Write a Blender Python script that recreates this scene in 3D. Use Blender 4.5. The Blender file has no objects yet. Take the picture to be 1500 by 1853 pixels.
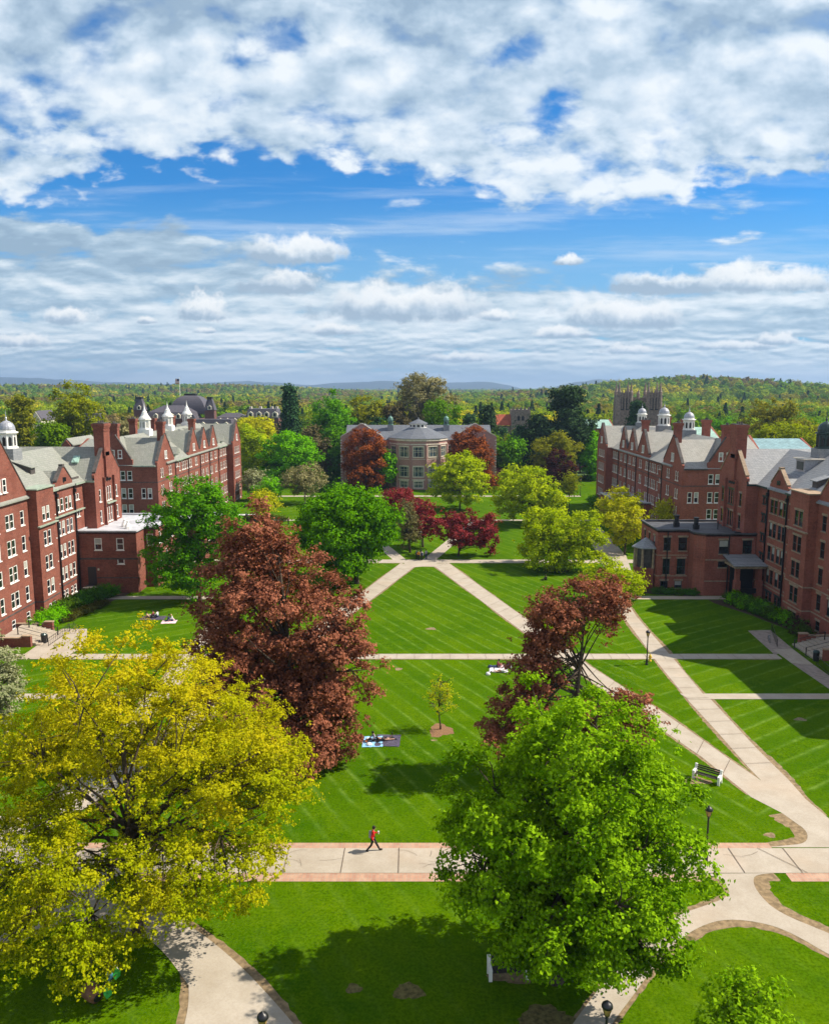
import bpy, math, random
import numpy as np
from mathutils import Vector, Matrix
R = math.radians
random.seed(7)
scene = bpy.context.scene
COL = scene.collection

# ------------------------------------------------------------------ camera
F_PX, CX, CY, CAM_H = 1460.0, 750.0, 926.5, 30.0
PITCH = math.atan(226.5 / F_PX)
cam_d = bpy.data.cameras.new('camera')
cam = bpy.data.objects.new('camera', cam_d); COL.objects.link(cam)
cam.location = (0, 0, CAM_H); cam.rotation_euler = (math.pi / 2 - PITCH, 0, 0)
cam_d.sensor_fit = 'HORIZONTAL'; cam_d.sensor_width = 36; cam_d.lens = 36 * F_PX / 1500
cam_d.clip_start = 0.5; cam_d.clip_end = 60000
scene.camera = cam
def ray(x, y):
    a = (x - CX) / F_PX; b = (CY - y) / F_PX
    return (a, math.cos(PITCH) + b * math.sin(PITCH), -math.sin(PITCH) + b * math.cos(PITCH))
def g(x, y, z=0.0):            # point of the horizontal plane z
    r = ray(x, y); t = (z - CAM_H) / r[2]; return (r[0] * t, r[1] * t)
def atX(x, y, X):              # point (Y, Z) of the vertical plane X
    r = ray(x, y); t = X / r[0]; return (r[1] * t, CAM_H + r[2] * t)
def atY(x, y, Y):              # point (X, Z) of the vertical plane Y
    r = ray(x, y); t = Y / r[1]; return (r[0] * t, CAM_H + r[2] * t)
def proj(X, Y, Z):
    dz = Z - CAM_H; d = Y * math.cos(PITCH) - dz * math.sin(PITCH); u = Y * math.sin(PITCH) + dz * math.cos(PITCH)
    return (CX + F_PX * X / d, CY - F_PX * u / d)

# ------------------------------------------------------------------ light, exposure
SUN_EL, SUN_AZ = 47.0, 7.0      # azimuth measured from +X towards +Y
sl = bpy.data.lights.new('sun', 'SUN'); sl.energy = 5.0; sl.angle = R(0.55); sl.color = (1.0, 0.905, 0.765)
so = bpy.data.objects.new('sun', sl); COL.objects.link(so)
sdir = Vector((math.cos(R(SUN_EL)) * math.cos(R(SUN_AZ)), math.cos(R(SUN_EL)) * math.sin(R(SUN_AZ)), math.sin(R(SUN_EL))))
so.rotation_euler = sdir.to_track_quat('Z', 'Y').to_euler(); so.location = (60, 20, 90)
scene.view_settings.view_transform = 'Standard'; scene.view_settings.look = 'None'
scene.view_settings.exposure = 0.57; scene.view_settings.gamma = 1.0
scene.render.engine = 'CYCLES'
cy = scene.cycles
cy.max_bounces = 5; cy.diffuse_bounces = 2; cy.glossy_bounces = 2; cy.transmission_bounces = 3
cy.transparent_max_bounces = 8; cy.volume_bounces = 0; cy.caustics_reflective = False; cy.caustics_refractive = False
cy.use_denoising = True; cy.use_adaptive_sampling = True; cy.adaptive_threshold = 0.02
cy.sample_clamp_indirect = 6

# ------------------------------------------------------------------ node helper
class NT:
    def __init__(s, tree): s.t = tree; s.n = tree.nodes; s.l = tree.links
    def new(s, typ, **kw):
        nd = s.n.new(typ)
        for k, v in kw.items(): setattr(nd, k, v)
        return nd
    def put(s, sock, v):
        if hasattr(v, 'is_linked') or isinstance(v, bpy.types.NodeSocket): s.l.new(v, sock)
        elif v is not None:
            if isinstance(v, (tuple, list)) and len(v) == 3 and sock.type == 'RGBA': v = (*v, 1)
            sock.default_value = v
    def m(s, op, a, b=None, c=None, clamp=False):
        nd = s.new('ShaderNodeMath', operation=op, use_clamp=clamp)
        s.put(nd.inputs[0], a)
        if b is not None: s.put(nd.inputs[1], b)
        if c is not None: s.put(nd.inputs[2], c)
        return nd.outputs[0]
    def vm(s, op, a, b=None, out=0):
        nd = s.new('ShaderNodeVectorMath', operation=op); s.put(nd.inputs[0], a)
        if b is not None:
            s.put(nd.inputs['Scale'] if op == 'SCALE' else nd.inputs[1], b)
        return nd.outputs[out]
    def mix(s, f, a, b, typ='MIX'):
        nd = s.new('ShaderNodeMix', data_type='RGBA', blend_type=typ); nd.clamp_factor = True
        s.put(nd.inputs[0], f); s.put(nd.inputs[6], a); s.put(nd.inputs[7], b); return nd.outputs[2]
    def ss(s, x, lo, hi, a=0.0, b=1.0):
        nd = s.new('ShaderNodeMapRange', interpolation_type='SMOOTHSTEP')
        s.put(nd.inputs[0], x); s.put(nd.inputs[1], lo); s.put(nd.inputs[2], hi); s.put(nd.inputs[3], a); s.put(nd.inputs[4], b)
        return nd.outputs[0]
    def noise(s, vec, scale, detail=4, rough=0.55, dist=0.0, out=0):
        nd = s.new('ShaderNodeTexNoise'); s.put(nd.inputs['Vector'], vec); nd.inputs['Scale'].default_value = scale
        nd.inputs['Detail'].default_value = detail; nd.inputs['Roughness'].default_value = rough; nd.inputs['Distortion'].default_value = dist
        return nd.outputs[out]
    def xyz(s, v):
        nd = s.new('ShaderNodeSeparateXYZ'); s.put(nd.inputs[0], v); return nd.outputs
    def comb(s, x, y, z=0.0):
        nd = s.new('ShaderNodeCombineXYZ'); s.put(nd.inputs[0], x); s.put(nd.inputs[1], y); s.put(nd.inputs[2], z); return nd.outputs[0]
    def ramp(s, f, stops):
        nd = s.new('ShaderNodeValToRGB'); s.put(nd.inputs[0], f); el = nd.color_ramp.elements
        while len(el) < len(stops): el.new(0.5)
        for e, (p, c) in zip(el, stops): e.position = p; e.color = (*c, 1)
        return nd.outputs[0]

# ------------------------------------------------------------------ sky
world = bpy.data.worlds.new('World'); scene.world = world; world.use_nodes = True
w = NT(world.node_tree); w.n.clear()
STR = 0.1
sky = w.new('ShaderNodeTexSky', sky_type='NISHITA'); sky.sun_disc = False
sky.sun_elevation = R(SUN_EL); sky.sun_rotation = R(90 - SUN_AZ); sky.air_density = 1.0; sky.dust_density = 0.4; sky.ozone_density = 3.0
D = w.vm('NORMALIZE', w.new('ShaderNodeTexCoord').outputs['Generated'])
dx, dy, dz = w.xyz(D)
zc = w.m('MAXIMUM', dz, 0.035)
px_, py_ = w.m('DIVIDE', dx, zc), w.m('DIVIDE', dy, zc)
P = w.comb(px_, py_)
rr = w.m('SQRT', w.m('ADD', w.m('MULTIPLY', px_, px_), w.m('MULTIPLY', py_, py_)))
deep = w.m('MULTIPLY', w.ss(dy, -0.1, 0.55), w.ss(dz, 0.75, 0.42))      # deep blue tint kept to the view ahead; sky outside left paler as fill
blue = w.mix(1.0, sky.outputs[0], w.mix(deep, (0.80, 0.95, 1.10), (0.14, 0.60, 0.98)), 'MULTIPLY')
# view-independent direction coordinates: U across, V up; the banks shrink towards the horizon
ys = w.m('MAXIMUM', dy, 0.05)
U, V = w.m('DIVIDE', dx, ys), w.m('DIVIDE', dz, ys)
fwd = w.ss(dy, 0.02, 0.3)
def vray(y): r = ray(750, y); return r[2] / r[1]
def uray(x): r = ray(x, 300); return r[0] / r[1]
# broken sheet of altocumulus overhead; its lower edge wanders between 13 and 10 degrees
def uvn(su, sv, seed, detail, rough, dist=0.15, du=0.0, dv=0.0):
    return w.noise(w.comb(w.m('MULTIPLY', w.m('ADD', U, du), su), w.m('MULTIPLY', w.m('ADD', V, dv), sv), seed), 1.0, detail, rough, dist)
def mixf(f, a, b): return w.m('ADD', w.m('MULTIPLY', a, w.m('SUBTRACT', 1.0, f)), w.m('MULTIPLY', b, f))
tl = w.ss(V, 0.40, 0.24)
L1 = w.comb(w.m('MULTIPLY', U, 2.6), w.m('MULTIPLY', V, 4.4), 0.0)
big = w.noise(L1, 0.9, 3, 0.5)
fine = mixf(tl, uvn(6.5, 10.5, 1.0, 7, 0.54), uvn(9.0, 17.0, 4.0, 7, 0.54))
fine2 = mixf(tl, uvn(6.5, 10.5, 1.0, 7, 0.54, du=0.012, dv=0.022), uvn(9.0, 17.0, 4.0, 7, 0.54, du=0.008, dv=0.014))
blob = mixf(tl, uvn(17.0, 25.0, 9.0, 6, 0.50), uvn(22.0, 40.0, 2.0, 6, 0.52))
edges = [(0, 400), (150, 372), (240, 335), (400, 318), (560, 318), (690, 330), (780, 345), (860, 385), (1000, 408), (1235, 404), (1262, 352), (1400, 352), (1500, 335)]
nd = w.new('ShaderNodeValToRGB'); w.put(nd.inputs[0], w.m('ADD', w.m('MULTIPLY', U, 0.9), 0.5)); el = nd.color_ramp.elements
while len(el) < len(edges): el.new(0.5)
for e, (ex_, ey_) in zip(el, edges): e.position = uray(ex_) * 0.9 + 0.5; vv = vray(ey_); e.color = (vv, vv, vv, 1)
eV = w.m('SUBTRACT', V, nd.outputs[0])
eV = w.m('ADD', eV, w.m('MULTIPLY', w.m('SUBTRACT', blob, 0.5), 0.07))
cov = w.ss(eV, -0.012, 0.05)
opn = w.ss(w.m('ADD', dz, w.m('MULTIPLY', w.ss(dy, 0.3, -0.3), 0.3)), 0.44, 0.60)   # sheet thinned out of view, overhead and behind, to hold down the fill light
thr = w.m('ADD', w.m('ADD', 0.70, w.m('MULTIPLY', cov, -0.385)), w.m('MULTIPLY', opn, 0.20))
for hx_, hy_, hw_, hh_, st_ in ((510, 80, 60, 24, .07), (980, 88, 62, 26, .085), (1015, 205, 70, 20, .09), (20, 195, 80, 30, .07), (572, 214, 60, 18, .06), (205, 262, 70, 28, .05), (1020, 165, 24, 34, .06), (330, 235, 60, 20, .06), (60, 262, 90, 20, .07), (890, 240, 40, 16, .07), (400, 195, 40, 12, .05)):
    r3 = ray(hx_, hy_); u0, v0 = r3[0] / r3[1], r3[2] / r3[1]
    a = w.m('MULTIPLY', w.m('SUBTRACT', U, u0), F_PX / hw_ / 1.0); b = w.m('MULTIPLY', w.m('SUBTRACT', V, v0), F_PX / hh_ / 1.1)
    dd = w.m('ADD', w.m('SQRT', w.m('ADD', w.m('MULTIPLY', a, a), w.m('MULTIPLY', b, b))), w.m('MULTIPLY', w.m('SUBTRACT', blob, 0.5), 4.5))
    thr = w.m('ADD', thr, w.ss(dd, 1.7, 0.2, 0.0, st_ * 1.25))
fb = w.m('ADD', w.m('MULTIPLY', fine, 0.62), w.m('MULTIPLY', blob, 0.38))
denA = w.ss(w.m('SUBTRACT', fb, thr), -0.05, 0.17)
lightA = w.m('ADD', w.m('MULTIPLY', w.m('SUBTRACT', fine, fine2), 2.6), 0.47)
grey = w.noise(w.vm('ADD', L1, (9.0, 2.0, 4.0)), 1.5, 5, 0.55)
lightA = w.m('ADD', lightA, w.m('MULTIPLY', w.m('SUBTRACT', grey, 0.50), -2.3))
lightA = w.m('ADD', lightA, w.m('MULTIPLY', w.m('SUBTRACT', blob, 0.5), 2.0))
lightA = w.m('ADD', lightA, w.ss(V, 0.30, 0.46, 0.10, -0.16), clamp=True)
colA = w.ramp(lightA, [(0.0, (2.4, 3.3, 4.3)), (0.35, (3.4, 4.35, 5.3)), (0.65, (4.7, 5.5, 6.3)), (1.0, (6.3, 6.7, 7.0))])
bluev = w.mix(w.ss(V, 0.25, 0.10, 0.0, 0.55), blue, (2.3, 4.0, 5.5))
c = w.mix(w.m('MULTIPLY', denA, 0.97), bluev, colA)
veil = w.m('MULTIPLY', w.ss(uvn(3.0, 34.0, 12.0, 7, 0.6), 0.46, 0.74), w.m('MULTIPLY', w.m('MULTIPLY', w.ss(V, 0.13, 0.16), w.ss(V, 0.26, 0.22)), 0.42)); c = w.mix(veil, c, (5.6, 6.2, 6.8))
# thin veils in the gap, then layer on layer of flat-based banks down to the horizon
t2 = w.ss(V, 0.095, 0.045)
n0 = mixf(t2, uvn(9.0, 30.0, 3.0, 7, 0.56), uvn(15.0, 80.0, 6.0, 7, 0.56))
n1 = mixf(t2, uvn(9.0, 30.0, 3.0, 7, 0.56, du=0.004, dv=0.009), uvn(15.0, 80.0, 6.0, 7, 0.56, du=0.002, dv=0.0035))
wav = w.noise(w.comb(w.m('MULTIPLY', U, 3.2), 3.0), 1.0, 3, 0.5)
lim = w.m('ADD', 0.134, w.m('MULTIPLY', w.m('SUBTRACT', wav, 0.5), 0.07))
lim = w.m('ADD', lim, w.m('MULTIPLY', w.ss(U, -0.05, -0.30), 0.060))
lowm = w.ss(w.m('SUBTRACT', V, lim), 0.022, -0.03)
denB = w.m('MULTIPLY', w.ss(w.m('ADD', n0, w.m('MULTIPLY', lowm, 0.34)), 0.60, 0.76), fwd)
denB = w.m('MULTIPLY', denB, w.ss(V, 0.25, 0.20))
litB = w.m('ADD', w.m('MULTIPLY', w.m('SUBTRACT', n0, n1), 3.0), 0.54)
bank = w.noise(w.comb(w.m('MULTIPLY', U, 4.0), w.m('MULTIPLY', V, 20.0), 5.0), 1.0, 5, 0.55)
litB = w.m('ADD', litB, w.m('MULTIPLY', w.m('SUBTRACT', bank, 0.5), 1.5))
litB = w.m('ADD', litB, w.m('MULTIPLY', w.m('MULTIPLY', w.ss(U, 0.0, -0.35), w.ss(V, 0.10, 0.17)), -0.45), clamp=True)
colB = w.ramp(litB, [(0.0, (2.3, 3.2, 4.1)), (0.35, (3.1, 4.1, 5.0)), (0.65, (4.6, 5.4, 6.0)), (1.0, (6.3, 6.7, 7.0))])
c = w.mix(w.m('MULTIPLY', denB, 0.95), c, colB)
c = w.mix(w.ss(V, 0.05, 0.0, 0.0, 0.72), c, w.mix(w.ss(bank, 0.35, 0.65), (3.2, 4.2, 5.0), (4.7, 5.4, 5.9)))
# single cumulus heads, flat grey bases and bright tops
for i, (qx, qy, qw, qh) in enumerate([(540, 462, 95, 42), (515, 522, 78, 30), (728, 562, 150, 50), (370, 568, 56, 34), (128, 578, 60, 22),
        (1130, 578, 120, 40), (1195, 522, 110, 26), (1380, 515, 150, 34), (1026, 474, 26, 16), (900, 574, 44, 15), (1145, 635, 62, 14), (1330, 628, 80, 12),
        (600, 600, 70, 14), (40, 622, 60, 16), (830, 650, 60, 12), (1000, 606, 70, 14), (1405, 618, 50, 15), (370, 600, 20, 8), (265, 582, 18, 10)]):
    r3 = ray(qx, qy); r4 = ray(qx, qy - qh)
    u0, v0 = r3[0] / r3[1], r3[2] / r3[1]; hh = r4[2] / r4[1] - v0; ww = qw * 1.12 / F_PX; hh *= 1.25
    nz = w.noise(w.comb(w.m('MULTIPLY', U, 1.0), V, i * 1.7), 8.5 / max(ww, 0.03) ** 0.55, 7, 0.60)
    nz = w.m('SUBTRACT', nz, 0.5)
    a = w.m('DIVIDE', w.m('SUBTRACT', U, u0), ww)
    b = w.m('DIVIDE', w.m('SUBTRACT', V, v0), hh)
    bb = w.m('MAXIMUM', b, w.m('MULTIPLY', b, -2.6))
    d = w.m('SQRT', w.m('ADD', w.m('MULTIPLY', a, a), w.m('MULTIPLY', bb, bb)))
    d = w.m('ADD', d, w.m('MULTIPLY', nz, 1.9))
    mk = w.m('MULTIPLY', w.ss(d, 1.02, 0.50), fwd)
    lt = w.m('ADD', w.m('ADD', w.m('ADD', w.m('MULTIPLY', b, 1.25), 0.26), w.m('MULTIPLY', nz, 1.9)), w.m('MULTIPLY', a, 0.14), clamp=True)
    dk = 0.0 if i not in (1, 6) else -1.3
    cc = w.ramp(w.m('ADD', lt, dk * 0.25, clamp=True), [(0.0, (2.7, 3.5, 4.4)), (0.22, (3.7, 4.5, 5.3)), (0.6, (6.2, 6.5, 6.7)), (1.0, (7.1, 7.2, 7.2))])
    c = w.mix(w.m('MULTIPLY', mk, 0.96), c, cc)
# unseen bright clouds added behind and overhead to lift the shaded faces
nb = w.noise(D, 3.2, 7, 0.6); c = w.mix(w.m('MULTIPLY', w.ss(nb, 0.44, 0.56), w.m('MULTIPLY', w.m('SUBTRACT', 1.0, w.m('MULTIPLY', fwd, w.ss(dz, 0.70, 0.48))), 0.9)), c, (5.0, 4.9, 4.8))
bg = w.new('ShaderNodeBackground'); w.put(bg.inputs[0], c); bg.inputs[1].default_value = STR
w.l.new(bg.outputs[0], w.new('ShaderNodeOutputWorld').inputs[0])

# ------------------------------------------------------------------ materials
def newmat(name):
    m = bpy.data.materials.new(name); m.use_nodes = True; t = NT(m.node_tree); t.n.clear()
    out = t.new('ShaderNodeOutputMaterial'); b = t.new('ShaderNodeBsdfPrincipled'); t.l.new(b.outputs[0], out.inputs[0])
    return m, t, b
def bump(t, b, h, strength=0.4, dist=0.05):
    bn = t.new('ShaderNodeBump'); bn.inputs['Strength'].default_value = strength; bn.inputs['Distance'].default_value = dist
    t.l.new(h, bn.inputs['Height']); t.l.new(bn.outputs[0], b.inputs['Normal'])
def obj_co(t): return t.new('ShaderNodeTexCoord').outputs['Object']
def plain(name, col, rough=0.7, amt=0.18, scale=6.0, metal=0.0, spec=0.3, bmp=0.0):
    m, t, b = newmat(name); co = obj_co(t)
    n = t.noise(co, scale, 5, 0.6)
    lo = tuple(x * (1 - amt) for x in col); hi = tuple(min(1, x * (1 + amt)) for x in col)
    t.put(b.inputs['Base Color'], t.mix(t.ss(n, 0.3, 0.7), lo, hi))
    b.inputs['Roughness'].default_value = rough; b.inputs['Metallic'].default_value = metal; b.inputs['Specular IOR Level'].default_value = spec
    if bmp: bump(t, b, n, bmp, 0.03)
    return m
def brick_mat(name, c1, c2, mortar, dirty=0.5):
    m, t, b = newmat(name); co = obj_co(t); x, y, z = t.xyz(co)
    uv = t.comb(t.m('ADD', x, y), z)
    bt = t.new('ShaderNodeTexBrick'); t.put(bt.inputs['Vector'], uv); bt.inputs['Scale'].default_value = 1.0
    bt.inputs['Brick Width'].default_value = 0.24; bt.inputs['Row Height'].default_value = 0.08; bt.inputs['Mortar Size'].default_value = 0.009
    t.put(bt.inputs['Color1'], c1); t.put(bt.inputs['Color2'], c2); t.put(bt.inputs['Mortar'], mortar)
    bl = t.noise(co, 0.35, 5, 0.65)
    st = t.noise(t.comb(t.m('MULTIPLY', t.m('ADD', x, y), 2.4), t.m('MULTIPLY', z, 0.28)), 1.0, 5, 0.65)
    cr = t.noise(t.comb(t.m('MULTIPLY', t.m('ADD', x, y), 0.5), t.m('MULTIPLY', z, 9.0)), 1.0, 3, 0.7)
    sp = t.noise(co, 5.0, 4, 0.8)
    blk = t.noise(t.comb(t.m('MULTIPLY', t.m('ADD', x, y), 1.3), t.m('MULTIPLY', z, 3.2)), 1.0, 6, 0.8)
    c = t.mix(t.ss(bl, 0.42, 0.60, 0.0, 0.50 * dirty), bt.outputs[0], tuple(x * 0.50 for x in c1))
    c = t.mix(t.ss(blk, 0.52, 0.68, 0.0, 0.60 * dirty), c, tuple(min(1, x * 1.7) for x in c2))
    c = t.mix(t.ss(blk, 0.48, 0.32, 0.0, 0.60 * dirty), c, tuple(x * 0.42 for x in c1))
    c = t.mix(t.ss(st, 0.52, 0.66, 0.0, 0.55 * dirty), c, tuple(x * 0.35 + 0.02 for x in c2))
    c = t.mix(t.ss(sp, 0.35, 0.65, 0.0, 0.5), c, tuple(min(1, x * 1.4) for x in c2))
    c = t.mix(t.ss(cr, 0.55, 0.70, 0.0, 0.35), c, mortar)
    t.put(b.inputs['Base Color'], c); b.inputs['Roughness'].default_value = 0.9; b.inputs['Specular IOR Level'].default_value = 0.15
    bump(t, b, bt.outputs['Fac'], -0.25, 0.01)
    return m
def slate_mat(name, c1, c2, moss, row=0.32):
    m, t, b = newmat(name); co = obj_co(t); x, y, z = t.xyz(co)
    uv = t.comb(t.m('ADD', x, y), t.m('MULTIPLY', z, 1.4))
    bt = t.new('ShaderNodeTexBrick'); t.put(bt.inputs['Vector'], uv); bt.inputs['Scale'].default_value = 1.0
    bt.inputs['Brick Width'].default_value = 0.4; bt.inputs['Row Height'].default_value = row; bt.inputs['Mortar Size'].default_value = 0.014
    t.put(bt.inputs['Color1'], c1); t.put(bt.inputs['Color2'], c2); t.put(bt.inputs['Mortar'], tuple(v * 0.5 for v in c1))
    n = t.noise(co, 0.45, 6, 0.7); n2 = t.noise(co, 3.5, 5, 0.75)
    st = t.noise(t.comb(t.m('MULTIPLY', t.m('ADD', x, y), 1.6), t.m('MULTIPLY', z, 0.25)), 1.0, 5, 0.65)
    c = t.mix(t.ss(n, 0.4, 0.7, 0.0, 0.55), bt.outputs[0], moss)
    c = t.mix(t.ss(n2, 0.3, 0.75, 0.0, 0.5), c, tuple(v * 0.62 for v in c1))
    c = t.mix(t.ss(st, 0.55, 0.8, 0.0, 0.4), c, tuple(v * 0.4 for v in c1))
    t.put(b.inputs['Base Color'], c); b.inputs['Roughness'].default_value = 0.62; b.inputs['Specular IOR Level'].default_value = 0.35
    bump(t, b, bt.outputs['Fac'], -0.3, 0.02)
    return m
def seam_mat(name, col):
    m, t, b = newmat(name); co = obj_co(t); x, y, z = t.xyz(co)
    wv = t.m('FRACT', t.m('MULTIPLY', t.m('ADD', x, y), 0.9)); ridge = t.ss(t.m('ABSOLUTE', t.m('SUBTRACT', wv, 0.5)), 0.06, 0.16, 1.0, 0.0)
    n = t.noise(co, 0.8, 5, 0.7)
    c = t.mix(t.ss(n, 0.3, 0.7), tuple(v * 0.75 for v in col), tuple(min(1, v * 1.2) for v in col))
    t.put(b.inputs['Base Color'], t.mix(t.m('MULTIPLY', ridge, 0.5), c, tuple(v * 0.4 for v in col))); b.inputs['Roughness'].default_value = 0.5
    bump(t, b, ridge, 0.8, 0.05)
    return m
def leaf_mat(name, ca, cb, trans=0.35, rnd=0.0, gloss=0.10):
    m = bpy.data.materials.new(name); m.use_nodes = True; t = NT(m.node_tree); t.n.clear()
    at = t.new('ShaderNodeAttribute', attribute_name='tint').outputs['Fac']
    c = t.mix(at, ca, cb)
    if rnd:
        oi = t.new('ShaderNodeObjectInfo').outputs['Random']
        hs = t.new('ShaderNodeHueSaturation'); t.put(hs.inputs['Hue'], t.ss(oi, 0, 1, 0.5 - 0.02, 0.5 + 0.02))
        t.put(hs.inputs['Value'], t.ss(oi, 0, 1, 1 - rnd, 1 + rnd)); t.put(hs.inputs['Color'], c); c = hs.outputs[0]
    df = t.new('ShaderNodeBsdfDiffuse'); t.put(df.inputs[0], c)
    tr = t.new('ShaderNodeBsdfTranslucent'); t.put(tr.inputs[0], t.mix(1.0, c, (1.25, 1.2, 0.6), 'MULTIPLY'))
    mx = t.new('ShaderNodeMixShader'); mx.inputs[0].default_value = trans; t.l.new(df.outputs[0], mx.inputs[1]); t.l.new(tr.outputs[0], mx.inputs[2])
    t.l.new(mx.outputs[0], t.new('ShaderNodeOutputMaterial').inputs[0])
    return m

def grass_mat():
    m, t, b = newmat('mown_grass'); co = obj_co(t); x, y, z = t.xyz(co)
    n1 = t.noise(co, 0.09, 4, 0.6); n2 = t.noise(co, 0.8, 5, 0.65); n3 = t.noise(co, 5.5, 6, 0.75)
    c = t.mix(t.ss(n1, 0.38, 0.62), (0.040, 0.112, 0.0005), (0.080, 0.160, 0.0005))
    c = t.mix(t.ss(n2, 0.35, 0.7, 0.0, 0.55), c, (0.110, 0.190, 0.001))
    c = t.mix(t.ss(n3, 0.42, 0.72, 0.0, 0.80), c, (0.020, 0.062, 0.001))
    n4 = t.noise(co, 2.2, 6, 0.8); c = t.mix(t.ss(n4, 0.5, 0.75, 0.0, 0.5), c, (0.030, 0.085, 0.001)); c = t.mix(t.ss(n4, 0.5, 0.25, 0.0, 0.45), c, (0.125, 0.205, 0.008))
    c = t.mix(t.ss(n3, 0.56, 0.28, 0.0, 0.30), c, (0.140, 0.250, 0.012))
    # mower lines: thin pale lines, their direction differs from lawn to lawn
    wob = t.m('MULTIPLY', t.m('SUBTRACT', t.noise(co, 0.12, 2, 0.5), 0.5), 0.55)
    def lines(ax, ay, pitch, off=0.0):
        k = t.m('ADD', t.m('ADD', t.m('MULTIPLY', x, ax), t.m('MULTIPLY', y, ay)), wob)
        f = t.m('FRACT', t.m('DIVIDE', t.m('ADD', k, off), pitch))
        thin = t.ss(t.m('ABSOLUTE', t.m('SUBTRACT', f, 0.5)), 0.0, 0.19, 1.0, 0.0)
        ph = t.m('FRACT', t.m('DIVIDE', t.m('ADD', k, off), pitch * 2)); band = t.ss(t.m('ABSOLUTE', t.m('SUBTRACT', ph, 0.5)), 0.22, 0.28)
        return thin, band
    quad = t.ss(t.m('ABSOLUTE', x), 24.0, 24.4)
    sgn = t.m('SIGN', x)
    t1, b1 = lines(0.88, 0.47, 1.75)
    t2, b2 = lines(-0.55, 0.84, 1.9)
    thin = t.m('ADD', t.m('MULTIPLY', t1, t.m('SUBTRACT', 1.0, quad)), t.m('MULTIPLY', t2, quad))
    band = t.m('ADD', t.m('MULTIPLY', b1, t.m('SUBTRACT', 1.0, quad)), t.m('MULTIPLY', b2, quad))
    brk = t.m('MULTIPLY', t.ss(t.noise(co, 0.9, 6, 0.8), 0.36, 0.68), t.ss(t.noise(co, 0.11, 3, 0.6), 0.36, 0.56, 0.35, 1.1))
    ins = t.m('MULTIPLY', t.ss(y, 48.0, 56.0, 0.25, 1.0), t.ss(y, 260.0, 200.0))
    c = t.mix(t.m('MULTIPLY', t.m('MULTIPLY', thin, brk), t.m('MULTIPLY', ins, 0.62)), c, (0.19, 0.30, 0.055))
    c = t.mix(t.m('MULTIPLY', band, t.m('MULTIPLY', ins, 0.42)), c, (0.040, 0.110, 0.001))
    worn = t.noise(co, 0.33, 6, 0.72)
    c = t.mix(t.ss(worn, 0.68, 0.80, 0.0, 0.55), c, (0.19, 0.19, 0.06))
    t.put(b.inputs['Base Color'], c); b.inputs['Roughness'].default_value = 0.85; b.inputs['Specular IOR Level'].default_value = 0.0
    bump(t, b, n3, 0.8, 0.10)
    return m
def ground_mat():
    m, t, b = newmat('woodland_floor'); co = obj_co(t)
    n = t.noise(co, 0.02, 6, 0.7); n2 = t.noise(co, 0.3, 5, 0.7)
    c = t.mix(t.ss(n, 0.4, 0.6), (0.035, 0.075, 0.012), (0.07, 0.14, 0.018)); c = t.mix(t.ss(n2, 0.4, 0.75, 0.0, 0.6), c, (0.05, 0.045, 0.02))
    t.put(b.inputs['Base Color'], c); b.inputs['Roughness'].default_value = 0.95
    return m
def concrete_mat():
    m, t, b = newmat('pale_concrete'); co = obj_co(t)
    n = t.noise(co, 0.5, 6, 0.7); n2 = t.noise(co, 7.0, 5, 0.7); n3 = t.noise(co, 0.13, 3, 0.5)
    c = t.mix(t.ss(n, 0.3, 0.7), (0.36, 0.31, 0.24), (0.445, 0.395, 0.322)); c = t.mix(t.ss(n2, 0.35, 0.8, 0.0, 0.35), c, (0.28, 0.22, 0.16))
    c = t.mix(t.ss(n3, 0.52, 0.72, 0.0, 0.35), c, (0.50, 0.37, 0.26))
    sp = t.noise(co, 1.7, 7, 0.8); c = t.mix(t.ss(sp, 0.62, 0.72, 0.0, 0.4), c, (0.25, 0.20, 0.15))
    t.put(b.inputs['Base Color'], c); b.inputs['Roughness'].default_value = 0.9; bump(t, b, n2, 0.2, 0.01)
    return m
def paver_mat():
    m, t, b = newmat('brick_paving'); co = obj_co(t); bt = t.new('ShaderNodeTexBrick'); t.put(bt.inputs['Vector'], co)
    bt.inputs['Scale'].default_value = 1.0; bt.inputs['Brick Width'].default_value = 0.24; bt.inputs['Row Height'].default_value = 0.36; bt.inputs['Mortar Size'].default_value = 0.014
    bt.offset = 0.0
    t.put(bt.inputs['Color1'], (0.46, 0.26, 0.17)); t.put(bt.inputs['Color2'], (0.36, 0.185, 0.125)); t.put(bt.inputs['Mortar'], (0.30, 0.26, 0.2))
    n = t.noise(co, 1.1, 5, 0.7)
    t.put(b.inputs['Base Color'], t.mix(t.ss(n, 0.35, 0.7, 0.0, 0.5), bt.outputs[0], (0.50, 0.38, 0.27))); b.inputs['Roughness'].default_value = 0.9
    return m
def glass_mat(name, col, rough=0.08):
    m, t, b = newmat(name); co = obj_co(t); oi = t.new('ShaderNodeObjectInfo').outputs['Random']
    n = t.noise(t.vm('ADD', co, t.comb(t.m('MULTIPLY', oi, 30.0), 0.0)), 1.4, 4, 0.6)
    t.put(b.inputs['Base Color'], t.mix(t.ss(n, 0.35, 0.7), tuple(v * 0.5 for v in col), tuple(v * 1.6 for v in col)))
    b.inputs['Roughness'].default_value = rough; b.inputs['Specular IOR Level'].default_value = 0.8
    return m
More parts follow.
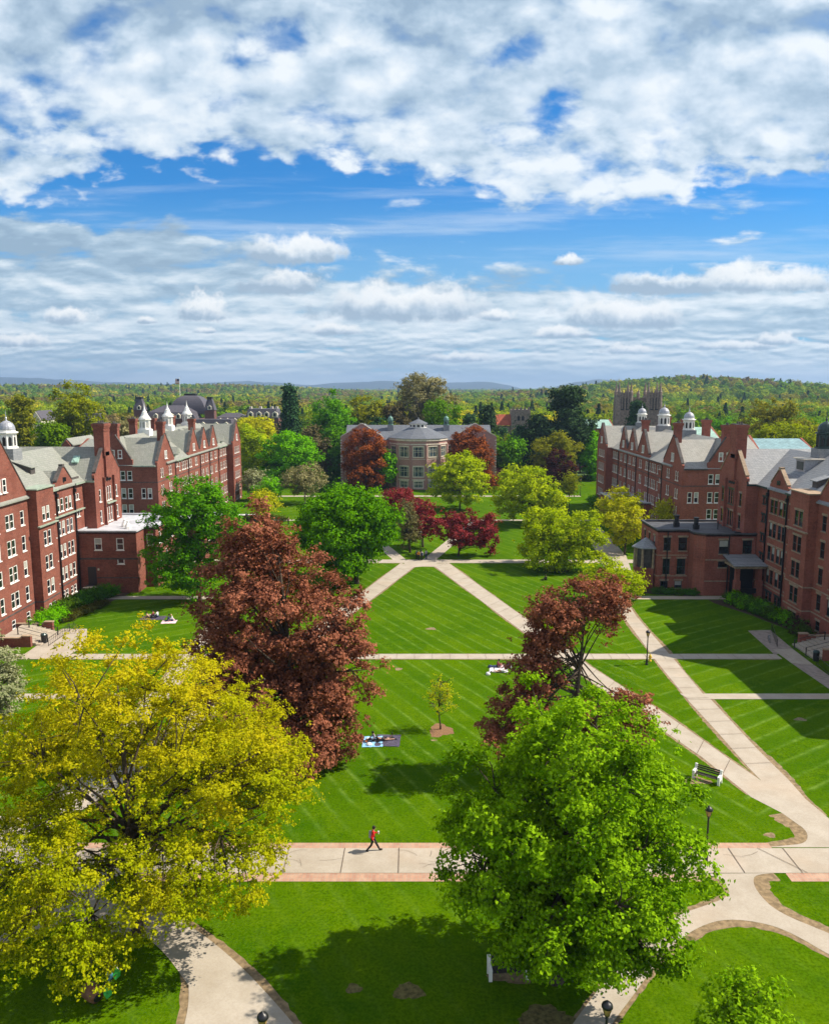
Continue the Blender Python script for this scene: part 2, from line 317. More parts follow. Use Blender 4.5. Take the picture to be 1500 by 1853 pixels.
M = dict(
    brickL=brick_mat('red_brick', (0.160, 0.046, 0.031), (0.240, 0.076, 0.052), (0.25, 0.155, 0.12), 1.0),
    brickR=brick_mat('brown_red_brick', (0.225, 0.063, 0.042), (0.31, 0.094, 0.064), (0.27, 0.16, 0.12), 0.9),
    brickC=brick_mat('pink_brown_brick', (0.30, 0.150, 0.135), (0.39, 0.215, 0.195), (0.42, 0.33, 0.28), 0.4),
    brickM=brick_mat('dark_old_brick', (0.12, 0.055, 0.045), (0.16, 0.075, 0.06), (0.12, 0.09, 0.08), 0.4),
    slateL=slate_mat('green_grey_slate', (0.265, 0.27, 0.235), (0.33, 0.335, 0.29), (0.22, 0.245, 0.19)),
    slateR=slate_mat('blue_grey_slate', (0.255, 0.27, 0.285), (0.34, 0.35, 0.36), (0.24, 0.25, 0.25)),
    slateF=slate_mat('pale_slate', (0.33, 0.32, 0.285), (0.41, 0.40, 0.355), (0.27, 0.275, 0.24)),
    slateC=slate_mat('blue_slate', (0.125, 0.14, 0.165), (0.17, 0.185, 0.21), (0.13, 0.14, 0.16)),
    slateM=slate_mat('purple_slate', (0.085, 0.078, 0.095), (0.12, 0.108, 0.125), (0.09, 0.085, 0.10)),
    copper=seam_mat('green_copper', (0.32, 0.50, 0.42)), seam=seam_mat('blue_green_metal_roof', (0.22, 0.36, 0.38)),
    verd=plain('verdigris', (0.14, 0.27, 0.22), 0.5, 0.3, 3), trimcop=plain('pale_copper_trim', (0.30, 0.36, 0.28), 0.6, 0.25, 2),
    dkgreen=plain('dark_green_paint', (0.018, 0.045, 0.042), 0.35, 0.25, 4, spec=0.5),
    white=plain('white_paint', (0.86, 0.85, 0.80), 0.55, 0.06, 3), cream=plain('cream_paint', (0.66, 0.62, 0.48), 0.6, 0.10, 3),
    lead=plain('lead_dome', (0.40, 0.41, 0.44), 0.38, 0.2, 4, metal=0.35), stone=plain('sandstone', (0.34, 0.25, 0.17), 0.85, 0.25, 2.5, bmp=0.2),
    lime=plain('limestone', (0.64, 0.58, 0.48), 0.85, 0.15, 2.0), dkstone=plain('weathered_coping', (0.085, 0.075, 0.07), 0.85, 0.35, 1.5),
    goth=plain('grey_brown_stone', (0.26, 0.205, 0.17), 0.9, 0.3, 1.2, bmp=0.4), tar=plain('dark_flat_roofing', (0.075, 0.075, 0.08), 0.55, 0.35, 0.7),
    wroof=plain('white_roof_membrane', (0.50, 0.51, 0.54), 0.5, 0.15, 0.5), black=plain('black_metal', (0.012, 0.012, 0.014), 0.4, 0.2, 6, spec=0.5),
    dkglass=glass_mat('dark_glass', (0.012, 0.016, 0.02)), blueglass=glass_mat('sky_glass', (0.05, 0.08, 0.10)), blind=plain('window_blind', (0.42, 0.42, 0.38), 0.5, 0.12, 2),
    redroof=plain('orange_tiles', (0.42, 0.10, 0.05), 0.8, 0.25, 1.0), concrete=concrete_mat(), paver=paver_mat(),
    greypave=plain('grey_paving', (0.30, 0.25, 0.21), 0.9, 0.2, 2.0), dirt=plain('bare_soil', (0.23, 0.165, 0.09), 0.95, 0.35, 3.0, bmp=0.5), mulch=plain('bark_mulch', (0.22, 0.12, 0.06), 0.95, 0.45, 9.0, bmp=0.6),
    wornturf=plain('worn_turf', (0.125, 0.105, 0.035), 0.95, 0.5, 4.0), dkmulch=plain('dark_mulch', (0.055, 0.034, 0.022), 0.95, 0.4, 5.0, bmp=0.6), joint=plain('dark_joint', (0.16, 0.12, 0.085), 0.95, 0.3, 3.0),
    bark=plain('grey_brown_bark', (0.075, 0.055, 0.038), 0.95, 0.4, 5.0, bmp=0.7), barkpale=plain('pale_bark', (0.30, 0.25, 0.20), 0.9, 0.35, 2.0),
    mount=plain('wooded_mountain', (0.025, 0.04, 0.035), 0.95, 0.35, 0.004), grass=grass_mat(), floor=ground_mat(), wood=plain('dark_wood_slats', (0.045, 0.035, 0.03), 0.6, 0.3, 6), pinkwall=plain('pink_render', (0.5, 0.12, 0.13), 0.8, 0.1, 2),
    amber=plain('amber_lamp_glass', (0.50, 0.30, 0.10), 0.2, 0.2, 5, spec=0.6), yellow=plain('yellow_paint', (0.75, 0.48, 0.02), 0.5, 0.12, 8),
    skin=plain('skin', (0.55, 0.33, 0.24), 0.6, 0.08, 20), hair=plain('dark_hair', (0.02, 0.014, 0.010), 0.6, 0.3, 30), fair=plain('fair_hair', (0.45, 0.33, 0.15), 0.6, 0.2, 30),
    red=plain('red_cloth', (0.62, 0.02, 0.02), 0.8, 0.15, 9), dark=plain('black_cloth', (0.02, 0.018, 0.02), 0.85, 0.3, 9), navy=plain('navy_cloth', (0.03, 0.045, 0.12), 0.85, 0.3, 9),
    greyc=plain('grey_cloth', (0.34, 0.31, 0.38), 0.85, 0.2, 9), maroon=plain('maroon_cloth', (0.28, 0.06, 0.07), 0.85, 0.2, 9), whitec=plain('white_cloth', (0.72, 0.72, 0.72), 0.85, 0.1, 9),
    orange=plain('orange_cloth', (0.60, 0.28, 0.03), 0.85, 0.2, 9), bluec=plain('pale_blue_cloth', (0.25, 0.50, 0.78), 0.85, 0.25, 7), pinkc=plain('pale_pink_cloth', (0.72, 0.52, 0.55), 0.85, 0.2, 7),
    greenc=plain('green_cloth', (0.03, 0.20, 0.12), 0.85, 0.2, 9), charc=plain('charcoal_blanket', (0.075, 0.065, 0.10), 0.9, 0.45, 6), tan=plain('tan_cloth', (0.40, 0.26, 0.17), 0.85, 0.2, 9),
    playgreen=plain('bright_green_plastic', (0.04, 0.42, 0.05), 0.4, 0.1, 5), playblue=plain('light_blue_plastic', (0.12, 0.40, 0.55), 0.4, 0.1, 5), playbrown=plain('brown_painted_panel', (0.24, 0.11, 0.06), 0.6, 0.25, 5),
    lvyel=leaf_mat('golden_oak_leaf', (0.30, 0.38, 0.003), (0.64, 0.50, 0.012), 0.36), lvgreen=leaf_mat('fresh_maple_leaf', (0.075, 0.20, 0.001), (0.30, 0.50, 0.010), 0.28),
    lvpurp=leaf_mat('copper_maple_leaf', (0.130, 0.042, 0.024), (0.45, 0.175, 0.10), 0.22, 0, 0.2), lvcop=leaf_mat('copper_beech_leaf', (0.13, 0.032, 0.010), (0.38, 0.11, 0.026), 0.22),
    lvcrab=leaf_mat('crimson_crab_leaf', (0.11, 0.014, 0.016), (0.36, 0.055, 0.06), 0.22), lvdeep=leaf_mat('deep_green_leaf', (0.040, 0.15, 0.001), (0.17, 0.40, 0.004), 0.26),
    lvlime=leaf_mat('lime_leaf', (0.26, 0.38, 0.002), (0.50, 0.58, 0.010), 0.34), lvylime=leaf_mat('yellow_lime_leaf', (0.36, 0.40, 0.004), (0.62, 0.60, 0.018), 0.34),
    lvbright=leaf_mat('bright_green_leaf', (0.09, 0.31, 0.001), (0.22, 0.54, 0.003), 0.30), lvtan=leaf_mat('grey_tan_bud', (0.16, 0.16, 0.06), (0.36, 0.32, 0.15), 0.2),
    lvwhite=leaf_mat('cream_blossom', (0.16, 0.20, 0.07), (0.40, 0.40, 0.24), 0.25), lvpink=leaf_mat('pink_blossom', (0.35, 0.13, 0.13), (0.60, 0.32, 0.30), 0.3),
    lvplum=leaf_mat('dark_plum_leaf', (0.030, 0.010, 0.012), (0.10, 0.030, 0.028), 0.2), lvspruce=leaf_mat('spruce_needle', (0.016, 0.048, 0.016), (0.055, 0.115, 0.040), 0.1, 0.15),
    lvoli=leaf_mat('olive_leaf', (0.15, 0.17, 0.008), (0.30, 0.29, 0.018), 0.36, 0.2), lvtan2=leaf_mat('budding_twig', (0.10, 0.095, 0.04), (0.20, 0.18, 0.07), 0.2, 0.2),
    fgreen=leaf_mat('mid_green_leaf', (0.065, 0.17, 0.003), (0.17, 0.33, 0.008), 0.35, 0.22), flime=leaf_mat('spring_lime_leaf', (0.17, 0.25, 0.004), (0.36, 0.42, 0.012), 0.38, 0.2),
    fyel=leaf_mat('spring_yellow_leaf', (0.32, 0.29, 0.004), (0.55, 0.45, 0.012), 0.38, 0.15), hedge=leaf_mat('hedge_leaf', (0.035, 0.095, 0.006), (0.10, 0.22, 0.015), 0.3, 0.25),
    olivehedge=leaf_mat('boxwood_leaf', (0.045, 0.055, 0.010), (0.12, 0.125, 0.02), 0.25, 0.25),
)

# ------------------------------------------------------------------ object helpers
def tag(o, label=None, cat=None, group=None, kind=None):
    if label: o['label'] = label
    if cat: o['category'] = cat
    if group: o['group'] = group
    if kind: o['kind'] = kind
    return o
def empty(name, loc, rz=0.0, label=None, cat=None, group=None):
    o = bpy.data.objects.new(name, None); COL.objects.link(o); o.location = loc; o.rotation_euler = (0, 0, rz); o.empty_display_size = 0.5
    return tag(o, label, cat, group)
def link(name, me, mat=None, parent=None):
    if mat is not None and not me.materials: me.materials.append(mat)
    o = bpy.data.objects.new(name, me); COL.objects.link(o)
    if parent is not None: o.parent = parent
    return o
class MB:
    """collects faces in coordinates relative to org"""
    def __init__(s, org=(0, 0, 0)): s.v = []; s.f = []; s.o = org; s.marks = []
    def mark(s): s.marks.append((len(s.v), len(s.f)))
    def vs(s, pts):
        k = len(s.v); ox, oy, oz = s.o
        s.v += [(p[0] - ox, p[1] - oy, p[2] - oz) for p in pts]; return k
    def poly(s, pts): k = s.vs(pts); s.f.append(tuple(range(k, k + len(pts)))); return s
    def box(s, x0, x1, y0, y1, z0, z1):
        if x0 > x1: x0, x1 = x1, x0
        if y0 > y1: y0, y1 = y1, y0
        s.mark(); k = s.vs([(x0, y0, z0), (x1, y0, z0), (x1, y1, z0), (x0, y1, z0), (x0, y0, z1), (x1, y0, z1), (x1, y1, z1), (x0, y1, z1)])
        s.f += [tuple(k + i for i in q) for q in ((0, 3, 2, 1), (4, 5, 6, 7), (0, 1, 5, 4), (1, 2, 6, 5), (2, 3, 7, 6), (3, 0, 4, 7))]; return s
    def prism(s, a, b):        # two matching rings of points
        s.mark(); n = len(a); k = s.vs(list(a) + list(b)); s.f.append(tuple(range(k, k + n))); s.f.append(tuple(range(k + 2 * n - 1, k + n - 1, -1)))
        for i in range(n): j = (i + 1) % n; s.f.append((k + i, k + n + i, k + n + j, k + j))
        return s
    def ext(s, poly2, z0, z1): return s.prism([(x, y, z0) for x, y in poly2], [(x, y, z1) for x, y in poly2])
    def lathe(s, x, y, prof, n=12, rot=0.0):
        rings = []; s.mark()
        for r, z in prof:
            rings.append(s.vs([(x + r * math.cos(2 * math.pi * i / n + rot), y + r * math.sin(2 * math.pi * i / n + rot), z) for i in range(n)]))
        for a, b in zip(rings, rings[1:]):
            for i in range(n): j = (i + 1) % n; s.f.append((a + i, a + j, b + j, b + i))
        s.f.append(tuple(rings[0] + n - 1 - i for i in range(n))); s.f.append(tuple(rings[-1] + i for i in range(n))); return s
    def tube(s, pts, rad, n=6):
        pts = [Vector(p) for p in pts]; rings = []; s.mark()
        if not isinstance(rad, (list, tuple)): rad = [rad] * len(pts)
        for i, p in enumerate(pts):
            d = (pts[min(i + 1, len(pts) - 1)] - pts[max(i - 1, 0)]).normalized()
            up = Vector((0, 0, 1)) if abs(d.z) < 0.9 else Vector((1, 0, 0))
            a = d.cross(up).normalized(); b = d.cross(a)
            rings.append(s.vs([p + (a * math.cos(2 * math.pi * q / n) + b * math.sin(2 * math.pi * q / n)) * rad[i] for q in range(n)]))
        for a, b in zip(rings, rings[1:]):
            for i in range(n): j = (i + 1) % n; s.f.append((a + i, b + i, b + j, a + j))
        s.f.append(tuple(rings[0] + i for i in range(n))); s.f.append(tuple(rings[-1] + n - 1 - i for i in range(n))); return s
    def build(s, name, mat, parent=None, smooth=False):
        me = bpy.data.meshes.new(name); me.from_pydata(s.v, [], s.f)
        if smooth: me.shade_smooth()
        o = link(name, me, mat, parent)
        if parent is None: o.location = s.o
        return o

# ------------------------------------------------------------------ terrain, lawns, paths
def hz(x, y):
    h = 31 * math.exp(-((x - 430) / 215) ** 2 - ((y - 1300) / 330) ** 2) + 11 * math.exp(-((x - 850) / 300) ** 2 - ((y - 1500) / 400) ** 2)
    h += 20 * math.exp(-((x + 950) / 480) ** 2 - ((y - 1900) / 500) ** 2) + 14 * math.exp(-((x + 420) / 300) ** 2 - ((y - 2000) / 500) ** 2)
    far = min(1.0, max(0.0, (y - 480) / 400.0))
    return h * far + far * 2.5 * math.sin(x * 0.006 + 1) * math.sin(y * 0.005)
def grid_mesh(xs, ys, fn):
    v = [(x, y, fn(x, y)) for y in ys for x in xs]; n = len(xs)
    f = [(j * n + i, j * n + i + 1, (j + 1) * n + i + 1, (j + 1) * n + i) for j in range(len(ys) - 1) for i in range(n - 1)]
    me = bpy.data.meshes.new('g'); me.from_pydata(v, [], f); me.shade_smooth(); return me
xs = [-13000, -9000, -6000, -4000] + [-3000 + 60 * i for i in range(101)] + [4000, 6000, 9000, 13000]
ys = [-400, -100, 30, 150, 300] + [480 + 60 * i for i in range(75)] + [5500, 7000, 9000, 12000]
tag(link('ground', grid_mesh(xs, ys, lambda x, y: hz(x, y) - 0.03), M['floor']), kind='structure')
mb = MB(); mb.poly([(-75, 15, 0), (75, 15, 0), (75, 268, 0), (-75, 268, 0)]); tag(mb.build('lawn', M['grass']), kind='structure')

def sheet(name, polys, z, mat):
    mb = MB()
    for p in polys: mb.poly([(x, y, z) for x, y in p])
    return tag(mb.build(name, mat), kind='structure')
def mir(p): return [(-x, y) for x, y in p]
def G(pts): return [g(*p) for p in pts]
def smooth_line(pts, it=2):
    for _ in range(it):
        q = [pts[0]]
        for a, b in zip(pts, pts[1:]):
            q += [(a[0] * .75 + b[0] * .25, a[1] * .75 + b[1] * .25), (a[0] * .25 + b[0] * .75, a[1] * .25 + b[1] * .75)]
        q.append(pts[-1]); pts = q
    return pts
rnd = random.Random(3)
d2lo = G([(788, 1026), (846, 1069), (940, 1139), (1058, 1226), (1169, 1302), (1268, 1369), (1359, 1443), (1433, 1485)])
d2up = G([(812, 1019), (868, 1060), (962, 1127), (1070, 1207), (1190, 1283), (1268, 1337), (1328, 1380), (1377, 1413)])
d3l = G([(1105, 1080), (1128, 1116), (1190, 1200), (1247, 1270), (1296, 1323), (1352, 1387), (1377, 1413)])
d3r = G([(1128, 1080), (1152, 1116), (1225, 1200), (1271, 1255), (1287, 1267), (1373, 1359), (1426, 1411), (1458, 1447), (1500, 1482)])
YP0, YP1 = g(750, 1581)[1], g(750, 1536)[1]
corner = smooth_line(G([(1415, 1472), (1433, 1485), (1462, 1505), (1460, 1527), (1420, 1531), (1385, 1534)]))
# diagonal walks: near stretch common to both
arm = d2lo[:-1] + corner + [(24.0, YP1), (60, YP1), (60, 57)] + [(d3r[-1][0] + 4.5, d3r[-1][1] - 3.0)] + d3r[::-1] + d3l[:-1] + d2up[::-1]
arm_poly_a = d2lo[:-1] + corner + [(60, YP1), (60, 57), d3r[-1]] + [d3r[-2], d3r[-3]] + [d2up[-1]] + d2up[-2::-1]
arm_poly_b = [d2up[-1]] + d3l[-2::-1] + d3r[:-2]
YA, YB = g(750, 1193)[1], g(750, 1184)[1]
YC0, YC1 = g(900, 1019)[1], g(900, 1013)[1]
neck_l = smooth_line(G([(1262, 1582), (1284, 1584), (1310, 1598), (1321, 1614), (1314, 1626), (1270, 1642), (1230, 1655), (1197, 1676), (1160, 1712), (1103, 1765), (1036, 1853), (1000, 1910)]))
neck_r = smooth_line(G([(1400, 1581), (1366, 1584), (1362, 1598), (1373, 1619), (1405, 1651), (1500, 1690), (1620, 1740)]))
low = smooth_line(G([(1620, 1790), (1500, 1729), (1440, 1693), (1388, 1672), (1317, 1663), (1268, 1676), (1225, 1704), (1194, 1735), (1153, 1793), (1105, 1856), (1060, 1930)]))
neck = neck_l + low[::-1] + neck_r[::-1]
def lsh(y): return 2.2 + (y - 60) * 0.018
walks = []
for s in (1, -1):
    f = (lambda p: p) if s == 1 else mir
    fa = f if s == 1 else (lambda p: [(lsh(y) - x, y) for x, y in p])      # the left arms stand a little nearer the axis
    walks += [fa(arm_poly_a), fa(arm_poly_b), f(neck), ]
    # beyond the crossing the diagonals run on towards the far hall
    walks.append(f([(1.2, 137.8), (13.0, 180.5), (15.2, 180.5), (3.6, 137.8)]))
leg_out = smooth_line(G([(215, 1640), (250, 1640), (289, 1646), (356, 1683), (430, 1743), (500, 1817), (560, 1890), (600, 1950)]))
leg_in = smooth_line(G([(180, 1700), (240, 1690), (285, 1695), (307, 1711), (330, 1735), (341, 1771), (342, 1817), (333, 1860), (315, 1950)]))
walks.append(leg_out + leg_in[::-1])
junction = [(-2.0, 134.2), (-1.2, 138.6), (3.6, 138.6), (3.9, 135.6), (d2up[0][0], d2up[0][1]), (d2lo[0][0], d2lo[0][1]), (2.1, 133.1), (1.3, 133.1), (lsh(d2lo[0][1]) - d2lo[0][0], d2lo[0][1] - .3)]
walks.append(junction)
walks.append([(-80, YP0), (80, YP0), (80, YP1), (-80, YP1)])
walks.append([(-46, YA), (41, YA), (41, YB), (-46, YB)])
walks.append([(-44, YC0), (48, YC0), (48, YC1), (-44, YC1)])
y1, y2 = g(1200, 1085)[1], g(1200, 1079)[1]
walks.append([(29, y1), (47, y1), (47, y2), (29, y2)]); walks.append([(-47, y1), (-29, y1), (-29, y2), (-47, y2)])
y1, y2 = g(1400, 1266)[1], g(1400, 1256)[1]
walks.append([(26.6, y1), (60, y1), (60, y2), (26.2, y2)]); walks.append([(-60, y1), (-26.6, y1), (-26.2, y2), (-60, y2)])
for yy, hw in ((181, .9), (222, 1.2)): walks.append([(-45, yy - hw), (46, yy - hw), (46, yy + hw), (-45, yy + hw)])
walks.append([(30, 118), (33.5, 118), (38, 142), (40, 170), (36, 170), (33, 142)])
for i, p in enumerate(walks):
    tag(sheet('footpath', [p], 0.012 + 0.0016 * i, M['concrete']), kind='structure')
zt = 0.062
# joints between the slabs
mb = MB()
def bar(a, b, wd, z):
    d = Vector((b[0] - a[0], b[1] - a[1])); n = Vector((-d.y, d.x)).normalized() * wd / 2
    mb.poly([(a[0] - n.x, a[1] - n.y, z), (b[0] - n.x, b[1] - n.y, z), (b[0] + n.x, b[1] + n.y, z), (a[0] + n.x, a[1] + n.y, z)])
def along(line, t):
    L = [0.0]
    for a, b in zip(line, line[1:]): L.append(L[-1] + math.dist(a, b))
    d = t * L[-1]
    for i in range(len(line) - 1):
        if d <= L[i + 1] or i == len(line) - 2:
            q = (d - L[i]) / (L[i + 1] - L[i]); a, b = line[i], line[i + 1]; return (a[0] + (b[0] - a[0]) * q, a[1] + (b[1] - a[1]) * q)
for s in (1, -1):
    for lo, up, n in ((d2lo[:-1], d2up, 22), (d3l, d3r[:7], 20)):
        for i in range(1, n):
            a, b = along(lo, i / n), along(up, i / n); bar((a[0] * s + (0 if s == 1 else lsh(a[1])), a[1]), (b[0] * s + (0 if s == 1 else lsh(b[1])), b[1]), 0.035, zt)
    for i in range(1, 12):
        a, b = along(neck_l[10:], i / 12), along(low[::-1][:-8][::-1][10:], 0.05 + i / 12 * .9)
    x = 1.4
    for k in range(14):
        bar((s * x + 0.4, YP0), (s * x + 0.4 + rnd.uniform(-.1, .1), YP1), 0.045, zt); x += rnd.choice([1.6, 3.2, 2.6, 3.6])
bar((24.5, YP0), (22.5, YP1), .04, zt)
for i in range(45): bar((-44 + i * 2, YA), (-44 + i * 2, YB), 0.03, zt)
for k in range(26):
    x = rnd.uniform(-22, 24); y = rnd.uniform(YP0 + .2, YP1 - .2); a = rnd.uniform(0, 6.28)
    for q in range(rnd.randint(2, 6)):
        a += rnd.uniform(-.6, .6); L_ = rnd.uniform(.25, .6); x2, y2 = x + L_ * math.cos(a), y + L_ * math.sin(a)
        if not (YP0 < y2 < YP1): break
        bar((x, y), (x2, y2), .018, zt); x, y = x2, y2
tag(mb.build('path_joints', M['joint']), kind='structure')  # thin dark strips, the tone of the joints and cracks themselves
# brick borders of the promenade, broken where the curved walks join
yb0, yb1 = g(750, 1596)[1], g(750, 1526)[1]
xe = neck_r[6][0]
segs_low = [(-neck_l[2][0], neck_l[2][0]), (neck_r[3][0] + 1.2, 80), (-80, -neck_r[3][0] - 1.2)]
tag(sheet('brick_border', [[(a, yb0), (b, yb0), (b, YP0), (a, YP0)] for a, b in segs_low] + [[(-23.5, YP1), (23.5, YP1), (23.5, yb1), (-23.5, yb1)]], 0.010, M['paver']), kind='structure')
# worn soil strips along the path edges, ragged on the lawn side
def soil(line, side, w0, w1, z=0.006, mat='dirt', seed=1):
    r = random.Random(seed); L = 0; P0 = []; P1 = []
    for a, b in zip(line, line[1:]):
        d = Vector((b[0] - a[0], b[1] - a[1])); n = max(1, int(d.length / 0.35)); nn = Vector((-d.y, d.x)).normalized() * side
        for i in range(n):
            q = i / n; L += d.length / n
            wd = w0 + (w1 - w0) * (0.5 + 0.5 * math.sin(L * 0.31 + seed) * math.sin(L * 0.11 + 2 * seed)) * r.uniform(0.75, 1.1) + r.uniform(0, 0.07)
            p = (a[0] + d.x * q, a[1] + d.y * q); P0.append(p); P1.append((p[0] + nn.x * wd, p[1] + nn.y * wd))
    mb = MB()
    for i in range(len(P0) - 1): mb.poly([(*P0[i], z), (*P0[i + 1], z), (*P1[i + 1], z), (*P1[i], z)])
    return tag(mb.build('worn_soil', M[mat]), kind='structure')
k = 0
for s in (1, -1):
    fm = (lambda p: p) if s == 1 else mir
    for line, sd, a, b in ((d2lo[:-1], -1, .06, .32), (d2up, 1, .05, .28), (d3l, -1, .06, .4), (d3r, 1, .06, .5), (corner, -1, .35, 1.3), (neck_l[:-3], -1, .12, .5), (neck_r, 1, .25, .9), (low, 1, .12, .62)):
        k += 1
        if s < 0 and line in (low,): continue
        if s < 0 and line is not neck_r and len(line) == len(neck_l[:-3]): line = [(-q[0], q[1]) for q in leg_out]
        ln = fm(line)
        if s < 0 and any(line is q for q in (d2up, d3l, d3r)) or (s < 0 and len(line) == len(d2lo[:-1])): ln = [(x + lsh(y), y) for x, y in ln]
        soil(ln, sd * s, a, b, 0.004 + 0.00013 * k, seed=k)
soil(leg_in, -1, .1, .4, 0.0071, seed=77)
for yy, sd in ((YA, -1), (YB, 1), (YC0, -1), (YC1, 1)): k += 1; soil([(-40, yy), (41, yy)], sd, 0.04, 0.22, 0.0065 + 0.00013 * (k - 16), seed=k)
def patch(px, py, rx, ry, mat='dirt', z=0.005, seed=0):
    cx, cyy = g(px, py); r = random.Random(seed)
    pts = []
    for i in range(28):
        a = i / 28 * 2 * math.pi; q = 1 + 0.16 * math.sin(3 * a + seed) + r.uniform(-.13, .13); pts.append((cx + rx * q * math.cos(a), cyy + ry * q * math.sin(a)))
    return sheet('bare_patch', [pts], z, M[mat])
for i, (a, b, c_, d) in enumerate([(721, 1211, .55, .6), (640, 1790, .55, .5), (740, 1795, 1.1, .8), (1448, 1302, .8, .5), (1393, 1512, .55, .45), (1090, 1700, 1.2, .9), (785, 1340, .4, .2), (1240, 1700, .7, .5), (988, 1845, 2.0, 1.2), (780, 1138, .9, .7)]):
    patch(a, b, c_ * .7, d * .7, 'wornturf' if b > 1600 else 'dirt', seed=i + 1, z=0.0048 + i * 0.0001)
patch(797, 1322, 1.05, 1.35, 'mulch', 0.008, 21)
patch(1262, 1413 , .95, .6, 'dirt', 0.0072, 22); patch(925, 1766, 1.1, .6, 'dirt', 0.0076, 23)
# planting beds along the halls
for s, Yc in ((1, 114.5), (-1, 118.7)):
    tag(sheet('planting_bed', [[(s * 48.9, 88), (s * 46.4, 90), (s * 46.8, 97), (s * 44.6, 104), (s * 42.0, Yc - 4.6), (s * 41.8, Yc - 3), (s * 49.0, Yc - 3)]], 0.009, M['dkmulch']), kind='structure')
tag(sheet('planting_bed', [[(33.8, 115.4), (41.5, 112.9), (41.5, 114.5), (34.5, 119)]], 0.0094, M['dkmulch']), kind='structure')
# mountains at the horizon
def mountain(name, prof, Y, depth, base_z, seed):
    r = random.Random(seed); v = []; nx = 160; rows = 9
    def top(px):
        for (a, ya), (b, yb) in zip(prof, prof[1:]):
            if a <= px <= b: q = (px - a) / (b - a); q = q * q * (3 - 2 * q); return ya + (yb - ya) * q
        return prof[-1][1]
    ph = [(r.uniform(.02, .2), r.uniform(0, 6), r.uniform(.2, .6)) for _ in range(9)]
    for j in range(rows):
        q = j / (rows - 1); hh = math.sin(q * math.pi) ** 0.8
        for i in range(nx):
            px = prof[0][0] + (prof[-1][0] - prof[0][0]) * i / (nx - 1); ht = CAM_H + (700.5 - top(px)) * Y / F_PX * 1.02
            wob = sum(c_ * math.sin(px * a_ + b_) for a_, b_, c_ in ph) * Y / F_PX * 0.35 * hh
            v.append(((px - CX) / F_PX * Y, Y + (q - 0.5) * depth, base_z + max(0, ht - base_z) * hh + wob))
    f = [(j * nx + i, j * nx + i + 1, (j + 1) * nx + i + 1, (j + 1) * nx + i) for j in range(rows - 1) for i in range(nx - 1)]
    me = bpy.data.meshes.new(name); me.from_pydata(v, [], f); me.shade_smooth()
    return tag(link(name, me, M['mount']), kind='structure')
mountain('mountains', [(-400, 690), (-100, 684), (20, 684), (60, 684.5), (120, 688), (200, 692), (330, 696), (400, 693), (450, 690), (500, 693), (560, 697), (620, 693), (700, 690), (760, 694), (820, 693), (875, 691), (905, 695), (935, 704), (1000, 706), (1900, 707)], 9000, 2500, -20, 4)
mountain('mountains', [(700, 707), (900, 706), (970, 704), (1005, 700), (1045, 691), (1075, 687.5), (1110, 688), (1160, 693), (1230, 697), (1500, 699), (1900, 696)], 7800, 1800, -20, 5)

# ------------------------------------------------------------------ building kit
ANG = {'+x': -math.pi / 2, '-x': math.pi / 2, '-y': math.pi, '+y': 0.0}
_wm = {}
def win_meshes(style, ww, hh):
    key = (style, round(ww, 2), round(hh, 2))
    if key in _wm: return _wm[key]
    fr, pn, sl_, bl, li = MB(), MB(), MB(), MB(), MB(); b = {'dark': 0.07, 'white': 0.125}.get(style, 0.10)
    # local frame: x along the wall, +y outwards, z up; origin in the middle of the opening on the wall face
    y0, y1 = -0.13, -0.05
    X, Z = ww / 2, hh / 2
    fr.box(-X, -X + b, y0, y1, -Z, Z); fr.box(X - b, X, y0, y1, -Z, Z); fr.box(-X + b, X - b, y0, y1, Z - b, Z); fr.box(-X + b, X - b, y0, y1, -Z, -Z + b)
    if hh > 1.1: fr.box(-X + b, X - b, y0, y1 - 0.01, -0.04, 0.04)
    if style == 'hall':
        for q in (-0.33, 0.0, 0.33): fr.box(q * ww - .045, q * ww + .045, y0, y1 - 0.012, -Z + b, Z - b)
        fr.box(-X + b, X - b, y0, y1 - 0.014, Z * .34 - .04, Z * .34 + .04)
    if style == 'grid': fr.box(-.03, .03, y0, y1 - 0.01, -Z + b, Z - b)
    pn.box(-X + b * .5, X - b * .5, -0.16, -0.10, -Z + b * .5, Z - b * .5)
    bl.box(-X + b, X - b, -0.10, -0.09, 0.06 if hh > 1.1 else -Z * .2, Z - b)
    if style == 'dark':
        li.box(-X - .14, X + .14, 0.0, 0.05, Z, Z + 0.28); sl_.box(-X - .1, X + .1, -0.05, 0.08, -Z - 0.14, -Z)
    elif style == 'hall':
        sl_.box(-X - .2, X + .2, 0.0, 0.07, Z, Z + 0.3); sl_.box(-X - .2, X + .2, -0.02, 0.10, -Z - 0.2, -Z); sl_.box(-X - .2, -X, 0.0, .06, -Z, Z); sl_.box(X, X + .2, 0.0, .06, -Z, Z)
    else:
        sl_.box(-X - .07, X + .07, -0.05, 0.09, -Z - 0.10, -Z)
    out = []
    for nm, m_, in (('window', fr), ('pane', pn), ('sill', sl_), ('blind', bl), ('lintel', li)):
        me = bpy.data.meshes.new(nm); me.from_pydata(m_.v, [], m_.f); out.append(me)
    _wm[key] = out
    return out
STYLE = dict(white=('white', 'white'), dark=('dkgreen', 'stone'), hall=('cream', 'lime'), grid=('cream', 'cream'))
EACH = {'ledge', 'round_vent', 'buttress', 'gutter', 'column', 'entrance_pier', 'lancet_window', 'belfry_opening', 'great_window', 'chimney_pot_', 'vent_pipe', 'chimney_', 'coping', 'belt_course'}
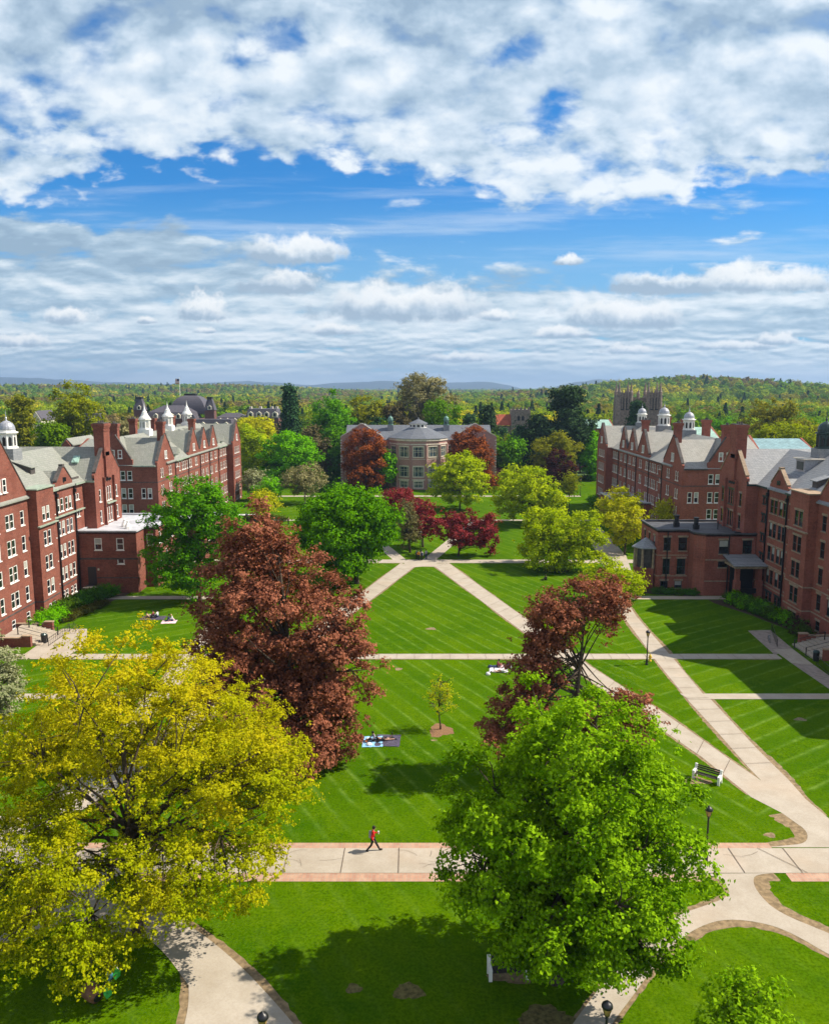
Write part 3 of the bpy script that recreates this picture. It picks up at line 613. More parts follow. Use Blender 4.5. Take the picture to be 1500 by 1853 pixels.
class Bld:
    def __init__(s, name, org, label, cat='building', group=None):
        s.o = org; s.e = empty(name, org, 0, label, cat, group); s.w = []
    def mb(s): return MB(s.o)
    def part(s, name, mb, mat, parent=None, smooth=False, label=None): 
        if name in EACH and len(mb.marks) > 1:
            mk = mb.marks + [(len(mb.v), len(mb.f))]
            for (v0, f0), (v1, f1) in zip(mk, mk[1:]):
                q = MB(); q.v = mb.v[v0:v1]; q.f = [tuple(i - v0 for i in f) for f in mb.f[f0:f1]]; o = q.build(name, M[mat], parent or s.e, smooth)
                if label: o['label'] = label
            return o
        o = mb.build(name, M[mat], parent or s.e, smooth)
        if label: o['label'] = label
        return o
    def win(s, x, y, z, face, style, ww, hh, blind=None): s.w.append((x, y, z, face, style, ww, hh, random.random() < 0.22 if blind is None else blind))
    def finish(s, cap=96):
        def size(q): return -q[5] * q[6] / max(1, (q[0] ** 2 + q[1] ** 2)) * (1 if 'y' in q[3] else abs(q[0]) / math.hypot(q[0], q[1]) + .05)
        ws = sorted(s.w, key=size); rest = ws[cap:]
        for (x, y, z, face, style, ww, hh, bl) in ws[:cap]:
            me = win_meshes(style, ww, hh); fm, sm = STYLE[style]
            o = link('window', me[0], M[fm], s.e); o.location = (x - s.o[0], y - s.o[1], z - s.o[2]); o.rotation_euler = (0, 0, ANG[face])
            link('pane', me[1], M['dkglass'], o)
            link('sill', me[2], M[sm], o)
            if style == 'dark': link('lintel', me[4], M[sm], o)
            if bl: link('blind', me[3], M['blind'], o)
        if rest:
            fr, gl = MB(), MB()
            for (x, y, z, face, style, ww, hh, bl) in rest:
                me = win_meshes(style, ww, hh); mt = Matrix.Translation((x - s.o[0], y - s.o[1], z - s.o[2])) @ Matrix.Rotation(ANG[face], 4, 'Z')
                for mm, tgt in ((me[0], fr), (me[2], fr), (me[4], fr), (me[1], gl)):
                    k = len(tgt.v); tgt.v += [tuple(mt @ v.co) for v in mm.vertices]; tgt.f += [tuple(k + i for i in p.vertices) for p in mm.polygons]
            a = fr.build('further_windows', M[STYLE[rest[0][4]][0]], s.e); a.location = (0, 0, 0); a['kind'] = 'stuff'
            b = gl.build('panes', M['dkglass'], a); b['kind'] = 'stuff'
def facade(mb, b, pa, pb, face, z0, z1, wins, depth=0.17, style='white'):
    """wall face from pa to pb (plan points) with real openings; wins: (distance from pa, z centre, width, height)"""
    L = math.dist(pa, pb); ux, uy = (pb[0] - pa[0]) / L, (pb[1] - pa[1]) / L
    nx, ny = {'+x': (1, 0), '-x': (-1, 0), '-y': (0, -1), '+y': (0, 1)}[face] if isinstance(face, str) else face
    ok = [q for q in wins if q[0] - q[2] / 2 > 0.05 and q[0] + q[2] / 2 < L - 0.05 and q[1] - q[3] / 2 > z0 + .02 and q[1] + q[3] / 2 < z1 - .02]
    S = sorted(set([0, L] + [round(q[0] - q[2] / 2, 3) for q in ok] + [round(q[0] + q[2] / 2, 3) for q in ok]))
    Z = sorted(set([z0, z1] + [round(q[1] - q[3] / 2, 3) for q in ok] + [round(q[1] + q[3] / 2, 3) for q in ok]))
    P = lambda s_, z_, d=0.0: (pa[0] + ux * s_ - nx * d, pa[1] + uy * s_ - ny * d, z_)
    for i in range(len(S) - 1):
        sm = (S[i] + S[i + 1]) / 2; start = None
        for j in range(len(Z) - 1):
            zm = (Z[j] + Z[j + 1]) / 2
            inside = any(abs(sm - q[0]) < q[2] / 2 and abs(zm - q[1]) < q[3] / 2 for q in ok)
            if not inside and start is None: start = Z[j]
            if inside and start is not None: mb.poly([P(S[i], start), P(S[i + 1], start), P(S[i + 1], Z[j]), P(S[i], Z[j])]); start = None
        if start is not None: mb.poly([P(S[i], start), P(S[i + 1], start), P(S[i + 1], z1), P(S[i], z1)])
    for q in ok:
        a, c_, z_a, z_b = q[0] - q[2] / 2, q[0] + q[2] / 2, q[1] - q[3] / 2, q[1] + q[3] / 2
        mb.poly([P(a, z_a), P(c_, z_a), P(c_, z_a, depth), P(a, z_a, depth)]); mb.poly([P(a, z_b), P(a, z_b, depth), P(c_, z_b, depth), P(c_, z_b)])
        mb.poly([P(a, z_a), P(a, z_a, depth), P(a, z_b, depth), P(a, z_b)]); mb.poly([P(c_, z_a), P(c_, z_b), P(c_, z_b, depth), P(c_, z_a, depth)])
        x, y, z = P(q[0], q[1])
        if isinstance(face, str): b.win(x, y, z, face, style, q[2], q[3])
    return ok

def cupola(b, x, y, z, sc, style, rot=math.pi / 8):
    """white or dark lantern with louvres, a cornice, a dome or bell roof and a finial"""
    body, louv, dome, base, band = b.mb(), b.mb(), b.mb(), b.mb(), b.mb()
    s = sc; mats = dict(dome=('white', 'lead'), bell=('white', 'white'), dark=('dkgreen', 'dkgreen'), verd=('verd', 'verd'))[style]
    base.box(x - 1.25 * s, x + 1.25 * s, y - 1.25 * s, y + 1.25 * s, z - 2.0 * s, z + 0.55 * s)
    root = b.part('cupola', body.lathe(x, y, [(1.28 * s, z + .56 * s), (1.28 * s, z + .78 * s), (1.0 * s, z + .8 * s), (1.0 * s, z + 2.5 * s)], 8, rot), mats[0])
    for i in range(8):
        a = rot + math.pi / 8 + i * math.pi / 4; c_, s_ = math.cos(a), math.sin(a); ap = 1.0 * s * math.cos(math.pi / 8)
        tx, ty = -s_, c_; hw = .2 * s
        q = []
        for k2, (dx_, zz) in enumerate([(-hw, .95), (hw, .95), (hw, 1.95), (0, 2.2), (-hw, 1.95)]):
            q.append((x + c_ * (ap + .02) + tx * dx_, y + s_ * (ap + .02) + ty * dx_, z + zz * s))
        louv.prism(q, [(p[0] + c_ * .03, p[1] + s_ * .03, p[2]) for p in q])
        a2 = rot + i * math.pi / 4
        body2 = (x + math.cos(a2) * 1.03 * s, y + math.sin(a2) * 1.03 * s)
        band.lathe(body2[0], body2[1], [(.11 * s, z + .8 * s), (.11 * s, z + 2.5 * s)], 5)
    band.lathe(x, y, [(1.1 * s, z + 2.5 * s), (1.38 * s, z + 2.62 * s), (1.38 * s, z + 2.78 * s), (1.05 * s, z + 2.84 * s), (1.05 * s, z + 3.05 * s)], 8, rot)
    if style in ('bell',):
        pr = [(1.2, 2.85), (1.1, 3.1), (.78, 3.5), (.62, 3.9), (.5, 4.1), (.58, 4.18), (.34, 4.5), (.16, 5.0), (.06, 5.7), (.02, 6.2)]
    else:
        pr = [(1.06, 3.05), (1.06, 3.2), (.98, 3.55), (.78, 3.9), (.45, 4.15), (.16, 4.28), (.10, 4.5), (.16, 4.6), (.06, 4.75), (.03, 5.6)]
    dome.lathe(x, y, [(r_ * s, z + h_ * s) for r_, h_ in pr], 16)
    b.part('base', base, 'slateR' if style != 'bell' else 'white', root); b.part('louvre', louv, 'black' if style != 'bell' else 'blind', root)
    b.part('cornice', band, mats[0], root); b.part('dome', dome, mats[1], root, smooth=False)
    return root
def chimney(b, x0, x1, y0, y1, z0, z1, mat, parent=None):
    m = b.mb(); m.box(x0, x1, y0, y1, z0, z1 - 1.25)
    for i, (e, h0, h1) in enumerate([(.08, 1.25, 1.1), (.02, 1.1, .75), (.12, .75, .5), (.2, .5, .1)]): m.box(x0 - e, x1 + e, y0 - e, y1 + e, z1 - h0, z1 - h1)
    o = b.part('chimney', m, mat, parent)
    c_ = b.mb(); c_.box(x0 - .05, x1 + .05, y0 - .05, y1 + .05, z1 - .1, z1)
    n = 3 if (y1 - y0) > 1.5 else 2
    for i in range(n): yy = y0 + (y1 - y0) * (i + .5) / n; c_.lathe((x0 + x1) / 2, yy, [(.16, z1), (.13, z1 + .35)], 8)
    b.part('chimney_pot', c_, 'dkstone', o); return o

# ------------------------------------------------------------------ the four brick halls
ROWS = [(13.75, 1.9), (10.5, 2.0), (7.25, 2.0), (4.0, 2.0)]
def near_hall(s, Yc, brick, slate, ws, copmat, label, name):
    X0 = 49.2; X = lambda u: s * (X0 + u); org = (s * 56, Yc - 20, 0)
    b = Bld(name, org, label); face = '-x' if s > 0 else '+x'
    w_ = b.mb(); ZE = 16.3; VS = 68.0
    # quad front, from north to south: stair bay, small gable, windows, projecting bay, big gable wing
    wins = []
    def col(v, wd, rows=ROWS): wins.extend([(v, z, wd, h) for z, h in rows])
    col(Yc - 4.65, .92); col(Yc - 5.85, .92); col(Yc - 7.35, .92); col(Yc - 8.55, .92)
    for z in (14.2, 11.7, 8.9, 6.1): wins += [(Yc - 1.9, z, .62, .95), (Yc - 2.7, z, .62, .95)]
    col(Yc - 10.3, .92); col(Yc - 11.6, .92)
    base = [(1.15, 1.3)]
    for v in (Yc - 4.75, Yc - 5.85, Yc - 7.55, Yc - 8.55, Yc - 11.2): wins.append((v, 1.15, .85, 1.2))
    def fac(u, v0, v1, z0, z1, wl): facade(w_, b, (X(u), v0), (X(u), v1), face, z0, z1, [(v - v0, z, a, h) for v, z, a, h in wl if v0 < v < v1], style=ws)
    fac(0, Yc - 12.4, Yc, 0, ZE, wins)
    bw = []
    for v in (Yc - 14.3, Yc - 15.5): bw += [(v, z, .95, h) for z, h in ROWS] + [(v, 1.15, .85, 1.25)]
    UB = -1.15
    fac(UB, Yc - 17.3, Yc - 12.4, 0, 17.0, bw)
    bb = b.mb()
    w_.poly([(X(UB), Yc - 12.4, 0), (X(0), Yc - 12.4, 0), (X(0), Yc - 12.4, 17), (X(UB), Yc - 12.4, 17)])
    w_.poly([(X(UB), Yc - 17.3, 0), (X(0), Yc - 17.3, 0), (X(0), Yc - 17.3, 17), (X(UB), Yc - 17.3, 17)])
    w_.poly([(X(UB), Yc - 17.3, 17), (X(2.4), Yc - 17.3, 17), (X(2.4), Yc - 12.4, 17), (X(UB), Yc - 12.4, 17)])
    w_.poly([(X(0), Yc - 17.3, 16.3), (X(2.4), Yc - 17.3, 16.3), (X(2.4), Yc - 17.3, 17), (X(0), Yc - 17.3, 17)])
    w_.poly([(X(0), Yc - 12.4, 16.3), (X(2.4), Yc - 12.4, 16.3), (X(2.4), Yc - 12.4, 17), (X(0), Yc - 12.4, 17)])
    w_.poly([(X(2.4), Yc - 17.3, 16.3), (X(2.4), Yc - 12.4, 16.3), (X(2.4), Yc - 12.4, 17), (X(2.4), Yc - 17.3, 17)])
    gw = []
    for v in (Yc - 19.0, Yc - 21.6, Yc - 22.7, Yc - 25.3, Yc - 28.0): gw += [(v, z, 1.0, h) for z, h in ROWS]
    gw += [(Yc - 19.2, 1.1, 1.0, 1.2), (Yc - 23, 1.1, 1.0, 1.2)]
    fac(0, Yc - 29.6, Yc - 17.3, 0, ZE, gw)
    sw = []
    v = Yc - 31.5
    while v > VS + 1.5: sw += [(v, z, 1.0, h) for z, h in ROWS]; v -= 2.6
    fac(0, VS, Yc - 29.6, 0, ZE, sw)
    # cross wing with the tall chimney
    UW = -1.75; W1 = Yc + 10.4
    ww = []
    for v, a in ((Yc + 1.9, .8), (Yc + 4.3, .62), (Yc + 5.2, .62), (Yc + 6.1, .62), (Yc + 8.6, .8)): ww += [(v, z, a, h + (.3 if a < .7 else 0)) for z, h in ROWS]
    fac(UW, Yc, W1, 0, ZE + .3, ww)
    w_.poly([(X(UW), Yc, 0), (X(0), Yc, 0), (X(0), Yc, ZE), (X(UW), Yc, ZE)])
    # far side and ends
    w_.poly([(X(UW), W1, 0), (X(13), W1, 0), (X(13), W1, ZE), (X(UW), W1, ZE)]); w_.poly([(X(13), VS, 0), (X(13), W1, 0), (X(13), W1, ZE), (X(13), VS, ZE)]); w_.poly([(X(0), VS, 0), (X(13), VS, 0), (X(13), VS, ZE), (X(6.5), VS, 21), (X(0), VS, ZE)])
    b.part('wall', w_, brick)
    # roofs
    ZR = 20.9; UR = 6.5
    r_ = b.mb(); e = .35
    def sec(v, zr=ZR): return [(X(-e), v, ZE - .12), (X(UR), v, zr), (X(13 + e), v, ZE - .12), (X(13 + e), v, ZE - .3), (X(-e), v, ZE - .3)]
    r_.prism(sec(VS - .3), sec(Yc + 5.2)); b.part('main_roof', r_, slate)
    def xroof(v0, v1, zr, u0, u1, ze=ZE, nm='wing_roof'):
        vm = (v0 + v1) / 2; q = b.mb()
        S_ = lambda u: [(X(u), v0 - .02, ze - .1), (X(u), vm, zr), (X(u), v1 + .02, ze - .1)]
        q.prism(S_(u0), S_(u1)); return b.part(nm, q, slate)
    xroof(Yc - .05, W1, ZR + .02, UW + .35, 12.6)
    xroof(Yc - 9.2, Yc - 3.6, 18.4, .3, 4.2, nm='gable_roof')
    xroof(Yc - 29.2, Yc - 17.5, 22.9, .3, 9.2)
    def gable(v0, v1, za, u, ze=ZE, shoulder=.45, th=.38, nm='gable'):
        vm = (v0 + v1) / 2
        pr = [(v0, ze), (v0, ze + shoulder), (v0 + .35, ze + shoulder + .25), (vm - .3, za), (vm + .3, za), (v1 - .35, ze + shoulder + .25), (v1, ze + shoulder), (v1, ze)]
        q = b.mb(); q.prism([(X(u), v, z) for v, z in pr], [(X(u + th), v, z) for v, z in pr]); o = b.part(nm, q, brick)
        cp = b.mb()
        for sg in (0, 1):
            A = pr[2] if sg == 0 else pr[5]; B_ = pr[3] if sg == 0 else pr[4]
            S_ = lambda u_: [(X(u_), A[0], A[1] + .02), (X(u_), B_[0], B_[1] + .02), (X(u_), B_[0], B_[1] + .2), (X(u_), A[0] + (-.05 if sg == 0 else .05), A[1] + .2)]
            cp.prism(S_(u - .08), S_(u + th + .08))
        cp.box(X(u - .1), X(u + th + .1), vm - .32, vm + .32, za + .02, za + .42)
        b.part('coping', cp, copmat, o); return o
    gable(Yc, W1, 21.9, UW, ZE + .3)
    g2 = gable(Yc - 9.2, Yc - 3.6, 18.9, 0.0)
    gable(Yc - 29.6, Yc - 17.3, 23.7, 0.0)
    for vv in ((Yc + 3.2, Yc + 7.2),):
        q = b.mb(); q.box(X(UW - .38), X(UW - .02), Yc + 3.1, Yc + 3.35, 2, 16.4); q.box(X(UW - .38), X(UW - .02), Yc + 7.0, Yc + 7.25, 2, 16.4); b.part('buttress', q, brick)
        q = b.mb()
        for v in (4.4, 5.2, 6.0): q.lathe(X(UW - .07), Yc + v, [(.20, 15.75), (.20, 16.1)], 8)
        b.part('round_vent', q, 'black')
    q = b.mb(); q.box(X(UW - .06), X(UW), Yc + 5.9, Yc + 6.2, 17.2, 18.5); b.part('slit_window', q, 'black')
    q = b.mb(); q.lathe(X(-.04), Yc - 6.4, [(.32, 16.9), (.32, 17.5)], 4); b.part('diamond_window', q, 'dkglass')
    c0, c1 = Yc + 3.7, Yc + 6.1
    q = b.mb(); q.box(X(UW - .35), X(UW - .02), Yc + 4.0, Yc + 5.6, 16.4, 20.2); b.part('chimney_breast', q, brick)
    chimney(b, min(X(UW - .35), X(UW + 1.2)), max(X(UW - .35), X(UW + 1.2)), c0, c1, 19.6, 24.6, brick)
    for (u, v, z1) in ((7.5, Yc - 13, 23.6), (8.5, Yc - 36, 23.5)): chimney(b, min(X(u), X(u + 1.2)), max(X(u), X(u + 1.2)), v - .8, v + .8, 18, z1, brick)
    # belt courses, bay ledge, gutters, pipes
    q = b.mb()
    for z in ((2.35,) if ws == 'white' else (2.35, 5.35)):
        for u, v0, v1 in ((0, VS, Yc - 17.35), (UB, Yc - 17.36, Yc - 12.34), (0, Yc - 12.3, Yc - .1), (UW, Yc - .05, W1)): q.box(X(u - .05), X(u + .02), v0, v1, z, z + .16)
        q.box(X(UB), X(-.06), Yc - 17.36, Yc - 17.29, z, z + .16); q.box(X(UW), X(-.06), Yc - .05, Yc + .02, z, z + .16)
    b.part('belt_course', q, 'stone' if ws == 'dark' else 'dkstone')
    q = b.mb(); q.box(X(UB - .35), X(UB - .01), Yc - 17.6, Yc - 12.1, 12.2, 12.36); q.box(X(UB - .2), X(2.45), Yc - 17.45, Yc - 12.25, 17.01, 17.16)
    if ws == 'white': q.box(X(-.42), X(-.01), Yc - 12.0, Yc - .6, 12.2, 12.36); q.box(X(UW - .6), X(UW - .01), Yc + 3.4, Yc + 7, 12.25, 12.4)
    b.part('ledge', q, 'trimcop' if ws == 'white' else 'stone')
    q = b.mb(); q.box(X(-.5), X(-.36), Yc - 12.3, Yc - 9.3, 16.0, 16.25); q.box(X(-.5), X(-.36), Yc - 3.5, Yc - .1, 16.0, 16.25); q.box(X(-.5), X(-.36), VS, Yc - 29.7, 16.0, 16.25)
    q.box(X(UW), X(-.52), Yc - .2, Yc - .06, 16.0, 16.25)
    b.part('gutter', q, 'trimcop' if ws == 'white' else 'dkgreen')
    for v in (Yc - 3.45, Yc - 9.35): 
        q = b.mb(); q.box(X(-.24), X(-.08), v - .09, v + .09, 0, 16.0); q.box(X(-.4), X(-.06), v - .2, v + .2, 15.0, 15.5); b.part('drainpipe', q, 'black')
    # roof dormers and skylight
    for (u, v) in ((3.6, Yc - 9.6), (2.6, Yc - 16.6)) if ws == 'white' else ((2.3, Yc - 13.2),):
        zb = ZE + (ZR - ZE) * u / UR; q = b.mb()
        q.prism([(X(u - .9), v - .65, zb - .75), (X(u - .9), v - .65, zb + .25), (X(u + 1.3), v - .65, zb + .95), (X(u + 1.3), v - .65, zb + .4)], [(X(u - .9), v + .65, zb - .75), (X(u - .9), v + .65, zb + .25), (X(u + 1.3), v + .65, zb + .95), (X(u + 1.3), v + .65, zb + .4)])
        o = b.part('dormer', q, 'dkstone'); q = b.mb()
        S_ = lambda v_: [(X(u - 1.15), v_, zb + .28), (X(u + 1.9), v_, zb + 1.3), (X(u + 1.9), v_, zb + 1.38), (X(u - 1.15), v_, zb + .38)]
        q.prism(S_(v - .9), S_(v + .9)); b.part('dormer_roof', q, slate, o)
    if ws == 'dark':
        u, v = 4.3, Yc - 5.2; q = b.mb(); q.box(X(u - 1.1), X(u + 2.2), v - 1.3, v + 1.3, 18.0, 20.3); o = b.part('dormer', q, 'lead')
        q = b.mb(); q.box(X(u - 1.4), X(u + 2.4), v - 1.6, v + 1.6, 20.31, 20.45); b.part('dormer_roof', q, 'lime', o); q = b.mb(); q.box(X(u - 1.16), X(u - 1.1), v - .9, v + .9, 18.9, 20.0); b.part('louvre', q, 'dkgreen', o)
        q = b.mb(); q.box(X(4), X(5), Yc + 2.0, Yc + 3.6, 17.8, 18.2); b.part('roof_vent', q, 'lead')
    else:
        q = b.mb(); u = 3.2; v = Yc + 2.7
        q.prism([(X(1.5), v - .3 , 18.6), (X(2.5), v - .3, 18.6), (X(2.5), v + .75, 19.5), (X(1.5), v + .75, 19.5)], [(X(1.5), v - .4, 18.8), (X(2.5), v - .4, 18.8), (X(2.5), v + .65, 19.7), (X(1.5), v + .65, 19.7)]); b.part('skylight', q, 'copper')
        q = b.mb(); q.box(X(.4), X(.5), Yc - 3.4, Yc - .3, 16.7, 17.0); b.part('snow_rail', q, 'dkstone')
    for v, z in ((Yc - 22.9, 18.3), (Yc - 24.2, 18.3)): b.win(X(-.12), v, z, face, ws, .9, 1.7)
    b.near = dict(X=X, face=face); return b
bR = near_hall(1, 114.5, 'brickR', 'slateR', 'dark', 'stone', 'brown-red brick hall with dark window frames and blue-grey slate roof, cut by the right edge', 'residence_hall')
v_, z_ = atX(1490, 836, 55.7); cupola(bR, 55.7, v_, 21.2, .98, 'dark')
bR.finish()
bL = near_hall(-1, 118.9, 'brickL', 'slateL', 'white', 'dkstone', 'red brick hall with white sash windows and green-grey roof, cut by the left edge', 'residence_hall')
v_, z_ = atX(15, 815, -55.7); cupola(bL, -55.7, v_, 21.1, 1.02, 'dome')
bL.finish()

def far_hall(s, Ys, offs, brick, slate, cstyle, label, cups):
    X0 = 48.9; X = lambda u: s * (X0 + u); org = (s * 57, Ys + 30, 0)
    b = Bld('residence_hall', org, label); face = '-x' if s > 0 else '+x'; ZE = 15.3; w_ = b.mb()
    g1, g2a, g2b, g3b, g4b, wa, wb = [Ys + o for o in offs]
    rows = [(13.6, 1.75), (10.3, 1.85), (7.05, 1.85), (3.8, 1.85), (1.0, 1.0)]
    wl = []
    def col(v, a=.72, rs=rows): wl.extend([(v, z, a, h) for z, h in rs])
    for v in (2.4, 3.5, 7.6, 8.7): col(Ys + v)
    L2 = g2a - g1
    for q in (.12, .22): wl.extend([(g1 + q * L2, z, .55, .85) for z in (14.2, 11.6, 8.4, 5.1)])
    for q in (.36, .55, .66, .77, .92): col(g1 + q * L2)
    for a, c_, ps in ((g2a, g2b, (.12, .24, .62, .74)), (g2b, g3b, (.2, .36, .64, .8)), (g3b, g4b, (.16, .3, .66, .8))):
        for q in ps: col(a + q * (c_ - a))
    for q in (.1, .3, .42, .62, .74, .92): col(g4b + q * (wa - g4b))
    facade(w_, b, (X(0), Ys), (X(0), wa), face, 0, ZE, [(v - Ys, z, a, h) for v, z, a, h in wl], style='white')
    UW = -1.7; w2 = []
    for q in (.24, .38, .5, .62, .76): w2 += [((wb - wa) * q, z, .72, h) for z, h in rows]
    facade(w_, b, (X(UW), wa), (X(UW), wb), face, 0, ZE, w2, style='white')
    w_.poly([(X(UW), wa, 0), (X(0), wa, 0), (X(0), wa, ZE), (X(UW), wa, ZE)]); w_.poly([(X(UW), wb, 0), (X(14), wb, 0), (X(14), wb, ZE), (X(UW), wb, ZE)]); w_.poly([(X(14), Ys, 0), (X(14), wb, 0), (X(14), wb, ZE), (X(14), Ys, ZE)])
    # south wall towards the viewer
    sw = []
    for u, a in ((1.6, .85), (2.8, .85), (5.3, .95), (6.6, .95), (9.4, .95), (10.6, .95)):
        sw += [(u, z, a, 2.0) for z in (9.9, 3.7)] + ([(u, 13.3, a, 1.8), (u, 6.8, a, 1.9)] if u > 4 else [])
    if s > 0: facade(w_, b, (X(0), Ys), (X(14), Ys), '-y', 0, ZE, sw, style='white')
    else: facade(w_, b, (X(14), Ys), (X(0), Ys), '-y', 0, ZE, [(14 - u, z, a, h) for u, z, a, h in sw], style='white')
    b.part('wall', w_, brick)
    q = b.mb(); pr = [(4.6, ZE), (4.6, 16.3), (5.0, 16.5), (7.7, 20.9), (8.6, 20.9), (13.6, 15.9), (13.98, ZE)]
    q.prism([(X(u), Ys - .02, z) for u, z in pr], [(X(u), Ys + .4, z) for u, z in pr]); gb = b.part('gable', q, brick)
    q = b.mb()
    for A, B_ in (((4.9, 16.5), (7.7, 20.92)), ((8.6, 20.92), (13.8, 15.7))):
        q.prism([(X(A[0]), Ys - .1, A[1] + .02), (X(B_[0]), Ys - .1, B_[1] + .02), (X(B_[0]), Ys - .1, B_[1] + .2), (X(A[0]), Ys - .1, A[1] + .2)], [(X(A[0]), Ys + .5, A[1] + .02), (X(B_[0]), Ys + .5, B_[1] + .02), (X(B_[0]), Ys + .5, B_[1] + .2), (X(A[0]), Ys + .5, A[1] + .2)])
    b.part('coping', q, 'dkstone', gb)
    for u in (6.9, 8.3): b.win(X(u), Ys - .12, 17.4, '-y', 'white', .8, 1.6)
    ZR = 20.5; UR = 8.1; e = .3
    S_ = lambda v: [(X(-e), v, ZE - .1), (X(UR), v, ZR), (X(14 + e), v, ZE - .1), (X(14 + e), v, ZE - .3), (X(-e), v, ZE - .3)]
    q = b.mb(); q.prism(S_(Ys + 5.6), S_(wb - 4)); q.prism([(X(5.0), Ys + .4, ZE), (X(UR), Ys + .4, ZR), (X(14 + e), Ys + .4, ZE - .1)], [(X(5.0), Ys + 5.6, ZE), (X(UR), Ys + 5.6, ZR), (X(14 + e), Ys + 5.6, ZE - .1)])
    b.part('main_roof', q, slate)
    def xr(v0, v1, zr, u0, u1, ze=ZE - .1, nm='wing_roof'):
        vm = (v0 + v1) / 2; q = b.mb(); T = lambda u: [(X(u), v0 - .03, ze), (X(u), vm, zr), (X(u), v1 + .03, ze)]
        q.prism(T(u0), T(u1)); return b.part(nm, q, slate)
    xr(Ys - .15, g1, 20.2, .3, 8.0); xr(g2a, g2b, 20.4, .3, 8.05); xr(g2b, g3b, 20.1, .3, 7.9); xr(g3b, g4b, 20.1, .3, 7.8); xr(wa, wb, 20.4, UW + .3, 8.05); xr(wa, wb, 20.35, 8.05, 14)
    def gable(v0, v1, za, u, shoulder=.5, nwin=2):
        vm = (v0 + v1) / 2; pr = [(v0, ZE), (v0, ZE + shoulder), (v0 + .3, ZE + shoulder + .2), (vm - .25, za), (vm + .25, za), (v1 - .3, ZE + shoulder + .2), (v1, ZE + shoulder), (v1, ZE)]
        q = b.mb(); q.prism([(X(u - .01), v, z) for v, z in pr], [(X(u + .38), v, z) for v, z in pr]); o = b.part('gable', q, brick); cp = b.mb()
        for A, B_ in ((pr[2], pr[3]), (pr[4], pr[5])):
            T = lambda u_: [(X(u_), A[0], A[1] + .02), (X(u_), B_[0], B_[1] + .02), (X(u_), B_[0], B_[1] + .2), (X(u_), A[0], A[1] + .2)]
            cp.prism(T(u - .1), T(u + .46))
        b.part('coping', cp, 'dkstone', o)
        if nwin:
            for d in (-.45, .45): b.win(X(u - .12), vm + d, 16.9, face, 'white', .6, 1.6)
        return o
    gable(Ys, g1, 20.9, 0.0); gable(g2a, g2b, 21.0, 0.0); gable(g2b, g3b, 20.7, 0.0); gable(g3b, g4b, 20.7, 0.0); gable(wa, wb, 21.0, UW)
    # chimneys
    gm = (Ys + g1) / 2; xx = sorted((X(.1), X(1.3)))
    chimney(b, xx[0], xx[1], gm - .75, gm + .75, 19.4, 23.4, brick)
    xx = sorted((X(7.4), X(8.9))); chimney(b, xx[0], xx[1], Ys + .5, Ys + 1.7, 19.5, 23.2, brick)
    for (u, v, z1) in ((3.5, g3b + 1.0, 22.6), (10.5, g2a - 1, 23.4), (10.5, g2b + 2.5, 23.0), (10.8, g4b + 1, 23.0)):
        xx = sorted((X(u), X(u + 1.3))); chimney(b, xx[0], xx[1], v - .8, v + .8, 17.5, z1, brick)
    for v, sc in cups: cupola(b, X(UR), v, 20.6, sc, cstyle)
    # pipes, belt, gutters
    for v in (g1 + .3, g2a - .3, g2b, g3b, g4b + .2):
        q = b.mb(); q.box(X(-.22), X(-.08), v - .08, v + .08, 0, 15.1); b.part('drainpipe', q, 'black')
    q = b.mb()
    for z in (2.2, 11.95): q.box(X(-.05), X(.02), Ys + .01, wa - .1, z, z + .14); q.box(X(UW - .05), X(UW + .02), wa + .01, wb, z, z + .14); q.box(X(.02), X(14), Ys - .05, Ys + .01, z, z + .14)
    b.part('belt_course', q, 'dkstone')
    q = b.mb(); q.box(X(-.45), X(-.31), g1 + .1, g2a - .1, 15.0, 15.2); q.box(X(-.45), X(-.31), g4b + .1, wa - .1, 15.0, 15.2); q.box(X(.2), X(4.5), Ys - .5, Ys - .28, 15.0, 15.25); b.part('gutter', q, 'trimcop' if s < 0 else 'dkstone')
    # dormers in the two lower stretches of roof
    if s < 0:
        for v in ((g1 + g2a) / 2 - 1.5, (g4b + wa) / 2 - 2.5, (g4b + wa) / 2 + 2.8):
            q = b.mb(); q.box(X(.5), X(2.6), v - 1.1, v + 1.1, 14.2, 16.5); o = b.part('dormer', q, 'trimcop')
            q = b.mb(); T = lambda u: [(X(u), v - 1.5, 16.3), (X(u), v, 17.7), (X(u), v + 1.5, 16.3)]; q.prism(T(.2), T(4.5)); b.part('dormer_roof', q, 'slateL', o)
            q = b.mb(); q.prism([(X(-.3), v - 1.9, 14.9), (X(-.3), v + 1.9, 14.9), (X(.49), v + 1.1, 15.7), (X(.49), v - 1.1, 15.7)], [(X(-.3), v - 1.9, 14.8), (X(-.3), v + 1.9, 14.8), (X(.49), v + 1.1, 15.3), (X(.49), v - 1.1, 15.3)]); b.part('copper_skirt', q, 'trimcop', o)
            b.win(X(.38), v - .4, 15.95, face, 'white', .55, 1.0); b.win(X(.38), v + .4, 15.95, face, 'white', .55, 1.0)
        v = g2a - 4.5; q = b.mb(); q.box(X(2.8), X(5.2), v - 1, v + 1, 16.8, 18.9); o = b.part('dormer', q, 'dkstone'); q = b.mb(); T = lambda u: [(X(u), v - 1.3, 18.8), (X(u), v, 19.9), (X(u), v + 1.3, 18.8)]; q.prism(T(2.5), T(6.5)); b.part('dormer_roof', q, 'slateL', o)
        q = b.mb(); q.box(X(3.0), X(5), v - 1.04, v - 1.0, 17.4, 18.7); b.part('panel', q, 'blind', o)
    b.finish(); return b
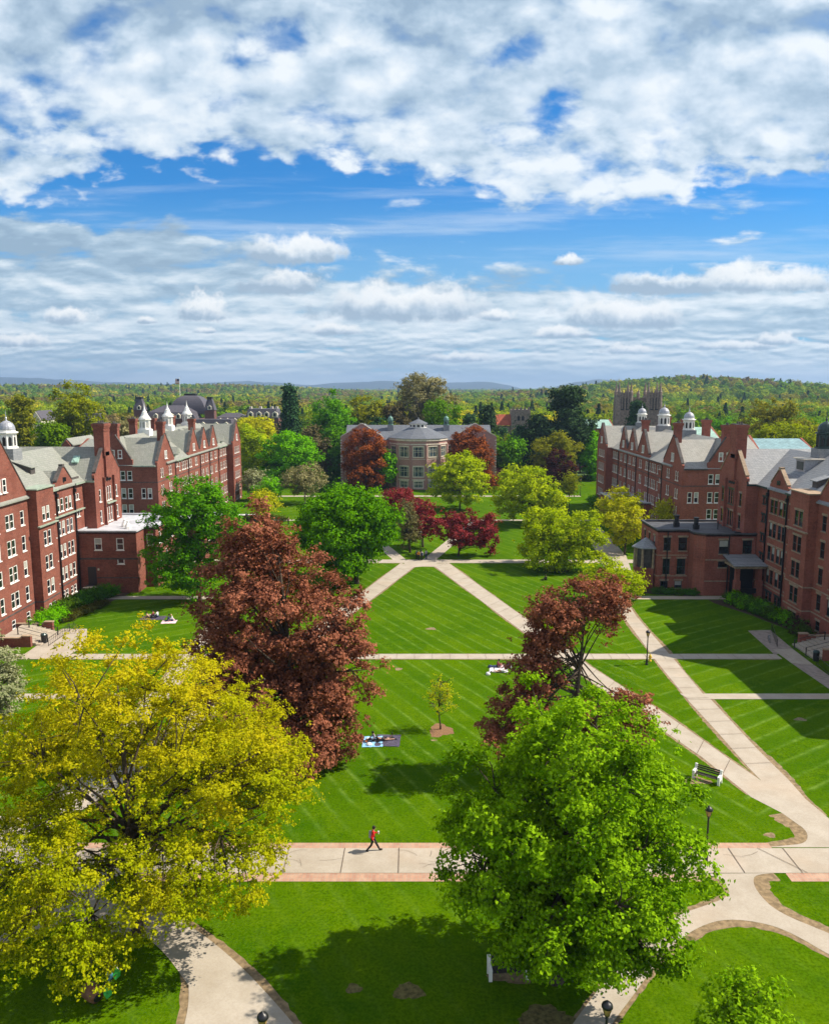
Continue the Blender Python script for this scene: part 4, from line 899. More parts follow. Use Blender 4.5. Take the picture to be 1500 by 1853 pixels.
fR = far_hall(1, 146.8, [11.5, 21, 30.5, 38.4, 45.9, 52.0, 61.5], 'brickR', 'slateF', 'dome', 'long brick hall of five gables with three white domed cupolas, right of the lawn', [(168.5, 1.0), (185.5, 1.12), (203.5, .98)])
fL = far_hall(-1, 152.8, [11.2, 21.3, 30.7, 39.3, 47.8, 57.0, 66.5], 'brickL', 'slateL', 'bell', 'long red brick hall of gables with three white bell-shaped cupolas, left of the lawn', [(171.5, .98), (187.5, .98), (203.5, .98)])

# ------------------------------------------------------------------ low annexes
def flat_block(b, poly, h, brick, roof, rim, faces, nm='wall'):
    """poly: plan ring counter-clockwise; faces: list of (edge index, face or None, windows, style)"""
    w_ = b.mb(); n = len(poly); fd = {f[0]: f for f in faces}
    for i in range(n):
        a, c_ = poly[i], poly[(i + 1) % n]
        if i in fd: facade(w_, b, a, c_, fd[i][1], 0, h, fd[i][2], style=fd[i][3])
        else: w_.poly([(*a, 0), (*c_, 0), (*c_, h), (*a, h)])
    b.part(nm, w_, brick)
    q = b.mb(); q.ext(poly, h - .25, h - .05)
    b.part('roof', q, roof)
    cx = sum(p[0] for p in poly) / n; cy_ = sum(p[1] for p in poly) / n
    q = b.mb()
    for i in range(n):
        a, c_ = Vector(poly[i]), Vector(poly[(i + 1) % n]); d = (c_ - a).normalized(); o = Vector((d.y, -d.x))
        a2, c2 = a - d * .1, c_ + d * .1
        A = [a2 + o * .16, c2 + o * .16, c2 - o * .22, a2 - o * .22]
        q.prism([(p.x, p.y, h + .0 + .0007 * i) for p in A], [(p.x, p.y, h + .22 + .0013 * i) for p in A])
    b.part('parapet', q, rim)
aR = Bld('brick_annex', (42, 118, 0), 'two-storey brick annex with dark flat roof and corner porch, behind the shaded lawn', 'building')
pr = [(41.9, 114.0), (49.1, 114.0), (49.1, 126), (36.0, 126), (36.0, 117.3), (40.6, 117.3), (40.6, 115.0)]
H = 9.0
flat_block(aR, pr, H, 'brickR', 'tar', 'tar', [(0, '-y', [(2.6, 7.2, 1.35, 2.0), (2.6, 4.65, 1.35, .9), (6.0, 7.2, 1.35, 2.0)], 'dark'),
    (3, '-x', [(2.0, 7.0, .8, 1.9), (4.4, 7.0, .8, 1.9), (6.9, 7.0, .8, 1.9), (6.6, 3.7, .9, 2.0)], 'dark'), (4, '-y', [(1.4, 7.0, 1.05, 2.0), (3.7, 7.0, 1.25, 2.0), (1.4, 3.6, 1.05, 2.4), (3.6, 3.6, 1.25, 2.4), (1.2, .85, 1.1, 1.1), (3.3, .85, 1.1, 1.1)], 'dark')])
q = aR.mb()
for z in (2.1, 5.25): q.box(41.95, 49.1, 113.94, 113.995, z, z + .14); q.box(35.94, 40.55, 117.24, 117.295, z, z + .14); q.box(35.94, 35.995, 117.3, 125.9, z, z + .14)
aR.part('belt_course', q, 'stone')
for x in (45.2, 37.4): q = aR.mb(); y = 113.9 if x > 41 else 117.2; q.box(x - .07, x + .07, y - .12, y - .02, 0, 8.9); aR.part('drainpipe', q, 'black')
for (x, y) in ((40.0, 121.5), (42.2, 119.2)):
    q = aR.mb(); q.box(x - .38, x + .38, y - .38, y + .38, H - .05, H + .6); q.lathe(x, y, [(.34, H + .6), (.34, H + 1.5), (.42, H + 1.5), (.42, H + 1.7)], 10); aR.part('roof_vent', q, 'black')
q = aR.mb(); q.lathe(45.2, 118.5, [(.08, H), (.08, H + 1.3)], 6); q.box(46.6, 48.2, 115.4, 115.9, H, H + .12); aR.part('vent_pipe', q, 'black')
# hexagonal corner porch
q = aR.mb(); px, py = 34.9, 119.6; q.lathe(px, py, [(1.75, 0), (1.75, 3.1)], 6); por = aR.part('porch', q, 'brickR')
q = aR.mb(); q.lathe(px, py, [(2.1, 6.1), (2.1, 6.25), (.05, 7.6)], 6); aR.part('porch_roof', q, 'slateR', por)
q = aR.mb()
for i in range(6): a = i * math.pi / 3; q.lathe(px + 1.6 * math.cos(a), py + 1.6 * math.sin(a), [(.22, 3.1), (.17, 6.1)], 8)
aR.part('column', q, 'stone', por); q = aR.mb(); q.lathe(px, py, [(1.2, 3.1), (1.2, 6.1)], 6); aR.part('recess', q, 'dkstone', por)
# entrance porch on two stout piers
q = aR.mb()
for x in (45.3, 48.4): q.box(x - .4, x + .4, 110.2, 111.0, 0, 3.1); q.box(x - .28, x + .28, 110.3, 110.9, 3.1, 4.9)
pp = aR.part('entrance_pier', q, 'brickR', label='brick and stone porch piers')
q = aR.mb(); q.box(44.7, 49.0, 109.9, 113.85, 4.9, 5.25); aR.part('porch_beam', q, 'stone'); q = aR.mb(); q.prism([(44.4, 109.6, 5.27), (49.1, 109.6, 5.27), (49.1, 113.9, 6.0), (44.4, 113.9, 6.0)], [(44.4, 109.6, 5.4), (49.1, 109.6, 5.4), (49.1, 113.9, 6.15), (44.4, 113.9, 6.15)]); aR.part('porch_roof', q, 'slateR')
q = aR.mb(); q.box(45.6, 48.9, 113.8, 113.99, 0.2, 4.6); aR.part('doorway', q, 'black'); q = aR.mb(); q.box(45.7, 48.0, 110.35, 110.5, 1.3, 2.0); aR.part('railing', q, 'black')
aR.finish()
aL = Bld('brick_annex', (-44, 119, 0), 'dark brick annex with white flat roof and black door, beside the left hall', 'building')
flat_block(aL, [(-49.1, 115.7), (-40.6, 115.7), (-40.6, 119.3), (-38.9, 119.3), (-38.9, 132), (-49.1, 132)], 9.1, 'brickL', 'wroof', 'wroof', [
    (0, '-y', [(2.9, 7.3, 1.1, 1.8), (6.1, 7.3, 1.1, 1.8), (6.1, 4.75, 1.05, .85)], 'white'), (2, '-y', [(.8, 7.3, 1.0, 1.8)], 'white'), (3, '+x', [(2, 7.3, 1.0, 1.9), (5, 7.3, 1.0, 1.9), (8, 7.3, 1.0, 1.9), (2, 4.0, 1.0, 2.0), (5, 4, 1.0, 2.0)], 'white')])
q = aL.mb(); q.box(-47.9, -46.7, 115.6, 115.69, 1.2, 3.9); aL.part('door', q, 'black'); q = aL.mb(); q.lathe(-46.3, 115.55, [(.12, 3.4), (.16, 3.5), (.12, 3.7)], 8); aL.part('wall_lamp', q, 'cream')
q = aL.mb(); q.box(-48.2, -46.4, 113.9, 115.69, 0, 1.15); q.box(-46.4, -45.9, 114.1, 115.69, 0, .8); q.box(-45.9, -45.4, 114.1, 115.69, 0, .4); aL.part('doorstep', q, 'dkstone')
q = aL.mb(); q.box(-49.1, -40.5, 115.64, 115.695, 5.0, 5.25); q.box(-46.6, -40.5, 115.64, 115.695, 2.2, 2.35); aL.part('belt_course', q, 'dkstone')
for (x, y) in ((-42.9, 119), (-43.9, 120.5)): q = aL.mb(); q.lathe(x, y, [(.5, 9.05), (.5, 9.35), (.2, 9.9), (.25, 10.2), (.02, 10.3)], 8); aL.part('roof_vent', q, 'white')
q = aL.mb(); q.box(-42, -40, 125, 127, 9.05, 9.7); aL.part('skylight', q, 'wroof')
aL.finish()
aL2 = Bld('brick_annex', (-38, 140, 0), 'brick wing with white-edged flat roof, half hidden behind the leafy tree by the left halls', 'building')
flat_block(aL2, [(-48.9, 138), (-36.5, 138), (-36.5, 152), (-48.9, 152)], 6.2, 'brickL', 'wroof', 'wroof', [(0, '-y', [(3, 4.2, 1, 1.8), (6, 4.2, 1, 1.8), (9, 4.2, 1, 1.8), (3, 1.4, 1.1, 1.2), (6, 1.4, 1.1, 1.2)], 'white'), (1, '+x', [(3, 4, 1, 1.8), (7, 4, 1, 1.8)], 'white')]); aL2.finish()
aR2 = Bld('brick_annex', (46, 172, 0), 'low dark annex with white flat roof, behind the yellow-green shrubs at right', 'building')
flat_block(aR2, [(43.0, 165), (54.5, 165), (54.5, 181), (41.5, 181)][:3] + [(42.0, 181)], 6.2, 'brickR', 'wroof', 'wroof', [(0, '-y', [(3.2, 4.1, 1.5, 1.9), (7.5, 4.1, 1.5, 1.9), (10.3, 4.1, 1.0, 1.9)], 'white')]); aR2.finish()

# ------------------------------------------------------------------ hall at the head of the lawn
C = Bld('academic_hall', (1.15, 250, 0), 'symmetrical pink-brown brick hall with faceted centre and lantern roof at the head of the lawn')
w_ = C.mb(); ccx, ccy, ap = 1.15, 244.8, 8.5
seg = 2 * ap * math.tan(math.pi / 12); rad = ap / math.cos(math.pi / 12)
ring = [(ccx + rad * math.sin(R(15 + 30 * i - 0)), ccy - rad * math.cos(R(15 + 30 * i))) for i in range(-4, 4)]
lime, fr_ = C.mb(), C.mb()
facets = []
for i in range(-3, 4):
    a = ring[i + 3]; c_ = ring[i + 4]; nx, ny = math.sin(R(30 * i)), -math.cos(R(30 * i))
    wl = [(seg / 2, 11.1, 3.0, 3.0), (seg / 2, 5.3, 3.0, 3.0), (seg / 2, 1.5, 2.7, 1.9)]
    ok = facade(w_, C, a, c_, (nx, ny), 0, 14.3, wl)
    for (q_, z, ww_, hh_) in ok:
        t_ = q_ / seg; x, y = a[0] + (c_[0] - a[0]) * t_, a[1] + (c_[1] - a[1]) * t_; me = win_meshes('hall', ww_, hh_)
        o = link('window', me[0], M['cream'], C.e); o.location = (x - C.o[0], y - C.o[1], z); o.rotation_euler = (0, 0, R(30 * i) + math.pi)
        link('pane', me[1], M['blueglass'], o); link('sill', me[2], M['lime'], o)
    for z0, z1, pj in ((2.75, 3.1, .1), (13.2, 13.5, .14), (14.3, 14.9, .3), (8.9, 9.05, .05)):
        d = pj; lime.prism([(a[0] + nx * .0, a[1], z0), (c_[0], c_[1], z0), (c_[0] + (c_[0] - ccx) / rad * d, c_[1] + (c_[1] - ccy) / rad * d, z0), (a[0] + (a[0] - ccx) / rad * d, a[1] + (a[1] - ccy) / rad * d, z0)],
                   [(a[0], a[1], z1), (c_[0], c_[1], z1), (c_[0] + (c_[0] - ccx) / rad * d, c_[1] + (c_[1] - ccy) / rad * d, z1), (a[0] + (a[0] - ccx) / rad * d, a[1] + (a[1] - ccy) / rad * d, z1)])
    fr_.lathe(a[0] + (a[0] - ccx) / rad * .12, a[1] + (a[1] - ccy) / rad * .12, [(.42, 0), (.42, 13.2)], 4, R(30 * i))
# front walls of the wings and end pavilions
wings = [(-22.3, -9.5, 243.6), (11.8, 24.7, 243.6)]
for x0, x1, y in wings:
    wl = [(2.2 + 3.4 * k2, z, 1.5, h) for k2 in range(4) for z, h in ((11.1, 2.4), (5.3, 2.6), (1.5, 1.6))]
    facade(w_, C, (x0, y), (x1, y), '-y', 0, 14.2, wl, style='hall')
for x0, x1 in ((-9.5, -6.6), (8.9, 11.8)): facade(w_, C, (x0, 245), (x1, 245), '-y', 0, 14.2, [(1.45, 11.1, 1.4, 2.6), (1.45, 5.3, 1.4, 2.6)], style='hall')
for x in (-9.5, 11.8): w_.poly([(x, 243.6, 0), (x, 245, 0), (x, 245, 14.2), (x, 243.6, 14.2)])
for x in (-22.3, 24.7): w_.poly([(x, 243.6, 0), (x, 261, 0), (x, 261, 14.2), (x, 243.6, 14.2)])
w_.poly([(-22.3, 261, 0), (24.7, 261, 0), (24.7, 261, 14.2), (-22.3, 261, 14.2)])
C.part('wall', w_, 'brickC'); C.part('stone_band', lime, 'lime'); C.part('pilaster', fr_, 'brickC')
for x0, x1, y in wings:
    xm = (x0 + x1) / 2; pr = [(x0, 14.2), (x0, 14.9), (x0 + .5, 15.4), (x0 + 2.2, 16.3), (xm - .4, 18.9), (xm + .4, 18.9), (x1 - 2.2, 16.3), (x1 - .5, 15.4), (x1, 14.9), (x1, 14.2)]
    q = C.mb(); q.prism([(x, y, z) for x, z in pr], [(x, y + .5, z) for x, z in pr]); o = C.part('gable', q, 'brickC'); q = C.mb()
    for A, B_ in zip(pr[1:-1], pr[2:-1]): q.prism([(A[0], y - .1, A[1] + .02), (B_[0], y - .1, B_[1] + .02), (B_[0], y - .1, B_[1] + .3), (A[0], y - .1, A[1] + .3)], [(A[0], y + .6, A[1] + .02), (B_[0], y + .6, B_[1] + .02), (B_[0], y + .6, B_[1] + .3), (A[0], y + .6, A[1] + .3)])
    C.part('coping', q, 'lime', o)
    q = C.mb(); q.prism([(x0, y + .5, 14.2), (xm, y + .5, 18.4), (x1, y + .5, 14.2)], [(x0, 261, 14.2), (xm, 261, 18.4), (x1, 261, 14.2)]); C.part('wing_roof', q, 'slateC')
q = C.mb(); q.prism([(-21, 244.9, 14.2), (-21, 252.8, 18.3), (-21, 261, 14.2)], [(23.5, 244.9, 14.2), (23.5, 252.8, 18.3), (23.5, 261, 14.2)]); C.part('main_roof', q, 'slateC')
q = C.mb(); rt = R(-75)
q.lathe(ccx, ccy, [(rad + .45, 14.9), (rad + .45, 15.0), (2.9, 17.9), (2.7, 17.9)], 12, rt); C.part('centre_roof', q, 'slateC')
q = C.mb(); q.lathe(ccx, ccy, [(2.6, 17.9), (2.6, 19.0), (2.85, 19.05), (2.85, 19.15)], 12, rt); o = C.part('lantern', q, 'white'); q = C.mb()
for i in range(12):
    a = R(30 * i); c_, s_ = math.cos(a), math.sin(a); q.prism([(ccx + 2.53 * c_ - s_ * t2, ccy + 2.53 * s_ + c_ * t2, z) for t2, z in ((-.4, 18.15), (.4, 18.15), (.4, 18.75), (-.4, 18.75))], [(ccx + 2.57 * c_ - s_ * t2, ccy + 2.57 * s_ + c_ * t2, z) for t2, z in ((-.4, 18.15), (.4, 18.15), (.4, 18.75), (-.4, 18.75))])
C.part('louvre', q, 'black', o); q = C.mb(); q.lathe(ccx, ccy, [(3.0, 19.15), (.3, 20.4), (.25, 20.7), (.02, 20.9)], 12, rt); C.part('lantern_roof', q, 'slateC', o)
for x in (-7.4, 9.8): cupola(C, x, 250.5, 18.0, .72, 'verd')
for x in (-20.5, 22.9):
    q = C.mb(); sx = 1 if x > 0 else -1; xx = -22.3 if x < 0 else 24.7
    for k2 in range(18): z = .3 + k2 * .8; e2 = .5 if k2 % 2 else .3; q.box(xx + sx * .04, xx - sx * e2, 243.54, 243.6, z, z + .4)
    C.part('quoins', q, 'lime')
C.finish()

# ------------------------------------------------------------------ distant buildings
def hip(b, nm, x0, x1, y0, y1, z0, z1, ins, mat, parent=None):
    q = b.mb(); q.prism([(x0, y0, z0), (x1, y0, z0), (x1, y1, z0), (x0, y1, z0)], [(x0 + ins, y0 + ins, z1), (x1 - ins, y0 + ins, z1), (x1 - ins, y1 - ins, z1), (x0 + ins, y1 - ins, z1)]); return b.part(nm, q, mat, parent)
Y0 = 410.0
mbld = Bld('mansard_building', (-105, Y0, 0), 'large old building with purple-grey mansard roofs, domed centre and two towers, far left among trees')
def bx(px0, px1, y=Y0): return atY(px0, 740, y)[0], atY(px1, 740, y)[0]
def bz(py, y=Y0): return atY(400, py, y)[1]
q = mbld.mb(); x0, x1 = bx(243, 420); q.box(x0, x1, Y0, Y0 + 18, 0, bz(758)); xa, xb = bx(385, 448, Y0 + 4); q.box(xa, xb, Y0 + 4, Y0 + 16, 0, bz(765)); xa, xb = bx(443, 503); q.box(xa, xb, Y0 + .5, Y0 + 15, 0, bz(757))
xa, xb = bx(338, 420); q.box(xa, xb, Y0 - 12, Y0, 0, bz(776, Y0 - 12)); xa, xb = bx(88, 250, Y0 - 15); q.box(xa, xb, Y0 - 15, Y0 - 1, 0, bz(786, Y0 - 15))
mbld.part('wall', q, 'brickM')
def dormers(px_list, y, z, sc=1.0):
    for px_ in px_list:
        x = atY(px_, 740, y)[0]; q = mbld.mb(); q.prism([(x - 1.1 * sc, y - .5, z), (x + 1.1 * sc, y - .5, z), (x + 1.1 * sc, y - .5, z + 1.7 * sc), (x, y - .5, z + 2.5 * sc), (x - 1.1 * sc, y - .5, z + 1.7 * sc)], [(x - 1.1 * sc, y + 2, z), (x + 1.1 * sc, y + 2, z), (x + 1.1 * sc, y + 2, z + 1.7 * sc), (x, y + 2, z + 2.5 * sc), (x - 1.1 * sc, y + 2, z + 1.7 * sc)])
        o = mbld.part('dormer', q, 'cream'); q = mbld.mb(); q.box(x - .5 * sc, x + .5 * sc, y - .58, y - .51, z + .3 * sc, z + 1.7 * sc); mbld.part('pane', q, 'dkglass', o)
xa, xb = bx(262, 350); hip(mbld, 'mansard_roof', xa, xb, Y0, Y0 + 16, bz(758), bz(746), 1.2, 'slateM'); hip(mbld, 'upper_roof', xa + 1.2, xb - 1.2, Y0 + 1.2, Y0 + 14.8, bz(746) + .02, bz(734), 6.2, 'slateM')
dormers((281, 297, 310, 322), Y0, bz(757))
xa, xb = bx(308, 372, Y0 + 12); xm = (xa + xb) / 2
q = mbld.mb(); n = 10
for i in range(n):
    t0_, t1_ = i / n, (i + 1) / n; f0, f1 = math.cos(t0_ * 1.35), math.cos(t1_ * 1.35); h0, h1 = bz(750) + (bz(716) - bz(750)) * math.sin(t0_ * 1.5708), bz(750) + (bz(716) - bz(750)) * math.sin(t1_ * 1.5708)
    hw = (xb - xa) / 2; q.prism([(xm - hw * f0, Y0 + 19 - 8 * f0, h0), (xm + hw * f0, Y0 + 19 - 8 * f0, h0), (xm + hw * f0, Y0 + 19 + 8 * f0, h0), (xm - hw * f0, Y0 + 19 + 8 * f0, h0)], [(xm - hw * f1, Y0 + 19 - 8 * f1, h1), (xm + hw * f1, Y0 + 19 - 8 * f1, h1), (xm + hw * f1, Y0 + 19 + 8 * f1, h1), (xm - hw * f1, Y0 + 19 + 8 * f1, h1)])
mbld.part('dome', q, 'slateM')
q = mbld.mb(); q.box(xm - 3, xm + 3, Y0 + 17, Y0 + 21, bz(716), bz(716) + 1.0); mbld.part('dome_railing', q, 'black')
for (p0, p1) in ((243, 261), (371, 388)):
    xa, xb = bx(p0, p1); q = mbld.mb(); q.box(xa, xb, Y0 - 1, Y0 + 4, bz(770), bz(742)); mbld.part('tower_wall', q, 'brickM'); o = hip(mbld, 'tower_roof', xa - .3, xb + .3, Y0 - 1.3, Y0 + 4.3, bz(742) + .02, bz(721), 1.6, 'slateM'); q = mbld.mb(); q.box(xa + 1.1, xb - 1.1, Y0 - .2, Y0 + 3, bz(721) + .02, bz(718)); mbld.part('crest', q, 'black', o); dormers(((p0 + p1) / 2,), Y0 - .9, bz(741), .9)
xa, xb = bx(338, 420, Y0 - 12); hip(mbld, 'mansard_roof', xa, xb, Y0 - 12, Y0, bz(776, Y0 - 12), bz(759, Y0 - 12), 1.2, 'slateM'); dormers((336 + 14, 366, 390, 408), Y0 - 12, bz(774, Y0 - 12), 1.15)
xa, xb = bx(385, 448, Y0 + 4); hip(mbld, 'mansard_roof', xa, xb, Y0 + 4, Y0 + 16, bz(765), bz(756), 1, 'slateM'); hip(mbld, 'upper_roof', xa + 1, xb - 1, Y0 + 5, Y0 + 15, bz(756) + .02, bz(748), 4.5, 'slateM'); dormers((398, 411, 424, 437), Y0 + 4, bz(765), .9)
xa, xb = bx(443, 503); hip(mbld, 'mansard_roof', xa, xb, Y0 + .5, Y0 + 15, bz(757), bz(740), 1.3, 'slateM'); dormers((453, 468, 482, 497), Y0 + .5, bz(755), 1.2)
q = mbld.mb()
for t_ in (.1, .4, .75, .9): q.box(xa + (xb - xa) * t_ - .6, xa + (xb - xa) * t_ + .6, Y0 + 6, Y0 + 8, bz(740), bz(736))
mbld.part('chimney', q, 'lime')
xa, xb = bx(88, 250, Y0 - 15); hip(mbld, 'lower_roof', xa, xb, Y0 - 15, Y0 - 1, bz(786, Y0 - 15), bz(771, Y0 - 15), 5, 'slateM')
xa, xb = bx(148, 186, Y0 - 20); q = mbld.mb(); q.box(xa, xb, Y0 - 22, Y0 - 15.1, 0, bz(772, Y0 - 20)); mbld.part('pavilion_wall', q, 'cream'); hip(mbld, 'pavilion_roof', xa, xb, Y0 - 22, Y0 - 15.1, bz(772, Y0 - 20), bz(748, Y0 - 20), 1.6, 'slateM')
mbld.finish()
fx = atY(326, 716, Y0 + 19)[0]; zt_ = atY(326, 716, Y0 + 19)[1]
fp = empty('flagpole', (fx, Y0 + 19, zt_), 0, 'tall white flagpole with a flag on the far domed roof', 'flagpole')
q = MB((fx, Y0 + 19, zt_)); q.lathe(fx, Y0 + 19, [(.16, zt_), (.09, zt_ + 9.2), (.18, zt_ + 9.4), (.02, zt_ + 9.6)], 8); q.build('pole', M['white'], fp)
for i in range(7): q = MB((fx, Y0 + 19, zt_)); z = zt_ + 6.3 + i * .36; q.box(fx - .15 - .0, fx - 2.4 + i * .05, Y0 + 18.95, Y0 + 19.05, z, z + .36); q.build('flag_stripe', M['redroof' if i % 2 == 0 else 'white'], fp)
q = MB((fx, Y0 + 19, zt_)); q.box(fx - .15, fx - 1.2, Y0 + 18.88, Y0 + 19.12, zt_ + 7.7, zt_ + 8.83); q.build('flag_canton', M['navy'], fp)

# gothic twin-turret tower
Yg = 330.0; gx0, gx1 = atY(1117, 750, Yg)[0], atY(1196, 750, Yg)[0]; gz = lambda py: atY(1150, py, Yg)[1]
gt = Bld('gothic_tower', ((gx0 + gx1) / 2, Yg + 8, 0), 'grey-brown stone gothic tower with clustered pinnacles, behind the right hall', 'tower')
tw = atY(1143, 750, Yg)[0] - gx0
q = gt.mb(); q.box(gx0 + tw, gx1 - tw, Yg + 2, Yg + 5.5, 0, gz(722)); q.box(gx0, gx0 + tw, Yg, Yg + tw, 0, gz(714)); q.box(gx1 - tw, gx1, Yg, Yg + tw, 0, gz(714)); gt.part('wall', q, 'goth')
for bx0 in (gx0, gx1 - tw):
    q = gt.mb()
    for ix in (0, 1):
        for iy in (0, 1):
            x = bx0 + .5 + ix * (tw - 1); y = Yg + .4 + iy * (tw - .9); q.lathe(x, y, [(1.0, 0), (1.0, gz(733)), (.78, gz(722)), (.8, gz(709)), (.62, gz(708)), (.34, gz(700)), (.06, gz(690))], 8)
    for k2 in range(3):
        x = bx0 + tw * (.3 + .2 * k2); q.lathe(x, Yg - .1, [(.4, gz(740)), (.36, gz(712)), (.06, gz(702))], 6)
    for k2 in range(6): x = bx0 + .9 + k2 * (tw - 1.8) / 5; q.box(x - .28, x + .28, Yg + .05, Yg + .6, gz(714), gz(710.5))
    gt.part('pinnacle', q, 'goth')
    q = gt.mb()
    for k2 in (0, 1): x = bx0 + tw * (.33 + .34 * k2); q.prism([(x - .7, Yg - .05, gz(742)), (x + .7, Yg - .05, gz(742)), (x + .7, Yg - .05, gz(722)), (x, Yg - .05, gz(717)), (x - .7, Yg - .05, gz(722))], [(x - .7, Yg - .001, gz(742)), (x + .7, Yg - .001, gz(742)), (x + .7, Yg - .001, gz(722)), (x, Yg - .001, gz(717)), (x - .7, Yg - .001, gz(722))])
    gt.part('lancet_window', q, 'black')
q = gt.mb(); xm = (gx0 + gx1) / 2; q.lathe(xm, Yg + 2.5, [(.7, gz(735)), (.7, gz(713)), (.05, gz(704))], 8)
for k2 in range(7): x = gx0 + tw + .6 + k2 * (gx1 - gx0 - 2 * tw - 1.2) / 6; q.box(x - .3, x + .3, Yg + 1.9, Yg + 2.5, gz(722), gz(719))
gt.part('parapet', q, 'goth'); q = gt.mb()
for k2 in (-1, 1): x = xm + k2 * 2.0; q.box(x - 1, x + 1, Yg + 1.93, Yg + 1.99, gz(760), gz(733))
gt.part('great_window', q, 'black'); gt.finish()

# low church tower with an orange tiled nave
Yt = 355.0; cx0, cx1 = atY(926, 750, Yt)[0], atY(959, 750, Yt)[0]; cz = lambda py: atY(940, py, Yt)[1]
ch = Bld('church', (cx0, Yt, 0), 'square brown stone church tower with orange tiled nave, far off between the trees', 'church')
q = ch.mb(); q.box(cx0, cx1, Yt, Yt + 8, 0, cz(741)); q.box(cx0 - 5.6, cx0, Yt + 1, Yt + 7, 0, cz(772))
for k2 in range(5): x = cx0 + .6 + k2 * (cx1 - cx0 - 1.2) / 4; q.box(x - .45, x + .45, Yt - .05, Yt + .4, cz(741), cz(737))
for x in (cx0 + .4, cx1 - .4): q.box(x - .6, x + .6, Yt - .35, Yt - .02, 0, cz(744))
q.box(cx0 - .2, cx1 + .2, Yt - .2, Yt - .01, cz(745), cz(743)); ch.part('wall', q, 'goth'); q = ch.mb()
for k2 in (-1, 1): x = (cx0 + cx1) / 2 + k2 * .9; q.prism([(x - .6, Yt - .08, cz(761)), (x + .6, Yt - .08, cz(761)), (x + .6, Yt - .08, cz(754)), (x, Yt - .08, cz(752)), (x - .6, Yt - .08, cz(754))], [(x - .6, Yt - .01, cz(761)), (x + .6, Yt - .01, cz(761)), (x + .6, Yt - .01, cz(754)), (x, Yt - .01, cz(752)), (x - .6, Yt - .01, cz(754))])
ch.part('belfry_opening', q, 'black'); q = ch.mb(); q.prism([(cx0 - 6.5, Yt + .5, cz(770)), (cx0 - 6.5, Yt + 4, cz(750)), (cx0 - 6.5, Yt + 7.5, cz(770))], [(cx0 - .05, Yt + .5, cz(770)), (cx0 - .05, Yt + 4, cz(750)), (cx0 - .05, Yt + 7.5, cz(770))]); ch.part('roof', q, 'redroof'); ch.finish()

def gabled(name, label, x0, x1, y0, y1, ze, zr, wall, roof, axis='x', cat='building', extra=None):
    b = Bld(name, ((x0 + x1) / 2, (y0 + y1) / 2, 0), label, cat); q = b.mb()
    if axis == 'x':
        ym = (y0 + y1) / 2; sec = lambda x: [(x, y0, 0), (x, y0, ze), (x, ym, zr - .15), (x, y1, ze), (x, y1, 0)]; q.prism(sec(x0), sec(x1)); b.part('wall', q, wall); q = b.mb()
        for a, c_ in (((y0 - .4, ze - .1), (ym, zr)), ((ym, zr), (y1 + .4, ze - .1))): q.prism([(x0 + .3, a[0], a[1]), (x0 + .3, c_[0], c_[1]), (x0 + .3, c_[0], c_[1] + .2), (x0 + .3, a[0], a[1] + .2)], [(x1 - .3, a[0], a[1]), (x1 - .3, c_[0], c_[1]), (x1 - .3, c_[0], c_[1] + .2), (x1 - .3, a[0], a[1] + .2)])
        b.part('roof', q, roof); q = b.mb()
        for x in (x0 - .1, x1 - .35): q.prism([(x, y0 - .2, ze), (x, ym, zr + .35), (x, y1 + .2, ze), (x, ym, zr - .3)], [(x + .45, y0 - .2, ze), (x + .45, ym, zr + .35), (x + .45, y1 + .2, ze), (x + .45, ym, zr - .3)])
        b.part('parapet', q, wall)
    else:
        xm = (x0 + x1) / 2; sec = lambda y: [(x0, y, 0), (x0, y, ze), (xm, y, zr - .15), (x1, y, ze), (x1, y, 0)]; q.prism(sec(y0), sec(y1)); b.part('wall', q, wall); q = b.mb()
        for a, c_ in (((x0 - .4, ze - .1), (xm, zr)), ((xm, zr), (x1 + .4, ze - .1))): q.prism([(a[0], y0 + .3, a[1]), (c_[0], y0 + .3, c_[1]), (c_[0], y0 + .3, c_[1] + .2), (a[0], y0 + .3, a[1] + .2)], [(a[0], y1 - .3, a[1]), (c_[0], y1 - .3, c_[1]), (c_[0], y1 - .3, c_[1] + .2), (a[0], y1 - .3, a[1] + .2)])
        b.part('roof', q, roof)
    if extra: extra(b)
    b.finish(); return b
def P(px, py, Y): return atY(px, py, Y)
gabled('green_roofed_hall', 'brick building with long pale green copper roof, left of the gothic tower', P(1057, 770, 300)[0], P(1112, 770, 300)[0], 300, 316, P(1080, 775, 300)[1], P(1080, 760, 308)[1], 'brickR', 'copper')
gabled('copper_roofed_building', 'brick wing with striped green copper roof, behind the chimneys of the right far hall', P(1258, 780, 215)[0], P(1303, 780, 215)[0], 215, 228, P(1280, 793, 215)[1], P(1280, 774, 221)[1], 'brickR', 'copper')
gabled('metal_roofed_building', 'brick wing with blue-green ribbed metal roof, at the right behind the slate roofs', P(1371, 800, 160)[0], P(1476, 800, 160)[0], 160, 172, P(1400, 817, 160)[1], P(1400, 795, 166)[1], 'brickR', 'seam')
gabled('slate_roofed_wing', 'brick wing with a pale slate roof and dark gable end, behind the right near hall', P(1325, 800, 150)[0], P(1376, 800, 150)[0], 150, 160, P(1350, 816, 150)[1], P(1350, 790, 155)[1], 'brickR', 'slateF')
gabled('slate_roofed_wing', 'brick wing with pale grey roof, behind the left near hall beside its chimney', P(141, 800, 168)[0], P(184, 800, 168)[0], 168, 178, P(160, 811, 168)[1], P(160, 796, 173)[1], 'brickL', 'slateL')
gabled('slate_roofed_wing', 'small dark brick gable poking above the left near roof', P(112, 800, 172)[0], P(127, 800, 172)[0], 172, 186, P(120, 806, 172)[1], P(120, 795, 172)[1], 'brickL', 'slateL', 'y')
